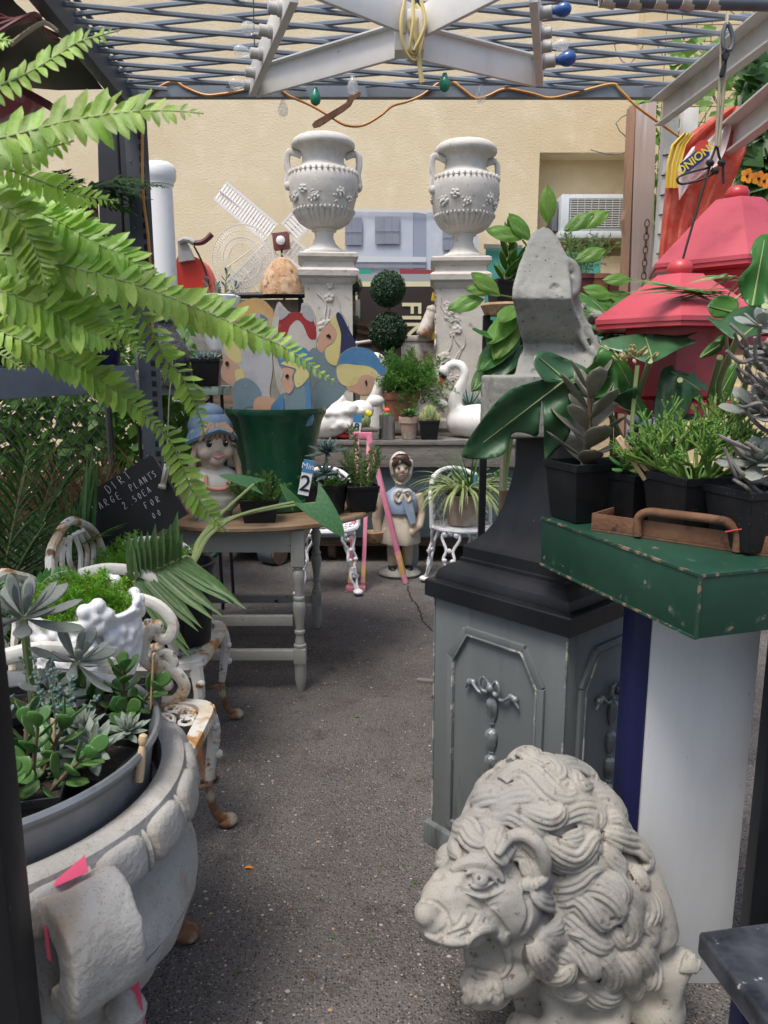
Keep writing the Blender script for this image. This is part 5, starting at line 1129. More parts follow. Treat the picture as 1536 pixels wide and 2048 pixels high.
# ---- plant stand with mint edge, speckled finial, succulent pot
sz = W(350,772,4.4).z; sx = W(350,780,4.4).x
ps = thing('plant_stand', 'tall stand with chipped mint green edge under the speckled finial', 'stand', (sx, 4.4, 0))
MB().box((-.24,-.12,sz-.05), (.28,.25,sz), bev=.004).build('top', X['mint'], ps)
for x in (-.21, .25):
    for y in (-.09, .22): MB().tube([(x,y,0), (x*.92,y*.9,sz-.05)], .011, 6).build('leg', X['blackpaint'], ps)
MB().tube([(-.2,-.09,sz-.06), (.0,-.09,sz-.22)], .006, 5).build('brace', X['blackpaint'], ps); MB().tube([(.24,-.09,sz-.06), (.04,-.09,sz-.22)], .006, 5).build('brace', X['blackpaint'], ps)
sf = thing('speckled_finial', 'black and white speckled bell shaped finial behind the fern', 'finial', (W(328,770,4.36).x, 4.36, sz)); k = mpp(328,700,4.36)
MB().lathe([(r*k, (770-y)*k) for r, y in ((57,770),(58,764),(56,750),(55,742),(50,738),(52,728),(54,716),(50,696),(40,676),(28,658),(25,648),(30,642),(28,636),(18,622),(12,600),(16,590),(10,576),(2,570))], 40).build('body', X['bead'], sf)
bp = thing('potted_string_succulent', 'trailing variegated succulent in a black pot beside the speckled finial', 'potted succulent', (W(416,770,4.34).x, 4.34, sz), .1); k = mpp(416,740,4.34); sqpot(bp, 58*k, 54*k)
rl2 = lm('fat3', 'bluesucc', lambda: fatleaf(.3,.12,1,.6,'lance'))
for (x, y) in ((-.05,-.02),(.0,-.05),(.05,-.01),(.0,.03),(-.03,-.06),(.05,-.06)): rosette(bp, (x,y,54*k), .06, 12, rl2, (x*6,y*6,1), 20, 100)
# ---- chain link fence with hedge behind
fx0, fx1 = -3.4, W(215,800,4.3).x
fe = thing('chain_link_fence', 'dark chain link fence seen under the left shelf beam', 'fence', (fx1, 4.3, 0))
fm = MB(); c = .062
for k_ in range(-30, 60):
    for s in (-1, 1):
        x0 = -(fx1-fx0)+k_*c; z0, z1 = .55, 2.3
        P = []; L = z1-z0
        a0, b0 = (x0, z0), (x0+s*L*.8, z1)
        ta, tb_ = 0, 1
        for lim, sg in ((-(fx1-fx0), 1), (0, -1)):
            dx = b0[0]-a0[0]; t = (lim-a0[0])/dx
            if sg*dx > 0: ta = max(ta, t)
            else: tb_ = min(tb_, t)
        if tb_-ta < .02: continue
        f = lambda t: (a0[0]+(b0[0]-a0[0])*t, .002*s, z0+L*t)
        fm.tube([f(ta), f(tb_)], .0028, 4, cap=False)
stuff(fm.build('wire_mesh', X['wiredark'], fe)); MB().tube([(0,0,0), (0,0,2.35)], .02, 8).build('post', X['wiredark'], fe); MB().tube([(-(fx1-fx0),0,2.3), (0,0,2.3)], .014, 8).build('rail', X['wiredark'], fe)
def hf():
    v = Vector((U(-3.6,-1.25), U(4.55,5.2), U(.4,1.75))); return v, Vector((0,-1,.5))
hd = thing('hedge', 'leafy green hedge growing behind the chain link fence', 'hedge', (-2.4, 4.85, 0)); wpart(leafy_cloud(5200, hf, .05).build('foliage', X['hedge'], raw=True), hd)
for x in (-.8,-.2,.4,.9): MB().tube([(x,0,0), (x+.05,.05,1.5)], .02, 6).build('trunk', X['brownstem'], hd)
def hf2():
    v = Vector((U(-2.7,-1.25), U(4.0,4.15), U(0,1.0)**1)); return v, Vector((0,-1,.5))
dg_ = MB()
for q in range(900):
    p = Vector((U(-2.2,-1.0), U(3.7,4.1), U(.35,.75))); d = Vector((U(-.5,.5), U(-.5,.2), U(.2,1))).normalized(); L = U(.15,.42); s = d.orthogonal().normalized()*.003
    dg_.add([p-s, p+s, p+d*L*.6+Vector((0,0,.02)), p+d*L], [(0,1,2),(0,2,3)])
stuff(tag(dg_.build('dry_grass', X['dry'], raw=True), 'clump of dry brown grass and dead fern below the shelf', 'dry grass'))
# dark back box behind palms
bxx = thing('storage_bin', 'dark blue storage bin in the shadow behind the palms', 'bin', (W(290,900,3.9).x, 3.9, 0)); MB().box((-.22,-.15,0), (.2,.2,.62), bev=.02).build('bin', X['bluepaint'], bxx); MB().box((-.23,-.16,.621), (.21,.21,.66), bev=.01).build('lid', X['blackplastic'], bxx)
# ---- chalkboard
CBY = 2.95; u2, v2 = Vector((.857,-.515)), Vector((.515,.857)); TRc = Vector((305,908))
cbt = thing('chalkboard_sign', 'black chalkboard hung askew reading DIRT LARGE PLANTS 2.50EA', 'sign', W(270,1090,CBY))
corner = lambda a, b: tuple(TRc-u2*a+v2*b)
ol = [corner(6,0), corner(0,6), corner(0,140), corner(190,140), corner(190,6), corner(184,0)]
wpart(poly_px(ol, CBY+.012, .012).build('slate', X['chalkboard'], smooth=False), cbt)
wpart(poly_px([corner(-1.5,2), corner(-1.5,142), corner(1.2,142), corner(1.2,2)], CBY+.01, .008).build('frame_edge', X['darkwood'], smooth=False), cbt)
GL = {'D': [[(0,0),(0,1),(.45,.85),(.55,.5),(.4,.12),(0,0)]], 'I': [[(.1,0),(.1,1)]], 'R': [[(0,0),(0,1),(.4,.9),(.4,.6),(0,.5),(.55,0)]], 'T': [[(.3,0),(.3,1)],[(-.05,.95),(.8,1.1)]], 'L': [[(0,1),(0,0),(.45,.02)]], 'A': [[(0,0),(.3,1),(.55,0)],[(.1,.38),(.5,.38)]], 'G': [[(.5,.85),(.2,1),(0,.6),(.05,.15),(.35,0),(.5,.3),(.5,.45),(.25,.42)]],
      'E': [[(.5,1),(0,1),(0,0),(.55,0)],[(0,.52),(.4,.54)]], 'P': [[(0,0),(0,1),(.4,.95),(.42,.6),(0,.5)]], 'N': [[(0,0),(0,1),(.45,0),(.45,1)]], 'S': [[(.45,.9),(.2,1),(.02,.78),(.4,.4),(.35,.08),(0,.05)]], '2': [[(0,.8),(.2,1),(.42,.75),(0,0),(.5,.05)]], '.': [[(.1,0),(.14,.06)]], '5': [[(.45,1),(.08,1),(.04,.58),(.38,.6),(.42,.2),(.15,0),(0,.1)]], '0': [[(.25,1),(.02,.6),(.1,.1),(.3,0),(.5,.4),(.42,.85),(.25,1)]], 'F': [[(0,0),(0,1),(.5,1.02)],[(0,.52),(.4,.54)]], 'O': [[(.25,1),(.0,.6),(.1,.08),(.3,0),(.52,.4),(.45,.85),(.25,1)]], ' ': []}
def chalk(s, x0, y0, h, adv, ang):
    ux = Vector((cos(ang), -sin(ang))); vy = Vector((-sin(ang), -cos(ang)))
    for i, ch in enumerate(s):
        if ch == ' ': continue
        b = MB()
        for st in GL[ch]:
            P = []
            for (x, y) in st: q = Vector((x0, y0))+ux*(i*adv+x*h*.72)+vy*y*h; w_ = W(q.x, q.y, CBY-.0018); P.append(w_)
            b.tube(spline(P, 3) if len(P) > 2 else P, .0024, 5, flat=.3, up=(0,1,0) if False else None)
        wpart(b.build('chalk_letter', X['chalk']), cbt)
chalk('DIRT', 219,987,17,15.5,.64); chalk('LARGE', 190,1025,14,13.5,.50); chalk('PLANTS', 264,982,13,10.6,.54); chalk('2', 250,1018,14,10,.5); chalk('50EA', 271,1004,12,11,.58); chalk('.', 264,1010,14,10,.5); chalk('FOR', 293,1017,12,13,.48); chalk('00', 308,1037,11,12,.5)
cl = MB(); c_ = W(330,952,CBY-.006); M = facing(c_, 0, -.25)
cl.box((-.012,-.035,0), (.012,.05,.004), M, .0015); cl.box((-.016,-.052,-.004), (.016,-.036,.012), M, .002); cl.box((-.004,-.02,.004), (.004,.04,.01), M, .001); wpart(cl.build('bulldog_clip', X['chrome']), cbt)
sr = MB(); sr.tube([W(333,925,CBY), W(338,800,CBY+.02), W(345,720,CBY+.03)], .0022, 5); wpart(sr.build('hanging_string', X['rope']), cbt)
# ---- rusty white iron chairs
def iron_chair(label, c, yaw, seed):
    random.seed(seed); t = thing('iron_chair', label, 'chair', c, yaw, 'rusty white cast iron chairs'); z = .43; a = .235   # faces local -Y
    def rsq(k, n=40, e=.32):
        out = []
        for j in range(n):
            q = 2*pi*j/n; cs, sn = cos(q), sin(q); out.append((math.copysign(abs(cs)**e, cs)*k, math.copysign(abs(sn)**e, sn)*k*(1 if sn > 0 else 1.0)))
        return out
    o1, i1 = rsq(a), rsq(a*.84); n = 40; b = MB()
    vs = [(x,y,z) for x, y in o1]+[(x*1.02,y*1.02,z-.022) for x, y in o1]+[(x,y,z+.004) for x, y in i1]+[(x,y,z-.014) for x, y in i1]
    fs = []
    for j in range(n): k = (j+1) % n; fs += [(j,k,2*n+k,2*n+j), (n+j,k+n,k,j), (2*n+j,2*n+k,3*n+k,3*n+j), (3*n+j,3*n+k,n+k,n+j)]
    b.add(vs, fs); b.build('seat_rim', X['rustwhite'], t)
    b = MB(); ii = rsq(a*.73, 26)
    for (x, y) in ii: b.tube([(x+cos(q*.785)*.021, y+sin(q*.785)*.021, z-.004) for q in range(8)], .0055, 5, closed=True)
    i2 = rsq(a*.58, 30); b.tube([(x,y,z-.004) for x, y in i2], .006, 5, closed=True)
    for q in range(-6, 7):
        for s in (-1, 1):
            h = a*.56; o = q*.036; lo, hi = max(-h, -h-s*o if False else -h), h
            P = [(x, s*x+o, z-.004) for x in [(-h+2*h*i/14) for i in range(15)] if abs(s*x+o) < h]
            if len(P) > 2: b.tube(P, .0055, 5)
    b.build('seat_lattice', X['rustwhite'], t)
    MB().lathe([(a*1.0,0),(a*1.0,.03)], 4, TR((0,0,z-.056),(0,0,pi/4)) @ Matrix.Scale(1.3,4), cap=False).build('apron', X['rustwhite'], t)
    for sx_ in (-1, 1):
        for sy in (-1, 1):
            b = MB(); x, y = sx_*a*.86, sy*a*.86; ox, oy = sx_*.7071, sy*.7071
            P = spline([(x,y,z-.02), (x+ox*.02,y+oy*.02,z-.1), (x+ox*.004,y+oy*.004,z-.2), (x-ox*.006,y-oy*.006,.15), (x+ox*.015,y+oy*.015,.06), (x+ox*.05,y+oy*.05,.022)], 5); nn = len(P)
            b.m = 0; b.tube(P[:int(nn*.55)], [.026,.013], 8); 
            for q in range(6): b.ball((x+ox*.02+U(-.012,.012), y+oy*.02+U(-.012,.012), z-.05-q*.024), (.016,.016,.014), 7, 5)
            b.m = 1; b.tube(P[int(nn*.55)-1:], [.0135,.011,.011,.014], 8); b.ball((x+ox*.055,y+oy*.055,.018), (.033,.033,.02), 12, 7); b.build('leg', [X['rustwhite'], X['rustfoot']], t)
    for s in (-1, 1): MB().tube([(s*a*.8,-a*.85,.17), (0,0,.2), (-s*a*.8,a*.85,.17)], .007, 6).build('stretcher', X['rustfoot'], t)
    def scroll(parent, x, nm):                                # arm side: big S scrolls
        b = MB(); pts = [[(x,.2,z+.31),(x,.1,z+.33),(x,-.02,z+.31),(x,-.075,z+.25),(x,-.06,z+.2),(x,-.025,z+.21),(x,-.03,z+.245)],
                         [(x,-.03,z+.24),(x,.01,z+.2),(x,.02,z+.14),(x,-.03,z+.1),(x,-.07,z+.12),(x,-.055,z+.155),(x,-.02,z+.14)],
                         [(x,-.01,z+.13),(x,-.07,z+.1),(x,-.1,z+.05),(x,-.07,z+.005),(x,-.02,z+.01),(x,-.015,z+.045),(x,-.05,z+.055)],
                         [(x,.18,z+.0),(x,.1,z+.06),(x,.06,z+.14),(x,.1,z+.22),(x,.16,z+.2),(x,.14,z+.15)]]
        for p_ in pts: b.tube(spline(p_, 6), [.017,.012], 8, flat=1.25)
        for p_ in ((x,-.03,z+.24),(x,-.05,z+.055),(x,-.02,z+.14)): b.ball(p_, .019, 8, 6)
        return b.build(nm, X['rustwhite'], parent)
    for s in (-1, 1):
        sc_o = scroll(t, s*a*.9, 'arm_scroll'); sc_o.location.y = -.035
    b = MB(); b.tube(spline([(-.22,.2,z), (-.235,.24,z+.2), (-.2,.27,z+.36), (-.08,.28,z+.43), (0,.28,z+.45), (.08,.28,z+.43), (.2,.27,z+.36), (.235,.24,z+.2), (.22,.2,z)], 5), .016, 8)
    for s in (-1, 1):
        for (q, w_) in ((.03,.1),(.09,.16),(.15,.2)): b.tube(spline([(s*q,.21,z), (s*(q+.03),.24,z+.12), (s*(q-.02),.26,z+.22), (s*(q+.02),.27,z+.32), (s*q*.6,.275,z+.4)], 5), .01, 6)
    b.build('backrest', X['rustwhite'], t); return t
iron_chair('rust streaked white iron chair nearest the stone urn', (-.735, 1.88, 0), pi/2, 1)
iron_chair('rusty white iron chair holding the black pot by the table', (-.855, 2.62, 0), pi/2, 2)
random.seed(78)
# ---- white head planter on the near chair
hp = thing('head_planter', 'white glazed head shaped planter crowned with flowers on the near chair', 'planter', (W(186,1400,1.93).x, 1.93, .436), radians(-25)); b = MB()
b.ball((0,0,.2), (.125,.12,.165), 20, 14); b.tube([(0,0,0), (0,0,.06), (0,0,.1)], [.085,.07,.08], 18); b.ball((0,-.02,.1), (.09,.09,.08), 14, 10); b.lathe([(.08,.29),(.13,.3),(.145,.345),(.12,.345),(.1,.3)], 24)
for q in range(34):
    a = U(0,6.28); z = U(.2,.37); r = .128 if z < .3 else .14
    c_ = Vector((cos(a)*r, sin(a)*r*.95, z)); s = U(.018,.03)
    for p_ in range(5): aa = p_*1.257; tg = Vector((-sin(a), cos(a), 0)); b.ball(c_+tg*cos(aa)*s+Vector((0,0,1))*sin(aa)*s, (s*.75,s*.75,s*.75), 7, 5)
    b.ball(c_+Vector((cos(a), sin(a), 0))*.01, s*.5, 6, 4)
b.ball((.03,-.115,.16), (.016,.022,.022), 8, 6); b.ball((.01,-.105,.11), (.03,.02,.014), 8, 6)
fuse(b, 'head', X['whiteglaze'], .0055, 2, hp); MB().lathe([(.125,.315),(0,.325)], 20).build('soil', X['soil'], hp)
feathery(hp, (-.02,0,.31), .145, 110, 'asparagus', 3, 1.0, 75, nb=26, nn=6, bl=.22, needle=.085, w=.011)
# ---- black pot with alocasia and asparagus on the far chair
bq = thing('potted_alocasia', 'black round pot of arrowhead leaves standing on the far iron chair', 'potted plant', (W(370,1285,2.6).x, 2.6, .436)); a0 = Vector(bq.location); rdpot(bq, .115, .3, 'blackplastic', .82, .08, 1.03)
arrowleaf(bq, W(630,1006,2.96)-a0, W(690,1068,2.9)-a0, (.35,-.95,.5), .95, 'alocasia'); arrowleaf(bq, W(508,968,3.0)-a0, W(440,944,2.96)-a0, (0,-.75,.8), .62, 'alocasia'); arrowleaf(bq, W(588,1004,2.97)-a0, W(560,968,2.96)-a0, (-.2,-.9,.5), .7, 'alocasia')
for pts in (((392,1112),(405,1075),(450,1040),(540,1018),(630,1006)), ((388,1112),(398,1080),(440,1030),(508,968)), ((395,1112),(420,1070),(480,1030),(588,1004))): MB().tube(spline([(.03,-.03,.26)]+[W(x, y, 2.62+.38*i/4)-a0 for i, (x, y) in enumerate(pts)], 5), [.011,.005], 6).build('petiole', X['palestem'], bq)
aq = thing('potted_asparagus', 'lime green asparagus fern bushing in front of the chalkboard', 'potted plant', (W(300,1200,2.72).x, 2.72, .40)); rdpot(aq, .11, .22, 'blackplastic', .82, .08, 1.03); feathery(aq, (0,0,.2), .235, 90, 'asparagus', 3, 1.0, 85, nb=22, nn=6, bl=.24, needle=.09, w=.01)
# ---- palms
def leaflet_frond(root, pts, tips, wd, mt, part='leaflet', fold=.25, mst='palestem'):   # rachis through pts, one leaflet object per (base t, tip)
    P = spline(pts, 6); f = MB().tube(P, [.006,.003], 6).build('frond', X[mst], root)
    for t, tip in tips:
        i = min(len(P)-2, int(t*(len(P)-1))); p = P[i].lerp(P[i+1], t*(len(P)-1)-i); d = Vector(tip)-p
        link(part, lm('lfl%.2f%.2f' % (wd, fold), mt, lambda: leafmb(wd, 'strap', 7, fold, .12)), f, aim(p, d, (0,-.9,.5), d.length))
    return f
pf = thing('striped_palm', 'broad pale palm frond arching over the far chair seat', 'palm', (W(330,1290,2.55).x, 2.5, .44)); a0 = Vector(pf.location); rdpot(pf, .09, .16, 'blackplastic', .85, .1)
wp = lambda x, y, Y: W(x, y, Y)-a0
up_ = [(.95,(256,1066)),(.9,(268,1064)),(.83,(281,1063)),(.76,(293,1064)),(.68,(308,1050)),(.58,(324,1058)),(.48,(338,1050)),(.36,(352,1026)),(.22,(362,1070))]
dn_ = [(.97,(380,1318)),(.9,(378,1300)),(.82,(395,1262)),(.74,(402,1255)),(.66,(428,1240)),(.55,(445,1232)),(.44,(462,1206)),(.33,(470,1198)),(.2,(490,1216))]
leaflet_frond(pf, [wp(372,1112,2.45), wp(350,1122,2.44), wp(310,1140,2.42), wp(265,1164,2.4)], [(t, wp(x,y,2.36)) for t, (x, y) in up_], .2, 'palmpale'); leaflet_frond(pf, [wp(372,1113,2.45), wp(350,1123,2.44), wp(310,1141,2.42), wp(265,1165,2.4)], [(t, wp(x,y,2.3)) for t, (x, y) in dn_], .13, 'palmpale')
MB().tube(spline([(0,0,.14), wp(395,1180,2.47), wp(385,1125,2.46), wp(372,1112,2.45)], 5), .007, 6).build('petiole', X['palestem'], pf)
def palm(name, label, c, n, L, mt, seed, lean=(0,0), spread=55, pot=.12, nl=22, wd=.07, ll=.34):
    random.seed(seed); t = thing(name, label, 'palm', c)
    rdpot(t, pot, pot*1.7, 'blackplastic', .85, .1)
    for k in range(n):
        a = k*2.4+U(-.2,.2); til = radians(spread*sqrt((k+.7)/n)); d = Vector((cos(a)*sin(til)+lean[0], sin(a)*sin(til)+lean[1], cos(til))).normalized(); l = L*U(.75,1.1)
        side = d.cross(Vector((0,0,1))).normalized(); P = spline([Vector((0,0,pot*1.6))+d*l*q-Vector((0,0,1))*(q*q*l*.22*sin(til)) for q in (0,.35,.7,1)], 5)
        b = MB(); b.m = 1; b.tube(P, [.006,.002], 5); b.m = 0; ms = leafmb(wd, 'strap', 4, .25, .3)
        for q in range(nl):
            u_ = .22+.78*q/nl; i = min(len(P)-2, int(u_*(len(P)-1))); p = P[i]; tg = (P[i+1]-P[i]).normalized(); sd_ = tg.cross(Vector((0,0,1)));  sd_.normalize()
            for s in (-1, 1):
                dd = (tg*(.55+.6*u_)+sd_*s*.75+Vector((0,0,.25-.2*u_))+Vector((U(-.1,.1),U(-.1,.1),U(-.1,.1)))).normalized(); b.merge(ms, aim(p, dd, (0,0,1), l*ll*(1-.45*u_)*U(.85,1.1)))
        b.build('frond', [X[mt], X['palestem']], t, raw=True)
    return t
palm('potted_palm', 'dark feather palm filling the left edge below the shelf', (-1.5, 2.75, .3), 17, .72, 'palm', 4, (.12,-.15), 60, nl=20)
palm('potted_palm', 'feather palm with long narrow leaflets before the chalkboard', (-1.2, 2.2, .22), 15, .46, 'palm', 9, (.0,-.15), 75, nl=18, wd=.06, ll=.42)
palm('potted_palm', 'low dark palm beneath the chain link fence', (-1.62, 3.2, .3), 13, .62, 'palm', 12, (.1,-.1), 75, nl=18)
# upright strap leaves rising beside the shelf
sl_ = thing('strap_leaf_plant', 'upright narrow strap leaves rising in front of the fence', 'plant', (W(190,1150,2.85).x, 2.85, .2)); a0 = Vector(sl_.location); rdpot(sl_, .13, .24, 'blackplastic', .85, .1)
for k in range(40):
    bx = U(140,185); tx = bx+U(-120,30); ty = 775+abs(tx-205)*1.9+U(0,150); p = W(bx, 1110, 2.83)-a0; q = W(tx, ty, 2.75+U(-.1,.15))-a0; d = q-p
    link('strap_leaf', lm('strp%d' % (k % 3), 'palmpale' if k % 4 == 0 else 'palm', lambda: leafmb(.036, 'strap', 7, .25, .18+.1*(k % 3), tw=.4)), sl_, aim(p, d, (U(-.5,.5),-1,.3), d.length))
# dark fern at chair back level
df = thing('grey_fern', 'small grey green fern fronds beside the white head planter', 'fern', (W(60,1250,2.0).x, 2.0, .44)); a0 = Vector(df.location); rdpot(df, .09, .14, 'blackplastic', .85, .1)
def frond(root, pts, plen, spc, mt, objs=True, wd=.3, mst='palestem', nrm=(0,-.8,.6), dens=1.0, tipc=.12, seedv=0, ang=.32):
    P = spline(pts, 10); D = [0]
    for i in range(1, len(P)): D.append(D[-1]+(P[i]-P[i-1]).length)
    Ltot = D[-1]; b = MB(); b.m = 1; b.tube(P, [.0022,.0009], 5); b.m = 0; fr = None
    if objs: fr = b.build('frond', [X[mt], X[mst]], root, raw=True)
    s = spc*.5; i = 0; k = 0
    mats_ = [leafmb(wd, 'pinna', 5, .1, .35*c_, wave=.12) for c_ in (.4, 1, -.3, 1.6)]
    while s < Ltot-spc*.2:
        while D[i+1] < s: i += 1
        t = (P[i+1]-P[i]).normalized(); p = P[i].lerp(P[i+1], (s-D[i])/max(1e-6, D[i+1]-D[i])); u_ = s/Ltot
        n_ = Vector(nrm)+Vector((U(-.2,.2),U(-.2,.2),U(-.2,.2))); sd_ = t.cross(n_).normalized()
        l = plen*min(1, (1-u_)*2.6+tipc)*(.72+.28*min(1, u_*5))
        for sg in (-1, 1):
            d = (sd_*sg+t*(ang+.3*u_)+n_*U(-.25,.2)).normalized(); v = k % 4; M = aim(p+t*U(-.1,.1)*spc, d, n_+Vector((U(-.3,.3),0,U(-.2,.2))), l*U(.88,1.08)); k += 1
            if objs: link('pinna', lm('pin%.2f%d' % (wd, v), mt, lambda: leafmb(wd, 'pinna', 5, .1, .35*(.4, 1, -.3, 1.6)[v], wave=.12)), fr, M)
            else: b.merge(mats_[v], M)
        s += spc*(1-.35*u_)
    if not objs: fr = b.build('frond', [X[mt], X[mst]], root, raw=True)
    return fr
for k, pts in enumerate((((60,1230),(40,1190),(12,1165),(-30,1150)),((60,1230),(75,1180),(105,1150),(145,1140)),((60,1230),(90,1200),(130,1180),(160,1185)),((60,1230),(20,1210),(-20,1200)))):
    frond(df, [W(x,y,1.98-.02*k)-a0 for x, y in pts], .03, .011, 'ferndark', False, .35)
# ---- big stone urn
UC = Vector((-.80, 1.33, 0))
bu_ = thing('large_stone_urn', 'large pale stone garden urn with rolled rim at the lower left', 'urn', UC)
MB().lathe([(.25,0),(.26,.02),(.25,.05),(.2,.075),(.14,.1),(.13,.14),(.16,.165),(.2,.175)], 48).build('foot', X['stone'], bu_)
MB().lathe([(.18,.172),(.26,.19),(.33,.235),(.38,.295),(.4,.345),(.402,.36)], 120, fn=lambda a, t, z: 1+.04*abs(sin(a*12))*(1-t*.6)).build('gadrooned_bowl', X['stone'], bu_)
MB().lathe([(.4,.358),(.412,.37),(.412,.4),(.402,.44),(.383,.48),(.372,.505),(.372,.53),(.38,.54)], 64).build('bowl', X['stone'], bu_)
MB().lathe([(.37,.53),(.385,.535),(.4,.54),(.4,.6),(.395,.622),(.37,.63),(.35,.625),(.34,.56)], 64).build('rim', X['stone'], bu_)
eg = MB(); seg = 22; ew = 2*pi*.41/seg
eg.ball((0,0,0), (.024,ew*.47,.044), 16, 12, fn=lambda v: (abs(v.x)**4+abs(v.y)**4+abs(v.z)**4)**-.25*.93); egm = eg.mesh('rim_egg', X['stone'])
dt = MB().ball((0,0,0), (.02,ew*.06,.042), 8, 8).mesh('rim_dart', X['stone'])
for i in range(seg):
    a = 2*pi*i/seg+.06; link('rim_egg', egm, bu_, TR((cos(a)*.4, sin(a)*.4, .572), (0,-.15,a))); a += pi/seg; link('rim_dart', dt, bu_, TR((cos(a)*.4, sin(a)*.4, .568), (0,-.15,a)))
ha = atan2(-.36, .40); hb = MB()
hp_ = spl2([(.385,.585),(.44,.615),(.5,.605),(.545,.56),(.555,.49),(.54,.42),(.5,.375),(.455,.365),(.43,.385),(.44,.42),(.47,.44),(.485,.48),(.475,.525),(.44,.545),(.39,.54)], 4)
M = Matrix.Rotation(ha, 4, 'Z') @ Euler((pi/2,0,0)).to_matrix().to_4x4()
hb.prism([(.385+(x-.385)*.8, .6+(z-.6)*.8) for x, z in hp_], -.058, .058, M); ho = fuse(hb, 'handle', X['stone'], .006, 5, bu_, disp=lambda c: .004*noise.noise(c*14)+.002*noise.noise(c*40))
M2 = Matrix.Rotation(ha, 4, 'Z')
MB().ball((.4,-.085,.42), (.03,.022,.075), 12, 9, M2, fn=lambda v: 1+.1*sin(v.z*9)).build('handle_leaf', X['stone'], bu_); MB().ball((.43,.06,.33), (.04,.03,.06), 12, 9, M2, fn=lambda v: 1+.1*sin(v.z*9)).build('handle_leaf', X['stone'], bu_)
for tp4 in ([(.4,-.03,.612),(.425,-.035,.622),(.43,.015,.622),(.41,.02,.64)], [(.43,-.06,.575),(.445,-.0605,.575),(.45,-.061,.52),(.432,-.0605,.515)], [(.44,.05,.41),(.47,.066,.42),(.465,.075,.32),(.44,.07,.30),(.42,.06,.33)]): MB().add(tp4, [tuple(range(len(tp4)))], M2).build('pink_tape', X['pinktape'], bu_)
ln = thing('metal_liner', 'dull grey metal tub set inside the large stone urn', 'tub', UC+Vector((0,0,.55)))
MB().lathe([(.29,0),(.32,.002),(.336,.12),(.34,.13),(.35,.14),(.354,.15),(.35,.157),(.342,.155),(.33,.13),(.314,.012)], 72).build('tub', X['greyliner'], ln); MB().lathe([(.33,.03),(0,.035)], 32).build('floor', X['ink'], ln)
# ---- succulents in the tub
LZ = .552
def tubpot(name, label, x, y, w_, h_, rz=0, mt='dirtyplastic', z=LZ): t = thing(name, label, 'potted succulent', (x, y, z), rz); sqpot(t, w_, h_, mt); return t
jl = lm('jadeleaf', 'jade', lambda: fatleaf(.62, .13, 1, .35, 'obov'))
def jade(t, stems, h0, s):
    for (x, y, dx, dy, hh, n) in stems: stemleaves(t, [(x,y,h0), (x+dx*.5,y+dy*.5,h0+hh*.55), (x+dx,y+dy,h0+hh)], .0055, jl, n+2, s*1.12, 'brownstem', 72, .12, .6, True, U(0,3), .2)
t = tubpot('potted_jade', 'glossy green jade plant in a black pot at the front of the tub', -.655, 1.215, .165, .14, .25); jade(t, ((-.03,0,-.06,.0,.1,3),(.03,.02,.05,.02,.11,3),(.0,.05,.0,.05,.095,3),(-.06,.03,-.09,.05,.09,3),(.0,-.03,.01,-.05,.075,3),(.05,-.02,.07,-.02,.075,3),(-.05,-.04,-.05,-.04,.085,3),(.02,-.0,.02,.0,.12,3)), .11, .053)
for mm in (-.06, .05): MB().bar((mm,.05,.11), (mm+.005,.055,.22), .012, .002).build('stick', X['palewood'], t)
t = tubpot('potted_jade', 'taller round leaved jade plant at the right of the tub', -.575, 1.52, .15, .15, .1); jade(t, ((0,0,.01,-.01,.11,4),(.02,-.02,.06,-.03,.08,3),(-.03,0,-.05,-.02,.08,3),(.01,-.03,.02,-.06,.05,2)), .11, .056); MB().bar((.07,-.05,.12), (.085,-.05,.27), .016, .003).build('stick', X['palewood'], t)
t = tubpot('potted_echeveria', 'pointed grey green rosettes in a black pot by the tub rim', -.565, 1.32, .15, .125, -.2); el = lm('ech', 'echev', lambda: fatleaf(.4, .13, 1, .35, 'lance'))
for (x, y, z, r, n) in ((.02,-.03,.15,.072,34),(-.04,.03,.16,.055,28),(.05,.05,.155,.05,24),(-.05,-.05,.135,.045,20)): rosette(t, (x,y,z), r, n, el, (x*3,y*3-.35,1), 12, 95)
t = tubpot('potted_ghost_plant', 'pale grey ghost plant rosettes with long leaves at the rear of the tub', -.77, 1.52, .17, .15, .3); gl = lm('gho', 'ghost', lambda: fatleaf(.3, .1, 1, .45, 'obov'))
for (x, y, z, r, n, ax) in ((.0,-.02,.34,.13,20,(.1,-.3,1)),(.1,-.05,.24,.1,16,(.5,-.3,1)),(-.1,-.04,.26,.11,16,(-.4,-.3,1)),(.05,-.1,.2,.075,14,(.3,-.7,1))): MB().tube(spline([(0,0,.12), (x*.6,y*.6,z*.7), (x,y,z)], 4), .009, 6).build('stem', X['palestem'], t); rosette(t, (x,y,z), r, n, gl, ax, 15, 105)
t = tubpot('potted_blue_succulent', 'powder blue succulent trailing behind the front jade', -.78, 1.28, .15, .14, -.1); bl2 = lm('blu', 'bluesucc', lambda: fatleaf(.45, .2, 1, .3, 'obov'))
for q in range(14): a = U(0,6.28); r = U(0,.06); stemleaves(t, [(cos(a)*r,sin(a)*r,.12), (cos(a)*r*1.6,sin(a)*r*1.6,.18), (cos(a)*r*2.2,sin(a)*r*2.2,.2+U(0,.07))], .004, bl2, 9, .026, 'palestem', 75, .1)
t = tubpot('potted_sprig_succulent', 'beaded blue green stems in a pot under the taller jade', -.66, 1.4, .14, .13, .2); bd2 = lm('bead', 'bluesucc', lambda: MB().ball((0,.5,0), (.32,.5,.32), 8, 6))
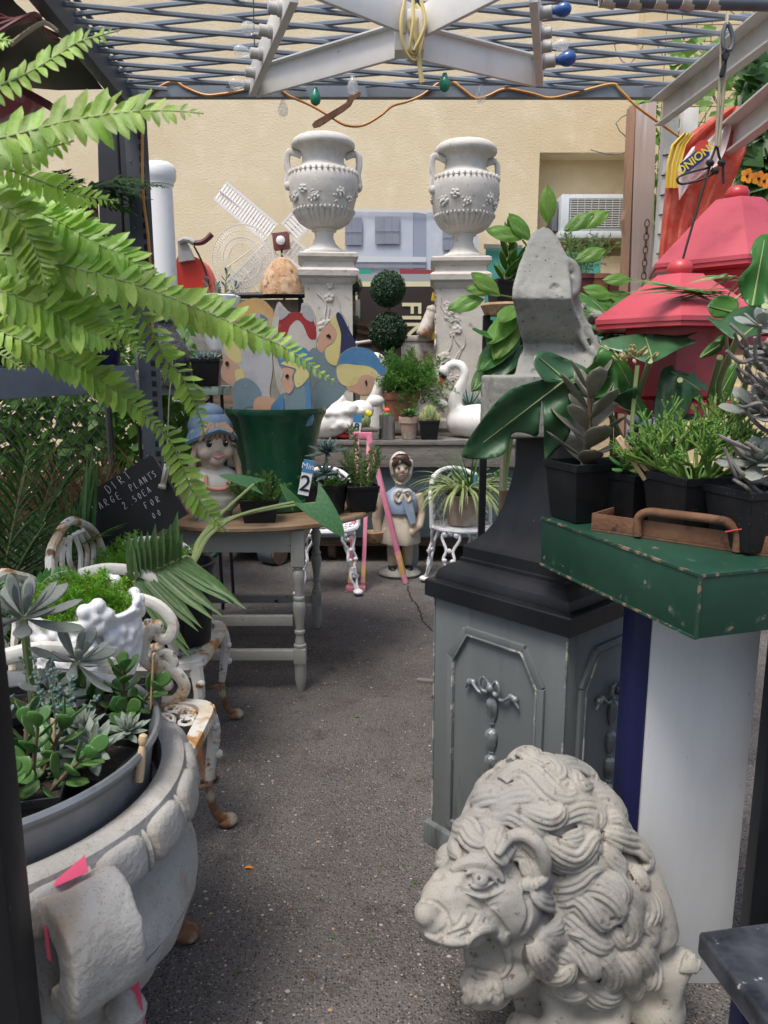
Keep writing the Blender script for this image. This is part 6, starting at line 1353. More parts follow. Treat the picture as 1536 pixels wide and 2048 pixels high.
for q in range(16): a = U(0,6.28); r = U(0,.05); stemleaves(t, [(cos(a)*r,sin(a)*r,.11), (cos(a)*r*1.8,sin(a)*r*1.8,.18), (cos(a)*r*2.6,sin(a)*r*2.6,.2+U(0,.08))], .003, bd2, 14, .015, 'palestem', 80, .15)
rosette(t, (-.02,-.05,.13), .06, 20, el, (0,-.5,1), 15, 95)
dp = thing('peg_doll_clothespin', 'round headed wooden clothespin clipped on the tub rim', 'clothespin', (-.463, 1.27, .62), 0, None, (radians(-8), radians(6), 0))
MB().lathe([(.0075,0),(.0085,.02),(.008,.055),(.006,.066),(.005,.069),(.0075,.073),(.009,.08),(.0075,.088),(.003,.091)], 14, TR((0,0,.03))).build('pin', X['palewood'], dp)
# ---- near black post on the left
npst = thing('black_post', 'smooth black post at the left edge of the picture', 'post', (-.55, .9, 0)); MB().box((-.05,-.03,.016), (.05,.03,1.12), bev=.004).build('post', X['blackpaint'], npst); MB().box((-.07,-.05,0), (.07,.05,.015), bev=.003).build('base_plate', X['blackpaint'], npst)
# ---- hanging Boston fern in the foreground
ff = thing('hanging_fern', 'bright green Boston fern arching in from the left foreground', 'fern', (-.95, 1.15, 1.55)); a0 = Vector(ff.location)
rdpot(ff, .14, .2, 'blackplastic', .7, .1)
for a in range(3): MB().tube([(cos(a*2.1)*.13,sin(a*2.1)*.13,.2), (0,0,.75)], .003, 5).build('hanger', X['wiredark'], ff)
FR = [  # control pixels, near/far distance, pinna px, spacing px, separate pinnae?
 (((-60,215),(0,173),(43,153),(80,133),(127,103),(160,83),(205,70),(240,60)), 1.02,1.0, 44,23,1,'fernleaf'),
 (((-60,290),(0,277),(57,263),(133,243),(233,227),(290,222),(350,222),(407,227)), 1.0,.98, 66,25,1,'fernleaf'),
 (((-60,315),(0,310),(60,305),(110,292),(148,282)), 1.04,1.02, 52,22,1,'fernleaf'),
 (((-40,505),(33,512),(133,532),(247,562),(300,579),(377,609),(433,632),(512,669),(560,690),(600,715),(640,745),(672,766)), 1.06,1.12, 58,21,1,'fernleaf'),
 (((-40,640),(0,662),(100,705),(187,752),(247,795),(300,839),(335,880)), 1.12,1.2, 50,17,1,'fernleaf'),
 (((255,585),(275,615),(300,655),(327,712),(363,752),(383,795),(400,835),(409,872)), 1.14,1.22, 42,19,1,'fernleaf'),
 (((320,850),(343,888),(363,929),(383,979),(417,1024),(440,1050),(455,1064)), 1.2,1.26, 40,17,1,'fernleaf'),
 (((-40,570),(0,582),(57,602),(133,642),(200,672),(243,692)), 1.08,1.1, 66,18,1,'fernleaf'),
 (((-40,330),(20,340),(100,370),(170,393),(238,402)), 1.05,1.05, 40,17,0,'fernleaf'),
 (((-40,400),(40,412),(120,445),(200,490),(262,520),(330,590)), 1.1,1.1, 60,17,0,'fernleaf'),
 (((-40,450),(60,470),(150,500),(230,545),(300,610)), 1.12,1.14, 58,17,0,'fernleaf'),
 (((-40,480),(50,560),(120,600),(190,640),(240,700)), 1.16,1.18, 58,17,0,'fernleaf'),
 (((-40,600),(40,640),(120,690),(200,740),(260,790)), 1.18,1.22, 46,14,0,'fernleaf'),
 (((-40,380),(30,430),(70,500),(90,570)), 1.06,1.04, 60,18,0,'fernleaf'),
 (((-40,430),(60,440),(140,470),(210,520),(255,575)), 1.22,1.22, 56,16,0,'fernleaf'),
 (((-40,520),(30,545),(110,570),(190,610),(250,660),(290,720)), 1.24,1.24, 52,15,0,'fernleaf'),
 (((-60,350),(0,380),(70,410),(150,430),(215,470)), 1.15,1.15, 54,16,0,'fernleaf'),
 (((-60,100),(-20,84),(10,80),(28,86)), 1.0,1.0, 26,14,0,'fernleaf'),
 (((-40,690),(0,708),(20,720),(52,742)), 1.1,1.1, 22,12,0,'fernleaf'),
 (((-40,360),(10,395),(60,440),(100,520),(130,600)), 1.2,1.2, 60,17,0,'fernleaf')]
for (pts, Ya, Yb, pl_, spc, ob, mt) in FR:
    n_ = len(pts); q = [W(x, y, Ya+(Yb-Ya)*i/(n_-1))-a0 for i, (x, y) in enumerate(pts)]; kk = mpp(200,500,(Ya+Yb)/2); frond(ff, q, pl_*kk, spc*kk, mt, bool(ob), .36)
# ---- shelf plants and the maroon frame
sh = thing('shelf_fern', 'dark green fern on the upper left shelf behind the near fronds', 'fern', W(140,420,3.3)); a0 = Vector(sh.location); rdpot(sh, .1, .14, 'maroon', .8, .15); sh.location.z -= .12; a0 = Vector(sh.location)
for k in range(26):
    a = k*2.4; L = U(.28,.42); d = Vector((cos(a), sin(a)*.8, U(.1,.7))); P = [Vector((0,0,.15))+d*L*q-Vector((0,0,1))*(q*q*.16) for q in (0,.3,.6,.85,1)]
    frond(sh, P, .055, .014, 'ferndark', False, .3, nrm=(0,-.4,.9))
hs_ = thing('hanging_shelf', 'dark shelf board carrying the fern at the upper left', 'shelf', (W(120,420,3.3).x, 3.35, a0.z-.022)); MB().box((-.55,-.2,0), (.2,.3,.02), bev=.003).build('board', X['crate'], hs_)
for x in (-.5, .18): MB().tube([(x,.2,0), (x,.2,2.55-a0.z)], .008, 6).build('hanger_rod', X['blackpaint'], hs_)
for k in range(4):
    q = thing('shelf_pot_plant', ('spiky green pot plant at the far left of the shelf beam','bushy pot plant second along the shelf beam','leafy pot plant third along the shelf beam','small pot plant nearest the slotted post on the shelf beam')[k], 'potted plant', (W(20+75*k,735,3.0+.14*k).x-.1, 3.08+.14*k, 1.44)); rdpot(q, .07, .1, ('blackplastic','terracotta','blackplastic','bluepaint')[k], .8, .15)
    if k % 2: feathery(q, (0,0,.1), .2, 26, 'ferndark', 2, 1.0, 80, nb=16, nn=5)
    else: rosette(q, (0,0,.1), .2, 26, lm('strpq', 'palm', lambda: leafmb(.09,'strap',6,.2,.6)), inner=10, outer=80)
mf = thing('maroon_frame', 'maroon framed pink picture hanging at the upper left', 'picture', W(20,235,3.2)); M = facing((0,0,0), 0, -.5)
MB().box((-.1,-.12,0), (.1,.1,.01), M).build('picture', mat('mottled_pink', (.45,.13,.16), .5, [((.62,.42,.44), 8, .5, .6)]), mf); MB().box((-.13,.1,-.01), (.13,.13,.02), M, .003).build('frame_bar', X['maroon'], mf); MB().box((-.13,-.14,-.01), (-.1,.1,.02), M, .003).build('frame_bar', X['maroon'], mf)
cr = MB()
for k in range(4): cr.tube(spline([W(-20,20+k*18,2.4), W(40+k*10,45-k*6,2.5), W(90,30+k*14,2.7), W(130,60+k*8,2.9)], 6), .006, 6)
tag(cr.build('red_cable', X['maroon']), 'dark red cables slung under the black roof sheet', 'cable')
wl_ = MB(); wl_.tube(spline([W(20,90,2.5), W(60,60,2.5), W(90,46,2.5), W(115,62,2.5)], 6), .007, 6); tag(wl_.build('white_cable', X['rope']), 'pale cable loop under the black roof sheet', 'cable')
hs2 = MB().tube(spline([WZ(400,1120,.02), WZ(425,1112,.02), WZ(434,1095,.02), WZ(425,1080,.02), WZ(380,1070,.02), WZ(330,1075,.02)], 6), .014, 8); tag(hs2.build('garden_hose', X['hose']), 'green garden hose looping on the asphalt beneath the table', 'hose')
# ================================================================== RIGHT SIDE
random.seed(31)
# ---- grey panelled pedestal with black flared cap
PC = Vector((.46, 2.024, 0)); PYAW = radians(42.5); hw = .222
pd = thing('panelled_pedestal', 'distressed grey panelled pedestal with ribbon swags and black flared cap', 'pedestal', PC, PYAW)
MB().box((-hw,-hw,0), (hw,hw,.78), bev=.004).build('shaft', X['pedgrey'], pd)
MB().box((-hw-.02,-hw-.02,0), (hw+.02,hw+.02,.07), bev=.006).build('plinth', X['pedgrey'], pd)
for (cx_, cy_) in ((-hw,-hw),(-hw,hw),(hw,-hw)): MB().box((cx_-.0025,cy_-.0025,.072), (cx_+.0025,cy_+.0025,.778)).build('worn_corner', X['wornedge'], pd)
for f in range(2):
    M = Matrix.Rotation(-pi/2*f, 4, 'Z') if f else Matrix.Identity(4)      # f=0: face -Y ; f=1: face -X
    ol = [(-.155,.1),(-.155,.62),(-.1,.71),(.1,.71),(.155,.62),(.155,.1)]
    for k in range(len(ol)):
        a, b = ol[k], ol[(k+1) % len(ol)]
        for (off, w_, h_, mt) in ((0,.02,.012,'pedgrey'),(.012,.006,.017,'wornedge')):
            sc = 1-off/.155; p = M @ Vector((a[0]*sc, -hw-.004, .41+(a[1]-.41)*(1-off/.3))); q = M @ Vector((b[0]*sc, -hw-.004, .41+(b[1]-.41)*(1-off/.3)))
            MB().bar(p, q, h_, w_, up=(0,0,1) if abs(p.z-q.z) < .01 else M @ Vector((1,0,0)), bev=.002).build('moulding', X[mt], pd)
    yf = -hw-.006; g = MB()
    V = lambda x, z, d=0: M @ Vector((x, yf-d, z))
    for s in (-1, 1):
        g.tube(spline([V(0,.575,.006), V(s*.02,.6,.012), V(s*.032,.588,.014), V(s*.03,.565,.012), V(s*.012,.56,.008), V(0,.575,.006)], 5), .006, 7, flat=.7)
        g.tube(spline([V(s*.01,.565,.004), V(s*.035,.55,.006), V(s*.055,.562,.008), V(s*.07,.575,.006), V(s*.082,.56,.006), V(s*.092,.545,.004)], 5), [.0075,.005], 7, flat=.7)
        g.ball(V(s*.078,.567,.004), .01, 8, 6); g.ball(V(s*.064,.57,.004), .009, 8, 6)
    g.ball(V(0,.575,.01), (.012,.012,.012), 8, 6); fuse(g, 'ribbon_bow', X['silver'], .0028, 2, pd)
    for (z0, L, r) in ((.545,.075,.017),(.455,.07,.018),(.38,.07,.018),(.3,.07,.017),(.22,.07,.016),(.15,.05,.013)):
        b = MB(); b.lathe([(r*.3,0),(r*.9,-L*.12),(r,-L*.35),(r*.8,-L*.7),(r*.35,-L*.95),(r*.45,-L)], 18, Matrix.Translation(M @ Vector((0,yf+.003,z0))), fn=lambda a, t, z: 1+.12*sin(a*6)); b.build('bellflower', X['silver'], pd)
blk_prof = [(.24,.78),(.243,.783),(.243,.826),(.24,.83),(.222,.833),(.222,.84),(.215,.858),(.2,.872),(.182,.88),(.174,.884),(.174,.893),(.168,.896),(.168,.925),(.164,.93),(.15,.94),(.125,.965),(.105,1.0),(.09,1.045),(.078,1.1),(.069,1.16),(.064,1.22),(.064,1.235)]
cp_ = MB().rsect(blk_prof).build('flared_cap', X['blackpaint'], pd, ang=24)
# ---- concrete corbel on top
rows = [(452,1082,1098,2.06,2.09),(462,1066,1114,2.03,2.13),(480,1056,1128,2.0,2.16),(505,1046,1140,1.98,2.18),(540,1034,1147,1.955,2.19),(575,1025,1150,1.935,2.2),(596,1023,1151,1.925,2.2),(625,1031,1160,1.955,2.2),(660,1039,1174,1.99,2.2),(688,1046,1186,2.03,2.2),(697,1046,1193,2.02,2.2),(715,1038,1197,1.985,2.2),(742,1030,1190,1.955,2.2),(752,1028,1184,1.95,2.2)]
vs = []; fs = []
for (y, xl_, xr_, yf, yb) in rows:
    a, b, c, d = W(xl_,y,yf), W(xr_-8,y,yf+.02), W(xr_,y,yb), W(xl_+14,y,yb)
    zz = (a.z+b.z)/2; vs += [Vector((p.x,p.y,a.z)) for p in (a, b, c, d)]
n_ = len(rows)
for i in range(n_-1):
    for j in range(4): fs.append((i*4+j, i*4+(j+1) % 4, (i+1)*4+(j+1) % 4, (i+1)*4+j))
fs += [(0,1,2,3), tuple((n_-1)*4+j for j in range(4))]
cbm = MB().add(vs, fs); zb_ = 1.2365; zt_ = W(1030,752,1.95).z
cbm.add([W(988,0,1.94).to_3d()*0+Vector((x, y, z)) for z in (zb_, zt_+.002) for (x, y) in ((W(988,800,1.93).x,1.93),(W(1120,800,1.93).x+.1,1.93),(W(1120,800,1.93).x+.1,2.2),(W(988,800,1.93).x,2.2))], [(0,1,2,3),(4,5,6,7),(0,1,5,4),(1,2,6,5),(2,3,7,6),(3,0,4,7)])
for k, (pts, r) in enumerate(((((1128,520),(1146,530),(1154,555),(1150,585),(1138,588),(1136,568),(1144,556)), .012), (((1136,590),(1150,640),(1172,690),(1192,715)), .009), (((1148,585),(1162,632),(1186,680),(1198,705)), .011), (((1170,725),(1186,700),(1196,715),(1188,735),(1178,728)), .012))):
    cbm.tube(spline([W(x, y, 2.0+.012*k) for x, y in pts], 5), r, 8)
for q in range(26): p = W(U(1150,1196), U(610,720), U(2.05,2.15)); cbm.ball(p, U(.008,.018), 6, 5)
cbo = fuse(cbm, 'stone_corbel', X['concrete'], .005, 4, None, disp=lambda c: .0025*noise.noise(c*18)+.0012*noise.noise(c*60)-(.005 if noise.noise(c*38+Vector((7,1,3))) > .62 else 0)); 
cbt_ = tag(cbo, 'broken grey concrete scroll corbel standing on the black cap', 'corbel')
# ---- white panel with navy edge and black upright
pn = thing('freestanding_board', 'plain pale grey panel with a navy edge under the green box', 'board', (W(1400,1700,1.5).x, 1.5, 0)); p0 = Vector(pn.location); zt = .94
xL, xR = W(1303,1300,1.5).x-p0.x, W(1519,1300,1.5).x-p0.x
MB().box((xL,0,0), (xR,.09,zt), bev=.003).build('panel', X['greypanel'], pn); MB().box((xL-.036,.006,0), (xL-.0005,.085,zt-.01), bev=.002).build('navy_edge', X['bluepaint'], pn)
bu2 = thing('black_upright', 'black upright board at the right edge beside the pale panel', 'upright', (W(1528,1500,1.45).x+.04, 1.45, 0)); MB().box((-.045,-.02,0), (.2,.02,zt+.01), bev=.003).build('board', X['blackpaint'], bu2); MB().box((-.045,-.03,0), (.2,.03,.04), bev=.003).build('base', X['blackpaint'], bu2)
# ---- dark enamel table corner bottom right
tc = WZ(1396,1862,.5); tt = thing('enamel_table', 'chipped black enamel tabletop corner at the lower right', 'table', (tc.x, tc.y, 0)); 
e1 = (WZ(1536,2045,.5)-tc).to_2d().normalized(); e2 = (WZ(1536,1843,.5)-tc).to_2d().normalized()
P = [Vector((0,0)), e1*.6, e1*.6+e2*.6, e2*.6]
b = MB().prism([(p.x, p.y) for p in P], .458, .5); to = b.build('top', X['darkglossy'], tt, ang=30); md = to.modifiers.new('bevel', 'BEVEL'); md.width = .006; md.segments = 2
for q in (P[0]+(e1+e2)*.06, P[1]-e1*.06+e2*.06, P[2]-(e1+e2)*.06, P[3]+e1*.06-e2*.06): MB().box((q.x-.02,q.y-.02,0), (q.x+.02,q.y+.02,.457), bev=.003).build('leg', X['bluepaint'], tt)
# ---- green box
GB = thing('green_metal_box', 'scratched dark green metal box lying across the pedestal side', 'box', (.547, 1.236, .943), radians(17.4)); bw, bl, bh = .42, .55, .117
MB().box((0,0,0), (bw,bl,bh), bev=.004).build('body', X['greenmetal'], GB)
for (p, q) in (((.0005,.0,bh-.001),(.0005,bl,bh-.001)),((0,.0,.002),(0,bl,.002)),((.001,.001,0),(.001,.001,bh)),((0,.0005,bh-.0015),(bw,.0005,bh-.0015))): MB().bar(p, q, .005, .005).build('chipped_edge', X['greenworn'], GB)
BZ = .943+bh+.001
# ---- rusty tray
ta, tb_ = WZ(1182,1060,BZ), WZ(1530,1112,BZ); d = (tb_-ta); L = .52; ang = atan2(d.y, d.x)
tr = thing('rusty_tray', 'rusty steel tray with a loop handle holding black pots', 'tray', ta, ang); D = .27
MB().box((0,0,0), (L,D,.004)).build('base', X['rust'], tr); MB().box((0,0,.0045), (L,.004,.038), bev=.001).build('front_wall', X['rust'], tr); MB().box((0,D-.004,.0045), (L,D,.038), bev=.001).build('back_wall', X['rust'], tr); MB().box((0,.0045,.0045), (.004,D-.0045,.038), bev=.001).build('end_wall', X['rust'], tr)
hL = 175*mpp(1370,1040,1.5)*1.1; h0 = .11
MB().tube(spline([(h0,-.008,.004), (h0,-.01,.042), (h0+.02,-.011,.058), (h0+.06,-.011,.06), (h0+hL*.8,-.011,.06), (h0+hL-.015,-.011,.055), (h0+hL,-.01,.038), (h0+hL,-.008,.003)], 5), .009, 10).build('handle', X['rust'], tr)
MB().tube(spline([(h0+hL-.02,-.02,.04), (h0+hL+.01,-.022,.05), (h0+hL+.03,-.018,.05), (h0+hL+.005,-.012,.045)], 4), .0015, 5).build('red_twine', X['redprint'], tr)
# ---- black pots on the box
def boxpot(name, label, cat, px, py, Y, w_, h_, rz, mt='blackplastic', z=BZ): p = W(px, py, Y); return thing(name, label, cat, (p.x, Y, z), rz), sqpot(bpy.data.objects[-1] if False else thing_last[0], w_, h_, mt) if False else None
def bpot(name, label, X_, Y, w_, h_, rz, mt='blackplastic', z=BZ):
    t = thing(name, label, 'potted succulent', (X_, Y, z), rz); sqpot(t, w_, h_, mt); return t
xa = lambda px, Y: W(px, 1000, Y).x
t = bpot('potted_paddle_plant', 'purplish grey paddle leaved plant in the leftmost black pot on the box', xa(1160,1.76), 1.74, .135, .14, radians(20))
stemleaves(t, [(0,0,.12), (.003,-.005,.2), (.0,-.01,.3)], .01, lm('pad', 'purplegrey', lambda: fatleaf(.5,.07,1,.35,'obov')), 9, .135, 'brownstem', 78, .1, .6, True, .5, .3)
t = bpot('potted_fleshy_rosette', 'fleshy green rosette in the black pot behind the clothespin', xa(1262,1.72), 1.7, .125, .12, radians(25))
fl_ = lm('fle', 'slate', lambda: fatleaf(.36,.2,1,.5,'obov')); flg = lm('fleg', 'jade', lambda: fatleaf(.36,.2,1,.5,'obov'))
for (x, y, z, r, n, m_) in ((0,-.02,.16,.075,22,fl_),(.04,.03,.2,.06,18,fl_),(.03,-.04,.13,.05,16,flg),(-.05,-.02,.13,.06,14,flg)): rosette(t, (x,y,z), r, n, m_, (x*3,-.5,1), 15, 95)
MB().tube(spline([(.0,.02,.15), (.0,.02,.26), (.005,.02,.36)], 4), .005, 6).build('flower_stem', X['palestem'], t)
bdm = lm('bdm', 'bud', lambda: fatleaf(.5,.4,1,.1,'oval'))
for q in range(34): a = U(0,6.28); r = U(.01,.055); p = Vector((.005+cos(a)*r,.02+sin(a)*r*.6,.37+.02*cos(r*30)+U(-.008,.008))); link('bud', bdm, t, aim(p, (cos(a),sin(a),1), (0,0,1), .018))
t = bpot('potted_pencil_cactus', 'branching green pencil coral cactus in the large pot in the tray', xa(1385,1.56), 1.56, .155, .13, radians(15), 'dirtyplastic', BZ+.005)
def coral(t, n, R, h0, seed):
    random.seed(seed)
    for k in range(n):
        a = k*2.4; til = radians(70)*sqrt((k+.5)/n); d = Vector((cos(a)*sin(til), sin(a)*sin(til), cos(til))); b = MB()
        def grow(p, d, l, r, g_):
            q = p+d*l; b.tube([p, p.lerp(q,.5)+Vector((U(-1,1),U(-1,1),U(-1,1)))*l*.06, q], [r, r*.85], 5)
            if g_ == 0: b.ball(q, r*1.15, 5, 4); return
            for j in range(random.choice((2,2,3))): grow(q, (d+Vector((U(-.7,.7),U(-.7,.7),U(-.25,.6)))).normalized(), l*U(.55,.8), r*.82, g_-1)
        grow(Vector((cos(a)*.025, sin(a)*.025, h0)), d, R*.36*U(.8,1.15), .0042, 4); b.build('branch', X['coral'], t)
coral(t, 30, .165, .11, 6); random.seed(32)
t = bpot('potted_grey_kalanchoe', 'grey leaved succulent with knobbly stems at the right edge', xa(1515,1.42), 1.43, .135, .12, radians(15), 'dirtyplastic', BZ+.005)
kl = lm('kal', 'ghost', lambda: fatleaf(.55,.1,1,.3,'obov'))
for (x, y, z, r, n, ax) in ((.0,-.0,.26,.085,20,(-.2,-.4,1)),(-.03,-.03,.17,.07,18,(-.4,-.5,1)),(.05,.02,.35,.09,20,(0,-.4,1)),(-.02,.0,.42,.06,12,(-.3,-.3,1))): rosette(t, (x,y,z), r, n, kl, ax, 15, 100)
for k in range(26):
    z = U(.1,.4); x = U(.0,.09); P = [(x,U(-.03,.02),z), (x-.06,U(-.05,0),z+U(-.01,.01)), (x-.11,U(-.06,-.02),z+U(0,.035)), (x-.14,-.05,z+U(.02,.06))]; MB().tube(spline(P, 4), [.0055,.003], 6).build('knobbly_stem', X['greystem'], t)
cpn = thing('spring_clothespin', 'light wooden spring clothespin clipped on the black pot rim', 'clothespin', W(1266,915,1.6)); cM = facing((0,0,0), 0, radians(-52)); k = mpp(1266,915,1.6)
for s in (-1, 1): MB().box((-52*k,(.5 if s > 0 else -8.5)*k,-.004), (52*k,(8.5 if s > 0 else -.5)*k,.004), cM @ Matrix.Rotation(s*.045, 4, 'Z'), .0012).build('prong', X['palewood'], cpn)
MB().tube([cM @ Vector((-6*k,0,-.006)), cM @ Vector((-6*k,0,.008))], 4*k, 8).build('spring', X['chrome'], cpn)
# ---- monstera and company
def splitleaf(root, base, tip, up, wd, mt, splits=((.35,1),(.55,-1),(.6,1)), fold=.08, droop=.25, part='leaf', seg=20, heart=True):
    base = Vector(base); tip = Vector(tip); L = (tip-base).length; M = aim(base, tip-base, up, L); b = MB(); A = 6; na = 2*A+1; vs = []
    for i in range(seg+1):
        t = i/seg; hw_ = wd*.5*(max(0, (1-t))**.62)*(.8+.5*t)*(min(1, t*7+.55) if heart else max(.05, sin(pi*min(t*1.0,1))**.7))
        if not heart: hw_ = wd*.5*max(.015, sin(pi*t)**.75)
        for j in range(na):
            u_ = (j-A)/A; y = t-(.24*abs(u_)**1.5*(1-t)**2.2 if heart else 0); z = -droop*t*t+fold*abs(u_)*hw_*2+.012*sin(u_*5+t*11)-(.35*hw_*u_*u_)
            vs.append((u_*hw_, y, z))
    fs = []
    for i in range(seg):
        for j in range(na-1):
            uu = (j+.5-A)/A; cut = any(int(s*seg) == i and uu*sg > .2 for s, sg in splits)
            if not cut: fs.append((i*na+j, i*na+j+1, (i+1)*na+j+1, (i+1)*na+j))
    b.add(vs, fs); o = link(part, b.leafmesh('leaf', X[mt]), root, M)
    rb = MB(); rb.tube([M @ Vector((0, q/8, -droop*(q/8)**2+.003)) for q in range(9)], [.0016,.0006], 5); rb.build('midrib', X['palestem'], root); return o
st = thing('plant_crate', 'dark crate stand holding the monstera behind the pedestal', 'crate', (.78, 2.35, 0)); MB().box((-.2,-.18,0), (.2,.18,.93), bev=.006).build('box', X['crate'], st)
mo = thing('potted_monstera', 'large split leaved monstera spreading over pedestal and red lanterns', 'potted plant', (.78, 2.32, .931)); m0 = Vector(mo.location); rdpot(mo, .13, .2, 'blackplastic', .8, .1)
w_ = lambda x, y, Y: W(x, y, Y)-m0
from mathutils.geometry import delaunay_2d_cdt
def traced(root, outline, base, Yb, slope, mt, cup=.05, part='leaf', rib=None, step=9):   # broad leaf whose outline is known; bent in depth round its midrib
    ol = [Vector(p) for p in spl2(outline, 3)]; n = len(ol); xs = [p.x for p in ol]; ys = [p.y for p in ol]; pts = list(ol)
    def inside(x, y):
        c = False; j = n-1
        for i in range(n):
            if (ol[i].y > y) != (ol[j].y > y) and x < (ol[j].x-ol[i].x)*(y-ol[i].y)/(ol[j].y-ol[i].y)+ol[i].x: c = not c
            j = i
        return c
    y = min(ys)+step/2
    while y < max(ys):
        x = min(xs)+step/2
        while x < max(xs):
            if inside(x, y) and min((Vector((x, y))-q).length for q in ol) > step*.45: pts.append(Vector((x, y)))
            x += step
        y += step
    r = delaunay_2d_cdt(pts, [(i, (i+1) % n) for i in range(n)], [tuple(range(n))], 1, 1e-4)
    b0 = Vector(base); tip = max(ol, key=lambda p: (p-b0).length) if rib is None else Vector(rib); ax = (tip-b0).normalized(); k = mpp(base[0], base[1], Yb); vs = []
    for v in r[0]:
        d = Vector(v)-b0; al = d.dot(ax); ac = abs(d.x*ax.y-d.y*ax.x)
        Y = Yb+slope[0]*d.x*k+slope[1]*d.y*k-cup*ac*k*4*.3+.012*sin(al*.045+ac*.03)+.006*sin(ac*.11)
        vs.append(W(v[0], v[1], Y)-Vector(root.location))
    me = bpy.data.meshes.new('leaf'); me.from_pydata(vs, [], [tuple(f) for f in r[2]]); me.materials.append(X[mt]); me.shade_smooth(); o = link(part, me, root)
    md = o.modifiers.new('thickness', 'SOLIDIFY'); md.thickness = .0012
    rb = MB(); q = []
    for i in range(9): p = b0+(tip-b0)*(i/8*.96); d = p-b0; q.append(W(p.x, p.y, Yb+slope[0]*d.x*k+slope[1]*d.y*k+.012*sin((tip-b0).length*i/8*.045)-.002)-Vector(root.location))
    rb.tube(q, [.0026,.0008], 5); rb.build('midrib', X['palestem'], root); return o
traced(mo, [(1096,757),(1050,768),(1022,778),(985,812),(945,866),(925,903),(932,917),(985,917),(1012,903),(1024,868),(1050,866),(1074,872),(1079,848),(1083,800),(1087,832),(1088,905),(1094,938),(1100,912),(1134,879),(1146,835),(1142,795),(1132,763)], (1128,762), 1.77, (.1,.25), 'monstera', .1, rib=(960,890))
traced(mo, [(1072,708),(1091,702),(1121,712),(1164,732),(1171,742),(1134,760),(1097,766),(1082,755),(1067,728)], (1132,760), 1.775, (.3,-.6), 'monstera', .08, rib=(1075,712))
traced(mo, [(1134,764),(1167,742),(1191,719),(1199,695),(1221,705),(1232,729),(1236,775),(1227,790),(1184,797),(1157,790),(1137,780)], (1134,768), 1.77, (-.25,-.2), 'monsterap', .12, rib=(1228,752))
traced(mo, [(1199,685),(1231,675),(1291,668),(1357,672),(1396,664),(1374,676),(1394,684),(1357,699),(1317,721),(1291,726),(1257,710),(1211,695)], (1306,722), 1.84, (-.1,-2.2), 'monstera', .05, rib=(1290,670))
traced(mo, [(1411,632),(1440,641),(1471,619),(1536,606),(1600,606),(1620,640),(1590,664),(1536,666),(1474,680),(1451,669),(1428,650)], (1478,678), 1.62, (-.1,-2.0), 'monstera', .05, rib=(1560,612))
traced(mo, [(1500,614),(1477,574),(1480,553),(1504,525),(1500,502),(1522,470),(1570,480),(1585,560),(1545,602)], (1505,612), 1.66, (.1,-.4), 'monsterap', .1, rib=(1530,475))
traced(mo, [(1197,795),(1237,789),(1274,772),(1270,805),(1267,834),(1237,806)], (1200,796), 1.74, (-.2,.5), 'monstera', .1, rib=(1268,826))
traced(mo, [(1399,713),(1417,690),(1446,670),(1443,700),(1409,716)], (1440,690), 1.72, (.2,-.4), 'monsterap', .1); traced(mo, [(1415,612),(1440,590),(1475,600),(1470,628),(1430,636)], (1470,625), 1.75, (.2,-.6), 'monsterap', .1)
for (b_, t_, up, wd, mt, spl_, dr) in [((1360,760,1.95),(1330,870,1.9),(0,-.9,.4),.8,'monstera',(),.15), ((1262,775,2.0),(1225,700,2.0),(0,-.9,.3),.7,'monsterap',(),.1), ((1290,840,1.95),(1258,770,1.95),(0,-.9,.3),.6,'monsterap',(),.1), ((1400,780,1.95),(1345,740,1.95),(0,-.9,.3),.7,'monstera',(),.1), ((1440,790,1.9),(1480,720,1.9),(0,-.9,.3),.6,'monsterap',(),.1), ((1330,800,1.98),(1400,840,1.95),(0,-.9,.3),.6,'monstera',(),.1)]: splitleaf(mo, w_(*b_), w_(*t_), up, wd, mt, spl_, .06, dr)
for pts in (((1128,758,1.78),(1200,800,1.95),(1245,880,2.15)),((1300,722,1.82),(1275,800,2.0),(1262,890,2.2)),((1476,676,1.6),(1440,760,1.8),(1420,850,2.1)),((1530,612,1.62),(1500,720,1.8),(1450,860,2.1)),((1360,760,1.9),(1355,800,2.05),(1350,880,2.2)),((1440,715,1.75),(1420,790,1.95),(1405,870,2.15))):
    MB().tube(spline([w_(*p) for p in pts]+[Vector((0,0,.18))], 6), .0075, 7).build('petiole', X['palestem'], mo)
# umbrella leaf rosette, palm wisps, peace lily, lime vine leaves
um = thing('umbrella_plant', 'umbrella shaped leaf cluster before the lower red lantern', 'potted plant', (.86, 2.75, .0)); m1 = Vector(um.location); rdpot(um, .12, .2, 'blackplastic', .8, .1)
for (cx_, cy_, Y, R) in ((1222,640,2.3,.17),(1235,668,2.35,.15)):
    c = W(cx_, cy_, Y)-m1; MB().tube(spline([(0,0,.18), (c.x*.5,c.y*.6,c.z*.6), c], 5), .006, 6).build('stem', X['brownstem'], um)
    for q in range(8): a = q*.785+.3; dd = Vector((cos(a), sin(a)*.8-.2, .25+.35*sin(a))); splitleaf(um, c, c+dd.normalized()*R, (0,-.3,1), .42, 'monsterap', (), .05, .18, heart=False)
pw = thing('dry_palm_wisps', 'yellow green palm wisps across the red lanterns', 'palm', W(1400,600,2.0)); m1 = Vector(pw.location)
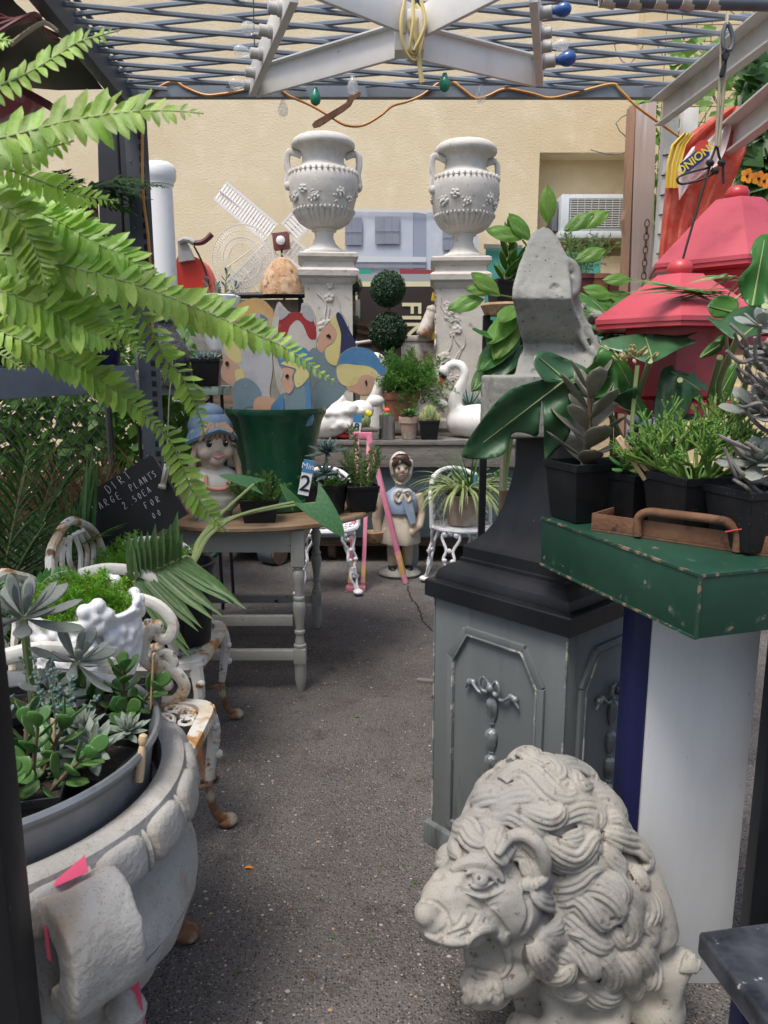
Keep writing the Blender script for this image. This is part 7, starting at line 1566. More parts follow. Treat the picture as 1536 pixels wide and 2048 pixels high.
for (a, b_, n) in (((1420,596),(1262,545),9),((1455,590),(1330,560),8),((1470,560),(1390,548),7),((1420,640),(1480,560),5)):
    for q in range(n): p = W(a[0]+U(-14,14), a[1]+U(-12,12), 1.95)-m1; e = W(b_[0]+U(-20,40), b_[1]+U(-18,30), 1.9+U(-.05,.05))-m1; link('wisp', lm('wsp', 'spider' if q % 2 else 'palmpale', lambda: leafmb(.05, 'strap', 7, .2, .35)), pw, aim(p, e-p, (0,-.5,1), (e-p).length))
MB().tube(spline([W(1440,612,1.97)-m1, W(1452,680,1.97)-m1, W(1450,900,2.1)-m1, Vector((0,.1,-W(1400,600,2.0).z))], 5), .005, 6).build('stem', X['palestem'], pw)
pe = thing('peace_lily', 'arching lance leaved plant between swan and concrete corbel', 'potted plant', (W(1010,900,2.9).x, 2.9, .0)); m1 = Vector(pe.location); rdpot(pe, .13, .22, 'blackplastic', .8, .1); MB().tube([(0,0,.18), (0,0,.95)], .02, 7).build('trunk', X['brownstem'], pe)
for (b_, t_, mt) in (((1040,660),(958,720),'monsterap'),((1035,625),(978,668),'bright'),((1045,690),(968,745),'monstera'),((1040,610),(1002,625),'bright'),((1035,640),(990,700),'bright'),((1050,720),(985,790),'monsterap'),((1030,700),(945,760),'monsterap'),((1010,690),(960,640),'monsterap'),((1040,740),(1000,800),'monstera'),((1020,760),(975,815),'monsterap'),((1030,640),(1062,600),'bright')):
    p = W(*b_, 2.85)-m1; q = W(*t_, 2.7)-m1; splitleaf(pe, p, q, (0,-.6,.8), .42, mt, (), .1, .2, heart=False); MB().tube([(0,0,.93), p], .004, 5).build('petiole', X['palestem'], pe)
lv_ = thing('lime_vine', 'lime green leafy vine around the top of the concrete corbel', 'vine', W(1110,620,3.1)); m1 = Vector(lv_.location)
for (x, y, a) in ((1045,478,2.8),(1060,482,2.2),(1095,448,1.6),(1128,462,.6),(1150,455,.5),(1165,575,-.2),(1190,590,-.5),(1205,560,.1),(1150,520,.4),(985,585,2.9),(968,598,3.3),(1000,592,2.4),(1178,600,-.9),(1215,585,-.3)):
    p = W(x, y, 3.0)-m1; L = U(.09,.14); splitleaf(lv_, p, p+Vector((cos(a)*L, -.03, sin(a)*L)), (0,-.9,.4), .5, 'bright', (), .1, .25, heart=False)
for pts in (((1110,640),(1100,540),(1095,450)),((1110,640),(1150,560),(1130,465)),((1110,640),(1160,600),(1215,585)),((1110,640),(1040,600),(985,588)),((1100,560),(1060,500),(1045,480))): MB().tube(spline([W(x,y,3.05)-m1 for x, y in pts], 5), .004, 5).build('tendril', X['stem'], lv_)
# tiered stand behind the corbel with pots
ts_ = thing('black_plant_stand', 'black plant stand with ragged coir tray behind the corbel', 'stand', (W(1010,640,3.3).x, 3.3, 0)); tz = W(1000,612,3.3).z; k = mpp(1000,612,3.3)
MB().lathe([(40*k,-.04),(50*k,0),(46*k,.01),(20*k,-.01)], 30, TR((0,0,tz)), fn=lambda a, t, z: 1+.06*noise.noise(Vector((cos(a)*4, sin(a)*4, z*9)))).build('coir_tray', X['wicker'], ts_)
for s in (-1, 1): MB().box((s*.08-.015,-.015,0), (s*.08+.015,.015,tz-.04)).build('post', X['blackpaint'], ts_)
wpart(poly_px([(968,640),(986,640),(984,745),(966,745)], 3.36, .02).build('green_panel', X['greenmetal'], smooth=False), ts_)
t = thing('potted_upright_succulent', 'upright oval leaved plant in a tilted black pot by the corbel', 'potted succulent', Vector(ts_.location)+Vector((-.02,-.02,tz+.012)), .3, None, (0,.12,.3)); sqpot(t, 52*k, 40*k)
for (x, y, h) in ((0,0,.2),(.04,.02,.1)): stemleaves(t, [(x,y,.08), (x*1.2,y,.08+h*.5), (x*1.3,y,.08+h)], .006, lm('upr', 'aspdark', lambda: fatleaf(.34,.08,1,.2,'oval')), 9, .1, 'palestem', 55, .05, .5, True, .4, .2)
# brown pots on a far ledge with teal board
tbd = thing('teal_board', 'rough teal painted board fixed low on the back wall', 'board', (W(1100,560,7.0).x, 7.0, 0)); wpart(poly_px([(972,494),(1045,496),(1050,505),(1200,505),(1205,680),(968,680)], 7.0, .03).build('panel', X['tealshop'], smooth=False), tbd); wpart(poly_px([(968,488),(1045,490),(1045,497),(968,497)], 6.96, .02).build('trim', X['greywood'], smooth=False), tbd)
for x in (985, 1190): wpart(MB().box((W(x,600,7.03).x-.03,7.01,0), (W(x,600,7.03).x+.03,7.05,W(x,600,7.0).z)).build('leg', X['greywood']), tbd)
ld = thing('potting_bench', 'dark bench with small pots in front of the teal board', 'bench', (W(1180,640,5.6).x, 5.6, 0)); lz = W(1180,600,5.6).z; MB().box((-.45,-.2,lz-.05), (.5,.2,lz), bev=.004).build('top', X['darkwood'], ld)
for x in (-.42,.47): MB().box((x-.03,-.18,0), (x+.03,.18,lz-.051)).build('leg', X['darkwood'], ld)
for (px, lab, mt, s, f) in ((1165,'maroon pot with wispy seedling stems on the potting bench','maroon',1.0,1),(1195,'brown pot with orange stains on the potting bench','terracotta',1.0,0),(1225,'dark purple flared pot at the end of the potting bench','maroon',.9,0)):
    q = thing('bench_pot', lab, 'pot', (W(px,600,5.55).x, 5.55, lz)); rdpot(q, .085*s, .17*s, mt, .75, .2, 1.1)
    if f: feathery(q, (0,0,.17), .34, 14, 'rosemary', 2, 1.0, 40, nb=14, nn=4)
sw_ = thing('striped_cone', 'red white and navy striped cloth cone beyond the plant stand', 'ornament', W(1012,760,3.9)); k = mpp(1012,720,3.9)
for i, mt in enumerate(('redprint','whitepaint','navyprint','whitepaint','redprint','whitepaint','navyprint')): r0, r1 = 30-i*3.6, 30-(i+1)*3.6; MB().lathe([(r0*k,i*11*k),(r1*k,(i+1)*11*k-.0005)], 20).build('stripe', X[mt], sw_)
MB().tube([(0,0,-W(1012,760,3.9).z), (0,0,.0)], .02, 8).build('pole', X['greywood'], sw_)
# ---- red hexagonal lanterns
def lantern(label, c, R, h, yaw, body=True):
    t = thing('red_lantern', label, 'lantern', c, yaw, 'red hexagonal hanging lanterns')        # origin at the eave line
    MB().rsect([(R,0),(R*1.0,.012),(R*.97,.02),(R*.3,h),(R*.27,h+.006),(R*.0,h+.01)], n=6, rot=0).build('roof', X['red'], t, ang=20)
    MB().rsect([(R*.985,-.012),(R*.985,-.001)], n=6, rot=0).build('eave_band', X['reddark'], t, ang=20)
    MB().lathe([(.012,h),(.026,h+.006),(.034,h+.02),(.034,h+.03),(.026,h+.044),(.01,h+.05)], 20).build('knob', X['reddark'], t)
    if body:
        MB().rsect([(R*.5,-.2),(R*.58,-.19),(R*.62,-.02),(R*.62,-.0125)], n=6, rot=0).build('glazed_body', X['red'], t, ang=20)
        for q in range(0): a = q*pi/3+pi/6*0; MB().bar((cos(a+pi/6)*R*.72,sin(a+pi/6)*R*.72,-.0125), (cos(a+pi/6)*R*.62,sin(a+pi/6)*R*.62,-.2), .018).build('corner_post', X['reddark'], t)
        MB().rsect([(R*.4,-.25),(R*.75,-.235),(R*.78,-.205),(R*.6,-.2005)], n=6, rot=0).build('base', X['red'], t, ang=20)
    return t
k = mpp(1455,540,2.35); lantern('upper red hexagonal lantern with knob hanging at the right edge', W(1462,542,2.35), 150*k, 128*k, .25)
k = mpp(1355,650,2.12); l2 = lantern('lower red hexagonal lantern hanging from the long black cord', W(1352,652,2.12), 152*k, 92*k, .2)
hp2 = thing('hook_cord', 'tan cord with black carabiner hanging from the overhead pipe', 'cord', W(1455,30,2.1)); m1 = Vector(hp2.location)
MB().bar(W(1455,18,2.1)-m1, W(1453,50,2.1)-m1, .01, .004).build('strap', X['signcream'], hp2)
MB().tube(spline([W(x,y,2.1)-m1 for x, y in ((1452,48),(1446,70),(1448,95),(1460,100),(1466,80),(1460,55),(1453,46))], 5), .0055, 7).build('carabiner', X['steelgrey'], hp2)
MB().tube(spline([W(x,y,2.1)-m1 for x, y in ((1452,98),(1446,110),(1450,125),(1446,148),(1442,150),(1448,128),(1456,108))], 5), .005, 7).build('snap_hook', X['blackcord'], hp2)
for pts in (((1444,60),(1440,160),(1432,292)),((1450,130),(1446,200),(1437,294))): MB().tube([W(x,y,2.11)-m1 for x, y in pts], .0042, 6).build('cord', X['rope'], hp2)
kn = thing('knotted_rope', 'knotted black cord with a loop carrying the red lanterns', 'rope', W(1432,300,2.12)); m1 = Vector(kn.location)
for pts in (((1433,290),(1425,312),(1420,325)),((1434,290),(1438,312),(1444,325)),((1446,330),(1446,350),(1447,368)),((1420,330),(1405,380),(1385,450),(1368,510),(1358,552)),((1420,335),(1390,342),(1360,352),(1355,362),(1365,368),(1400,360),(1430,346))): MB().tube(spline([W(x,y,2.12)-m1 for x, y in pts], 5), .0032, 6).build('cord_length', X['blackcord'], kn)
for x, y in ((1420,326),(1443,326),(1430,342)): MB().lathe([(.005,-.008),(.011,-.004),(.011,.004),(.005,.008)], 10, TR(W(x,y,2.115)-m1,(.5,.3,0))).build('knot', X['blackcord'], kn)
# ---- onion net bag over the lower rail
ob = thing('onion_net_bag', 'red orange net onion bag with printed films draped over the rail', 'bag', W(1400,300,2.62)); m1 = Vector(ob.location)
def drape(rows, Y, nm, mt, n=16, amp=.02, back=0):
    vs = []
    R_ = []
    for i in range(len(rows)-1):
        for s in range(4): t = s/4; R_.append(tuple(rows[i][q]+(rows[i+1][q]-rows[i][q])*t for q in range(3)))
    R_.append(rows[-1])
    for ri, (y, xl_, xr_) in enumerate(R_):
        for j in range(n+1): u_ = j/n; vs.append(W(xl_+(xr_-xl_)*u_, y+(u_-.5)*back, Y+amp*sin(u_*21+y*.006)+amp*.5*sin(u_*47+1))-m1)
    b = MB().add(vs, [(i*(n+1)+j, i*(n+1)+j+1, (i+1)*(n+1)+j+1, (i+1)*(n+1)+j) for i in range(len(R_)-1) for j in range(n)]); return b.build(nm, X[mt], ob, raw=True)
drape([(212,1462,1500),(235,1425,1500),(262,1386,1496),(300,1342,1490),(350,1333,1472),(400,1328,1452),(450,1323,1432),(500,1318,1418),(560,1314,1402)], 2.62, 'net', 'mesh', 26)
drape([(262,1480,1500),(300,1470,1492),(350,1452,1474)], 2.7, 'rear_fold', 'mesh', 8)
drape([(266,1366,1388),(290,1342,1372),(330,1332,1362),(376,1330,1358)], 2.585, 'yellow_film', 'yellowfilm', 10, .008); drape([(250,1436,1464),(278,1384,1462),(315,1358,1452),(345,1356,1438),(384,1358,1380)], 2.572, 'white_film', 'whitefilm', 12, .004, -34)
k = mpp(1400,320,2.55); M = facing(W(1391,318,2.553)-m1, 0, radians(38))
MB().prism([(-36*k,-12*k),(26*k,-12*k),(36*k,12*k),(-30*k,12*k)], 0, .0015, M).build('print_band', X['navyprint'], ob); text_mesh('ONIONS', 22*k, X['yellowprint'], 'print_text', ob, M @ Matrix.Translation((0,0,.003)), .0004, .0006)
M = facing(W(1403,292,2.552)-m1, 0, radians(32)); MB().prism([(cos(a*.314)*15*k, sin(a*.314)*10*k) for a in range(20)], 0, .0012, M).build('print_stamp', X['redprint'], ob)
text_mesh('& PACKED B', 8*k, X['redprint'], 'print_text', ob, facing(W(1394,350,2.552)-m1, 0, radians(36)), .0004)
# ---- vines on wire at the far right
vf = thing('wire_trellis', 'wire trellis tangled with grey vines at the upper right', 'trellis', (W(1440,300,4.6).x, 4.6, 0)); wm_ = MB(); x0, x1 = W(1318,300,4.6).x-vf.location.x, 2.2
for i in range(26): z = 1.3+i*.085; wm_.tube([(x0,0,z), (x1,0,z)], .0022, 4, cap=False)
for i in range(30): x = x0+i*.085; wm_.tube([(x,.002,0), (x,.002,3.5)], .0022, 4, cap=False)
stuff(wm_.build('wire_grid', X['wirebrown'], vf))
tn = MB()
for q in range(80):
    p = Vector((U(x0,1.0), U(-.15,.1), U(1.9,3.4))); pts = [p]
    for s in range(5): p = p+Vector((U(-.16,.16), U(-.06,.06), U(-.18,.14))); pts.append(p)
    tn.tube(spline(pts, 3), .003, 4, cap=False)
stuff(tn.build('tangled_vines', X['greystem'], vf))
vl_ = thing('flowering_vine', 'leafy green vine with orange flowers at the right edge', 'vine', (W(1500,420,4.0).x, 4.0, 0)); m1 = Vector(vl_.location)
def vfn(): 
    p = W(U(1330,1640), U(60,640)**1, U(3.9,4.5)); 
    return p-m1, Vector((0,-1,.5))
def vfn2():
    p = W(1490+abs(random.gauss(0,45)), random.gauss(370,110), U(3.7,4.2)); return p-m1, Vector((0,-1,.5))
leafy_cloud(520, vfn, .045, None, .7).build('sparse_leaves', X['bright'], vl_, raw=True); leafy_cloud(2600, vfn2, .06, None, .7).build('foliage', X['palm'], vl_, raw=True)
def vfn3(): p = W(1302+random.gauss(0,12), U(180,640), U(3.85,3.95)); return p-m1, Vector((0,-1,.5))
leafy_cloud(110, vfn3, .035, None, .7).build('creeper', X['bright'], vl_, raw=True)
for (x, y) in ((1517,357),(1494,352),(1528,362)):
    fo = thing('orange_flower', 'orange flower with dark centre'+(' lowest' if x == 1528 else ' leftmost' if x == 1494 else ' most open')+' on the right vine', 'flower', W(x, y, 3.6), 0, 'orange vine flowers')
    for q in range(5): a = q*1.257; link('petal', lm('ptl', 'orangeflower', lambda: leafmb(.8,'obov',4,.0,.3)), fo, aim((0,0,0), (cos(a),-.25,sin(a)), (0,-1,0), .035))
    MB().ball((0,-.004,0), .007, 8, 6).build('eye', X['ink'], fo)
chn = thing('hanging_chain', 'thin rusty chain hanging beside the raw board', 'chain', W(1291,500,3.72)); m1 = Vector(chn.location); lk = MB().tube([(cos(a*.628)*.011,0,sin(a*.628)*.019) for a in range(10)], .003, 5, closed=True).mesh('chain_link', X['rust'])
for i in range(22): link('chain_link', lk, chn, TR((0,0,.12-i*.03), (0,0,(i % 2)*pi/2)))
# ---- litter on the asphalt
lt = thing('dry_leaf_scrap', 'brown dry leaf scraps beside the grey pedestal foot', 'litter', WZ(868,1402,0)); 
for (x, y, L, a) in ((.0,0,.09,.3),(.02,.03,.07,-.6),(-.01,.02,.06,1.2)): link('leaf', lm('dlf', 'dry', lambda: leafmb(.4,'oval',6,.25,.8,wave=.2)), lt, aim((x,y,.012), (cos(a),sin(a),.1), (0,0,1), L))
sh_ = thing('wood_shim', 'pale split wood shim on the asphalt beside the grey pedestal', 'wood scrap', WZ(872,1366,0)); MB().box((-.09,-.012,.001), (.05,.012,.014), TR((0,0,0),(0,0,-.2)), .002).build('shim', X['greywood'], sh_)
for (x, y, lab) in ((707,1435,'tiny fallen green leaf near the middle of the asphalt'),(488,1738,'small orange leaf scrap near the urn on the asphalt'),(765,1392,'tiny green leaf on the asphalt near the table leg')):
    q = thing('fallen_leaf', lab, 'leaf', WZ(x, y, .002)); link('blade', lm('fll', 'orangeflower' if 'orange' in lab else 'bright', lambda: leafmb(.4,'oval',4,.2,.4)), q, aim((0,0,.004), (1,.2,0), (0,0,1), .03))

ll_ = MB()
for q in range(130):
    y = 1.5+3.4*random.random(); x = U(-.6,.35)*(.4+y*.35)+random.choice((-.12,0,.1)); a = U(0,6.28); L = U(.006,.02); c, s_ = cos(a), sin(a); ll_.m = random.choice((0,0,0,1))
    ll_.add([(x,y,.003), (x+c*L*.5-s_*L*.22,y+s_*L*.5+c*L*.22,.006), (x+c*L,y+s_*L,.004), (x+c*L*.5+s_*L*.22,y+s_*L*.5-c*L*.22,.005)], [(0,1,2,3)])
stuff(tag(ll_.build('leaf_litter', [X['dry'], X['aspdark']], raw=True), 'tiny dry leaf bits and soil crumbs scattered over the asphalt', 'litter'))
# ================================================================== STONE LION
from mathutils.bvhtree import BVHTree
random.seed(3)
lo = W(1190,1900,1.42); LO = Vector((lo.x, 1.42, 0))
co = MB()
def LB(px, py, Y, r, n=18, m=12): co.ball(W(px, py, Y), r, n, m)
def LT(pts, rs, n=14): co.tube(spline([W(*p) for p in pts], 4), [rs[0]+(rs[-1]-rs[0])*i/(4*(len(pts)-1)) for i in range(4*(len(pts)-1)+1)] if len(rs) == 2 else sum([[rs[i]+(rs[i+1]-rs[i])*j/4 for j in range(4)] for i in range(len(rs)-1)], [])+[rs[-1]], n)
# head
LB(1005,1715,1.375,.098); LB(975,1700,1.345,.075); LB(955,1735,1.305,.055); LB(905,1722,1.345,.037)
LT([(965,1740,1.315),(922,1780,1.275),(878,1808,1.25)], [.066,.052,.042]); LB(1000,1790,1.29,.06)
LB(870,1838,1.24,.037); LB(908,1845,1.236,.045); LB(936,1846,1.244,.044); LB(872,1850,1.265,.036)
co.ball(W(850,1826,1.226), (.023,.026,.022), 14, 10); LB(898,1775,1.275,.04); LB(880,1798,1.258,.038)
LB(1015,1800,1.3,.07); LB(1045,1850,1.325,.07); LB(1050,1905,1.335,.05)
LT([(1045,1890,1.33),(1028,1932,1.305),(992,1956,1.285),(955,1955,1.275)], [.05,.046,.042,.036]); LB(960,1980,1.28,.036); LB(988,1980,1.285,.036); LB(944,1966,1.272,.027)
LB(1010,1890,1.335,.05); LB(972,1905,1.315,.048); LB(965,1935,1.3,.035)
face = co; co = MB()
# mane mass, chest, body, legs, tail
LB(1075,1625,1.42,.118); LB(1010,1625,1.4,.075); LB(1130,1660,1.44,.125); LB(1160,1750,1.435,.14); LB(1190,1830,1.43,.125); LB(1140,1860,1.38,.1); LB(1170,1920,1.4,.09)
LT([(1180,1780,1.46),(1230,1760,1.44),(1272,1800,1.415),(1298,1880,1.4)], [.115,.1,.075,.07]); LB(1305,1930,1.4,.068); LB(1310,2010,1.39,.068); LB(1290,2075,1.4,.05)
LT([(1110,1950,1.385),(1120,2010,1.365),(1135,2075,1.35)], [.052,.042,.044]); LT([(1220,1950,1.4),(1215,2020,1.36),(1215,2080,1.33)], [.062,.05,.05]); LB(1110,2085,1.315,.045); LB(1200,2095,1.29,.046)
LT([(1320,2060,1.37),(1338,2010,1.36),(1352,1960,1.36),(1372,1925,1.37),(1386,1905,1.38)], [.03,.027,.025,.026,.03])
LB(1045,2062,1.33,.042)
def smooth_core(mb, vox, it, shrink):
    o = fuse(mb, 'lion_core', X['lionstone'], vox, it); m_ = o.data
    V = [v.co-v.normal*shrink for v in m_.vertices]; Fc = [tuple(p.vertices) for p in m_.polygons]; sm = [(p.center.copy(), p.normal.copy()) for p in m_.polygons]
    bpy.data.objects.remove(o); return MB().add(V, Fc), sm
fm_, fs_ = smooth_core(face, .006, 8, 0); mm_, ms_ = smooth_core(co, .007, 26, .002)
allm = MB().merge(fm_).merge(mm_); bvh = BVHTree.FromPolygons([Vector(v) for v in allm.v], allm.f)
samples = ms_
EYE = Vector((0,0,H))
def hit(px, py):
    d = ray(px, py).normalized(); h = bvh.ray_cast(EYE, d)
    return (h[0], h[1]) if h[0] is not None else (None, None)
det = MB(); det.merge(allm)
def lock(path, w=.017, strands=4, r=.0052, lift=.011, curl=0):                      # carved lock: a bundle of grooved strands over the surface
    for it in range(2): path = [path[0]]+[((path[i-1][0]+path[i][0]*2+path[i+1][0])/4, (path[i-1][1]+path[i][1]+path[i+1][1]).normalized()) for i in range(1, len(path)-1)]+[path[-1]]
    k = len(path)
    for s in range(strands):
        o = (s/(strands-1)-.5)*2 if strands > 1 else 0; P = []; R = []
        for i, (p, n) in enumerate(path):
            t = i/(k-1); tg = (path[min(i+1, k-1)][0]-path[max(i-1, 0)][0]).normalized(); sd_ = n.cross(tg).normalized(); ww = w*(sin(pi*(.12+.86*t))**.7)
            P.append(p+sd_*o*ww+n*(lift*(sin(pi*(.08+.8*t))**.8)*(1-.42*o*o))); R.append(r*(.75+.5*sin(pi*t))*(1-.45*max(0, t-.75)/.25))
        det.tube(spline(P, 2), sum([[R[i], (R[i]+R[i+1])/2] for i in range(k-1)], [])+[R[-1]], 6)
    c = [(p+n*lift*.2) for p, n in path]; det.tube(c, [w*.5 if 0 < i < k-1 else .003 for i in range(k)], 8, flat=.8)
F0 = W(955,1790,1.3); fc = [(W(925,1800,1.265), .112), (W(985,1835,1.27), .088), (W(985,1930,1.28), .085), (W(950,1745,1.29), .06)]
def inmane(p): 
    if p.z < .13 or any((p-c).length < r for c, r in fc): return False
    return p.x < LO.x+.085 and p.y < 1.53 and not (p.x > LO.x+.02 and p.z < .2)
def flow(p, n, ph):
    d = (p-F0).normalized()*.9+Vector((.3,.12,-.62)); d = d-n*d.dot(n)
    if d.length < 1e-3: d = n.orthogonal()
    d.normalize(); d.rotate(Matrix.Rotation(.85*sin(ph), 3, n)); return d
def pxpath(pts, lift=0, n=5):
    out = []
    for p in spline([(x, y, 0) for x, y in pts], n):
        h, m = hit(p.x, p.y)
        if h is None: continue
        out.append((h+m*lift, m))
    return out
TRACE = [[(470,165),(400,125),(320,180),(280,245),(270,330)],[(540,170),(480,230),(400,300),(330,370),(300,450)],[(580,340),(500,335),(420,370),(360,420),(330,490)],[(570,260),(640,205),(720,195),(790,250),(850,320),(920,360),(990,340),(1020,265)],[(740,180),(830,150),(890,190),(900,240),(850,250),(800,235)],
 [(900,170),(960,150),(1040,170),(1090,230),(1100,290)],[(950,200),(1000,240),(1010,300),(1050,295),(1110,300)],[(480,425),(580,372),(680,352),(750,350),(745,392),(680,402)],[(500,480),(600,445),(690,475),(760,520),(795,560),(760,585)],[(700,425),(780,455),(860,472),(905,430),(840,410)],[(870,510),(950,435),(1040,405),(1120,435),(1150,500),(1130,550)],[(1020,370),(1100,340),(1180,355),(1250,410),(1290,480),(1280,545)],
 [(1120,230),(1180,265),(1220,320),(1240,370)],[(810,600),(880,650),(970,685),(1050,640),(1110,590),(1155,605)],[(820,690),(900,725),(990,738),(1060,695),(1120,655),(1165,680)],[(810,830),(870,885),(960,885),(1040,840),(1100,775),(1170,785)],[(815,890),(900,955),(980,948),(1050,895),(1130,820)],[(1180,560),(1250,580),(1330,625),(1390,690),(1440,745),(1420,805)],[(1170,640),(1210,720),(1280,790),(1310,835)],
 [(1150,805),(1230,850),(1275,920),(1262,985),(1210,965)],[(960,905),(1060,885),(1150,905),(1230,965),(1272,1050),(1230,1110)],[(740,920),(800,980),(880,1005),(920,1065),(880,1150),(800,1180)],[(930,970),(1000,938),(1080,985),(1130,1060),(1190,1110),(1250,1090)],[(900,1055),(960,1065),(1040,1135),(1110,1230),(1180,1250),(1240,1210)],[(1270,900),(1340,940),(1385,1020),(1370,1100),(1320,1150),(1285,1125)],
 [(1290,1000),(1340,1080),(1330,1200),(1285,1260)],[(1380,900),(1440,965),(1460,1040),(1425,1100),(1470,1155),(1515,1225)],[(1390,1100),(1460,1180),(1490,1265)],[(780,1180),(850,1240),(920,1290),(985,1330),(960,1385)],[(750,1230),(800,1330),(870,1400),(960,1405),(1005,1345)],[(1010,1220),(1080,1310),(1120,1400),(1080,1445)],[(1120,1265),(1190,1335),(1240,1410),(1210,1475),(1150,1485)],
 [(1230,1275),(1310,1335),(1340,1425),(1290,1485)],[(1320,1210),(1400,1290),(1450,1385),(1475,1470),(1415,1505)],[(860,1425),(930,1490),(1020,1525),(1100,1490)],[(1060,1460),(1130,1540),(1220,1565),(1290,1530)],[(1300,1430),(1370,1500),(1320,1565)],[(600,690),(660,668),(720,725),(740,800),(730,880),(680,910)],[(470,600),(500,680),(550,730),(565,765)],[(300,520),(330,562),(370,565),(400,620),(450,640),(462,595)],[(190,565),(250,535),(290,485),(275,425)],
 [(235,360),(205,400),(215,470),(250,500)],[(640,310),(700,290),(750,320)],[(640,570),(700,530),(770,560),(800,620)],[(850,1170),(900,1250),(930,1330)],[(960,1180),(1020,1150),(1090,1190)],[(1180,500),(1230,480),(1270,520),(1300,590)],[(620,140),(690,100),(750,125),(790,160)],[(1040,1000),(1110,970),(1180,1010),(1200,1060)],[(1230,1150),(1270,1200),(1310,1280)],[(1000,480),(1060,470),(1100,520),(1090,570)],[(930,610),(1000,590),(1060,560)],[(1350,780),(1400,860),(1420,920)]]
for tr_ in TRACE:
    q = pxpath([(820+a/3.072, 1480+b/3.072) for a, b in tr_], .0, 4)
    if len(q) > 4:
        L_ = sum((q[i+1][0]-q[i][0]).length for i in range(len(q)-1)); wq = min(.0215, .010+L_*.085)
        if all((q[i+1][0]-q[i][0]).length < .085 for i in range(len(q)-1)): lock(q, wq*1.12, 5, wq*.25, U(.013,.028))
for pts in (((912,1640),(885,1655),(874,1685),(886,1708)), ((940,1645),(918,1675),(912,1702),(926,1716)), ((968,1652),(952,1682),(956,1708)), ((1002,1655),(988,1685),(996,1716)), ((930,1600),(900,1620),(884,1645)), ((985,1620),(945,1635),(915,1660)), ((890,1690),(872,1700),(866,1722)), ((1180,1960),(1150,1990),(1120,1985)), ((1230,1940),(1210,1980),(1180,1995)), ((1140,1960),(1105,1975),(1090,1960))):
    q = pxpath(pts, 0, 4)
    if len(q) > 4: lock(q, .0135, 4, .0046, .013)
seeds = []
toc = lambda p: (EYE-p).normalized()
cand = [s for s in samples if inmane(s[0]) and s[1].dot(toc(s[0])) < .12]; random.shuffle(cand)
for p, n in cand:
    if all((p-q[0]).length > .048 for q in seeds): seeds.append((p, n))
for p, n in seeds:
    ph = U(0, 6.28); sg = random.choice((-1, 1)); path = []; q, m = p.copy(), n.copy(); L = random.choice((8, 9, 10))
    for i in range(L):
        path.append((q.copy(), m.copy())); d = flow(q, m, ph+sg*i*.62); nn = bvh.find_nearest(q+d*.0135); q, m = nn[0], nn[1]
        if m.dot(toc(q)) > .3: break
    if len(path) > 5: lock(path, .019, 5, .0052, .014)
# ear
ep = [(1000,1702),(1020,1672),(1052,1660),(1082,1680),(1094,1712),(1088,1745),(1070,1762)]
E_ = [p+Vector((-.012,-.03,.012)) for p, n in pxpath(ep, .004, 4)]; det.tube(E_, [.005+.0095*sin(pi*(i+.4)/(len(E_)+.2))**.6 for i in range(len(E_))], 10)
det.ball(W(1047,1722,1.315), (.036,.02,.036), 14, 10)
for s in (.35,): det.tube([p.lerp(W(1045,1725,1.3), s)+Vector((0,.012*s,0)) for p in E_], .011, 8)
# face: brow, eye, muzzle creases, lips, nostril wing, beard
def ridge(pts, r, lift=0, n=5):
    q = pxpath(pts, lift, n)
    if len(q) > 2: k = len(q); det.tube([p for p, m in q], [r*(.35+.65*sin(pi*i/(k-1))) for i in range(k)], 8)
ridge(((903,1744),(922,1732),(950,1724),(982,1734),(1006,1762)), .015, .003); ridge(((930,1753),(945,1744),(962,1742),(980,1751),(992,1766)), .0055, .007)
ridge(((934,1766),(948,1774),(966,1773),(984,1764)), .0045, .005); ridge(((930,1786),(955,1794),(985,1789),(1008,1780)), .005, .001)
h_, n_ = hit(959,1758); det.ball(h_+n_*.0, (.017,.017,.014), 16, 12)
ridge(((868,1742),(878,1730),(892,1724)), .010, .003)
ridge(((850,1868),(880,1878),(912,1884),(935,1884)), .008, .002)
ridge(((932,1892),(944,1870),(972,1856),(1000,1866),(1016,1895),(1018,1930),(1004,1954)), .011, .003); ridge(((928,1945),(950,1938),(980,1945),(1005,1955)), .008, .001)
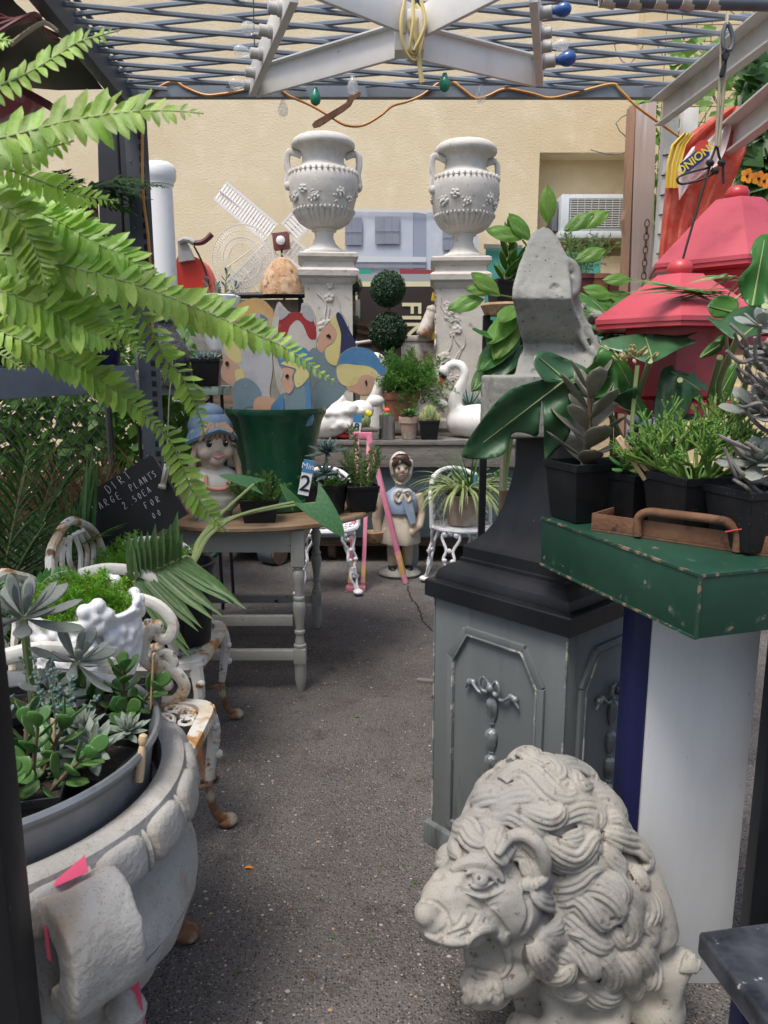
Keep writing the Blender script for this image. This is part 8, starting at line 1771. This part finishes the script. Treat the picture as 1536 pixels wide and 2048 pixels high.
for q in range(22):
    x = U(928,1000); y = U(1958,1985); pts = [(x,y),(x+U(-8,8),y+10),(x+U(-10,10),y+22)]; p_ = pxpath(pts, .002, 3)
    if len(p_) > 3: lock(p_, .008, 3, .0042, .008)
for q in range(7): ridge(((1360+q*5,1945),(1372+q*5,1920),(1382+q*6,1895)), .007, .004)
from mathutils.kdtree import KDTree
CV = []
def carve(pts, r, dep, n=16):
    for p, m in pxpath(pts, 0, n): CV.append((p, r, dep))
def pit(x, y, r, dep, off=0):
    h, m = hit(x, y)
    if h is not None: CV.append((h+m*off, r, dep))
pit(970,1905,.034,.016); pit(985,1910,.028,.014); pit(950,1905,.026,.012); pit(1050,1718,.026,.012); pit(936,1762,.012,.006); pit(878,1750,.014,.006)
carve(((918,1780),(948,1800),(985,1830),(1012,1864)), .009, .0045); carve(((846,1800),(872,1808),(892,1828),(896,1850),(882,1866)), .0065, .004); carve(((905,1868),(938,1856),(954,1832)), .005, .0028); carve(((925,1872),(958,1862),(972,1840)), .005, .0028); carve(((888,1862),(915,1850),(928,1830)), .005, .0022); carve(((1052,1790),(1060,1830),(1046,1866)), .008, .006); carve(((1060,1880),(1052,1915),(1062,1945)), .009, .006); carve(((938,1814),(965,1820),(992,1810)), .005, .0025)
kd = KDTree(len(CV))
for i, c in enumerate(CV): kd.insert(c[0], i)
kd.balance()
def cut(c):
    s = .0006*noise.noise(c*60); best = 0
    for co_, i, d in kd.find_range(c, .045):
        r, dep = CV[i][1], CV[i][2]
        if d < r: best = max(best, dep*(1-(d/r)**2)**1.2)
    return s-best
lio = thing('lion_statue', 'weathered pale stone lion statue with curling mane and open mouth', 'statue', LO)
LV = fuse(det, 'lion_body', X['lionstone'], .0023, 1, None, disp=cut, fac=.5); wpart(LV, lio)
h_, n_ = hit(957,1758); ir = MB().ball(h_+n_*.0125+Vector((-.003,0,0)), (.0035,.0035,.008), 8, 6); wpart(ir.build('eye_slit', X['grime']), lio)
bs = MB().box((-.17,-.17,0), (.17,.13,.028), bev=.008); bs.build('base_slab', X['lionstone'], lio)
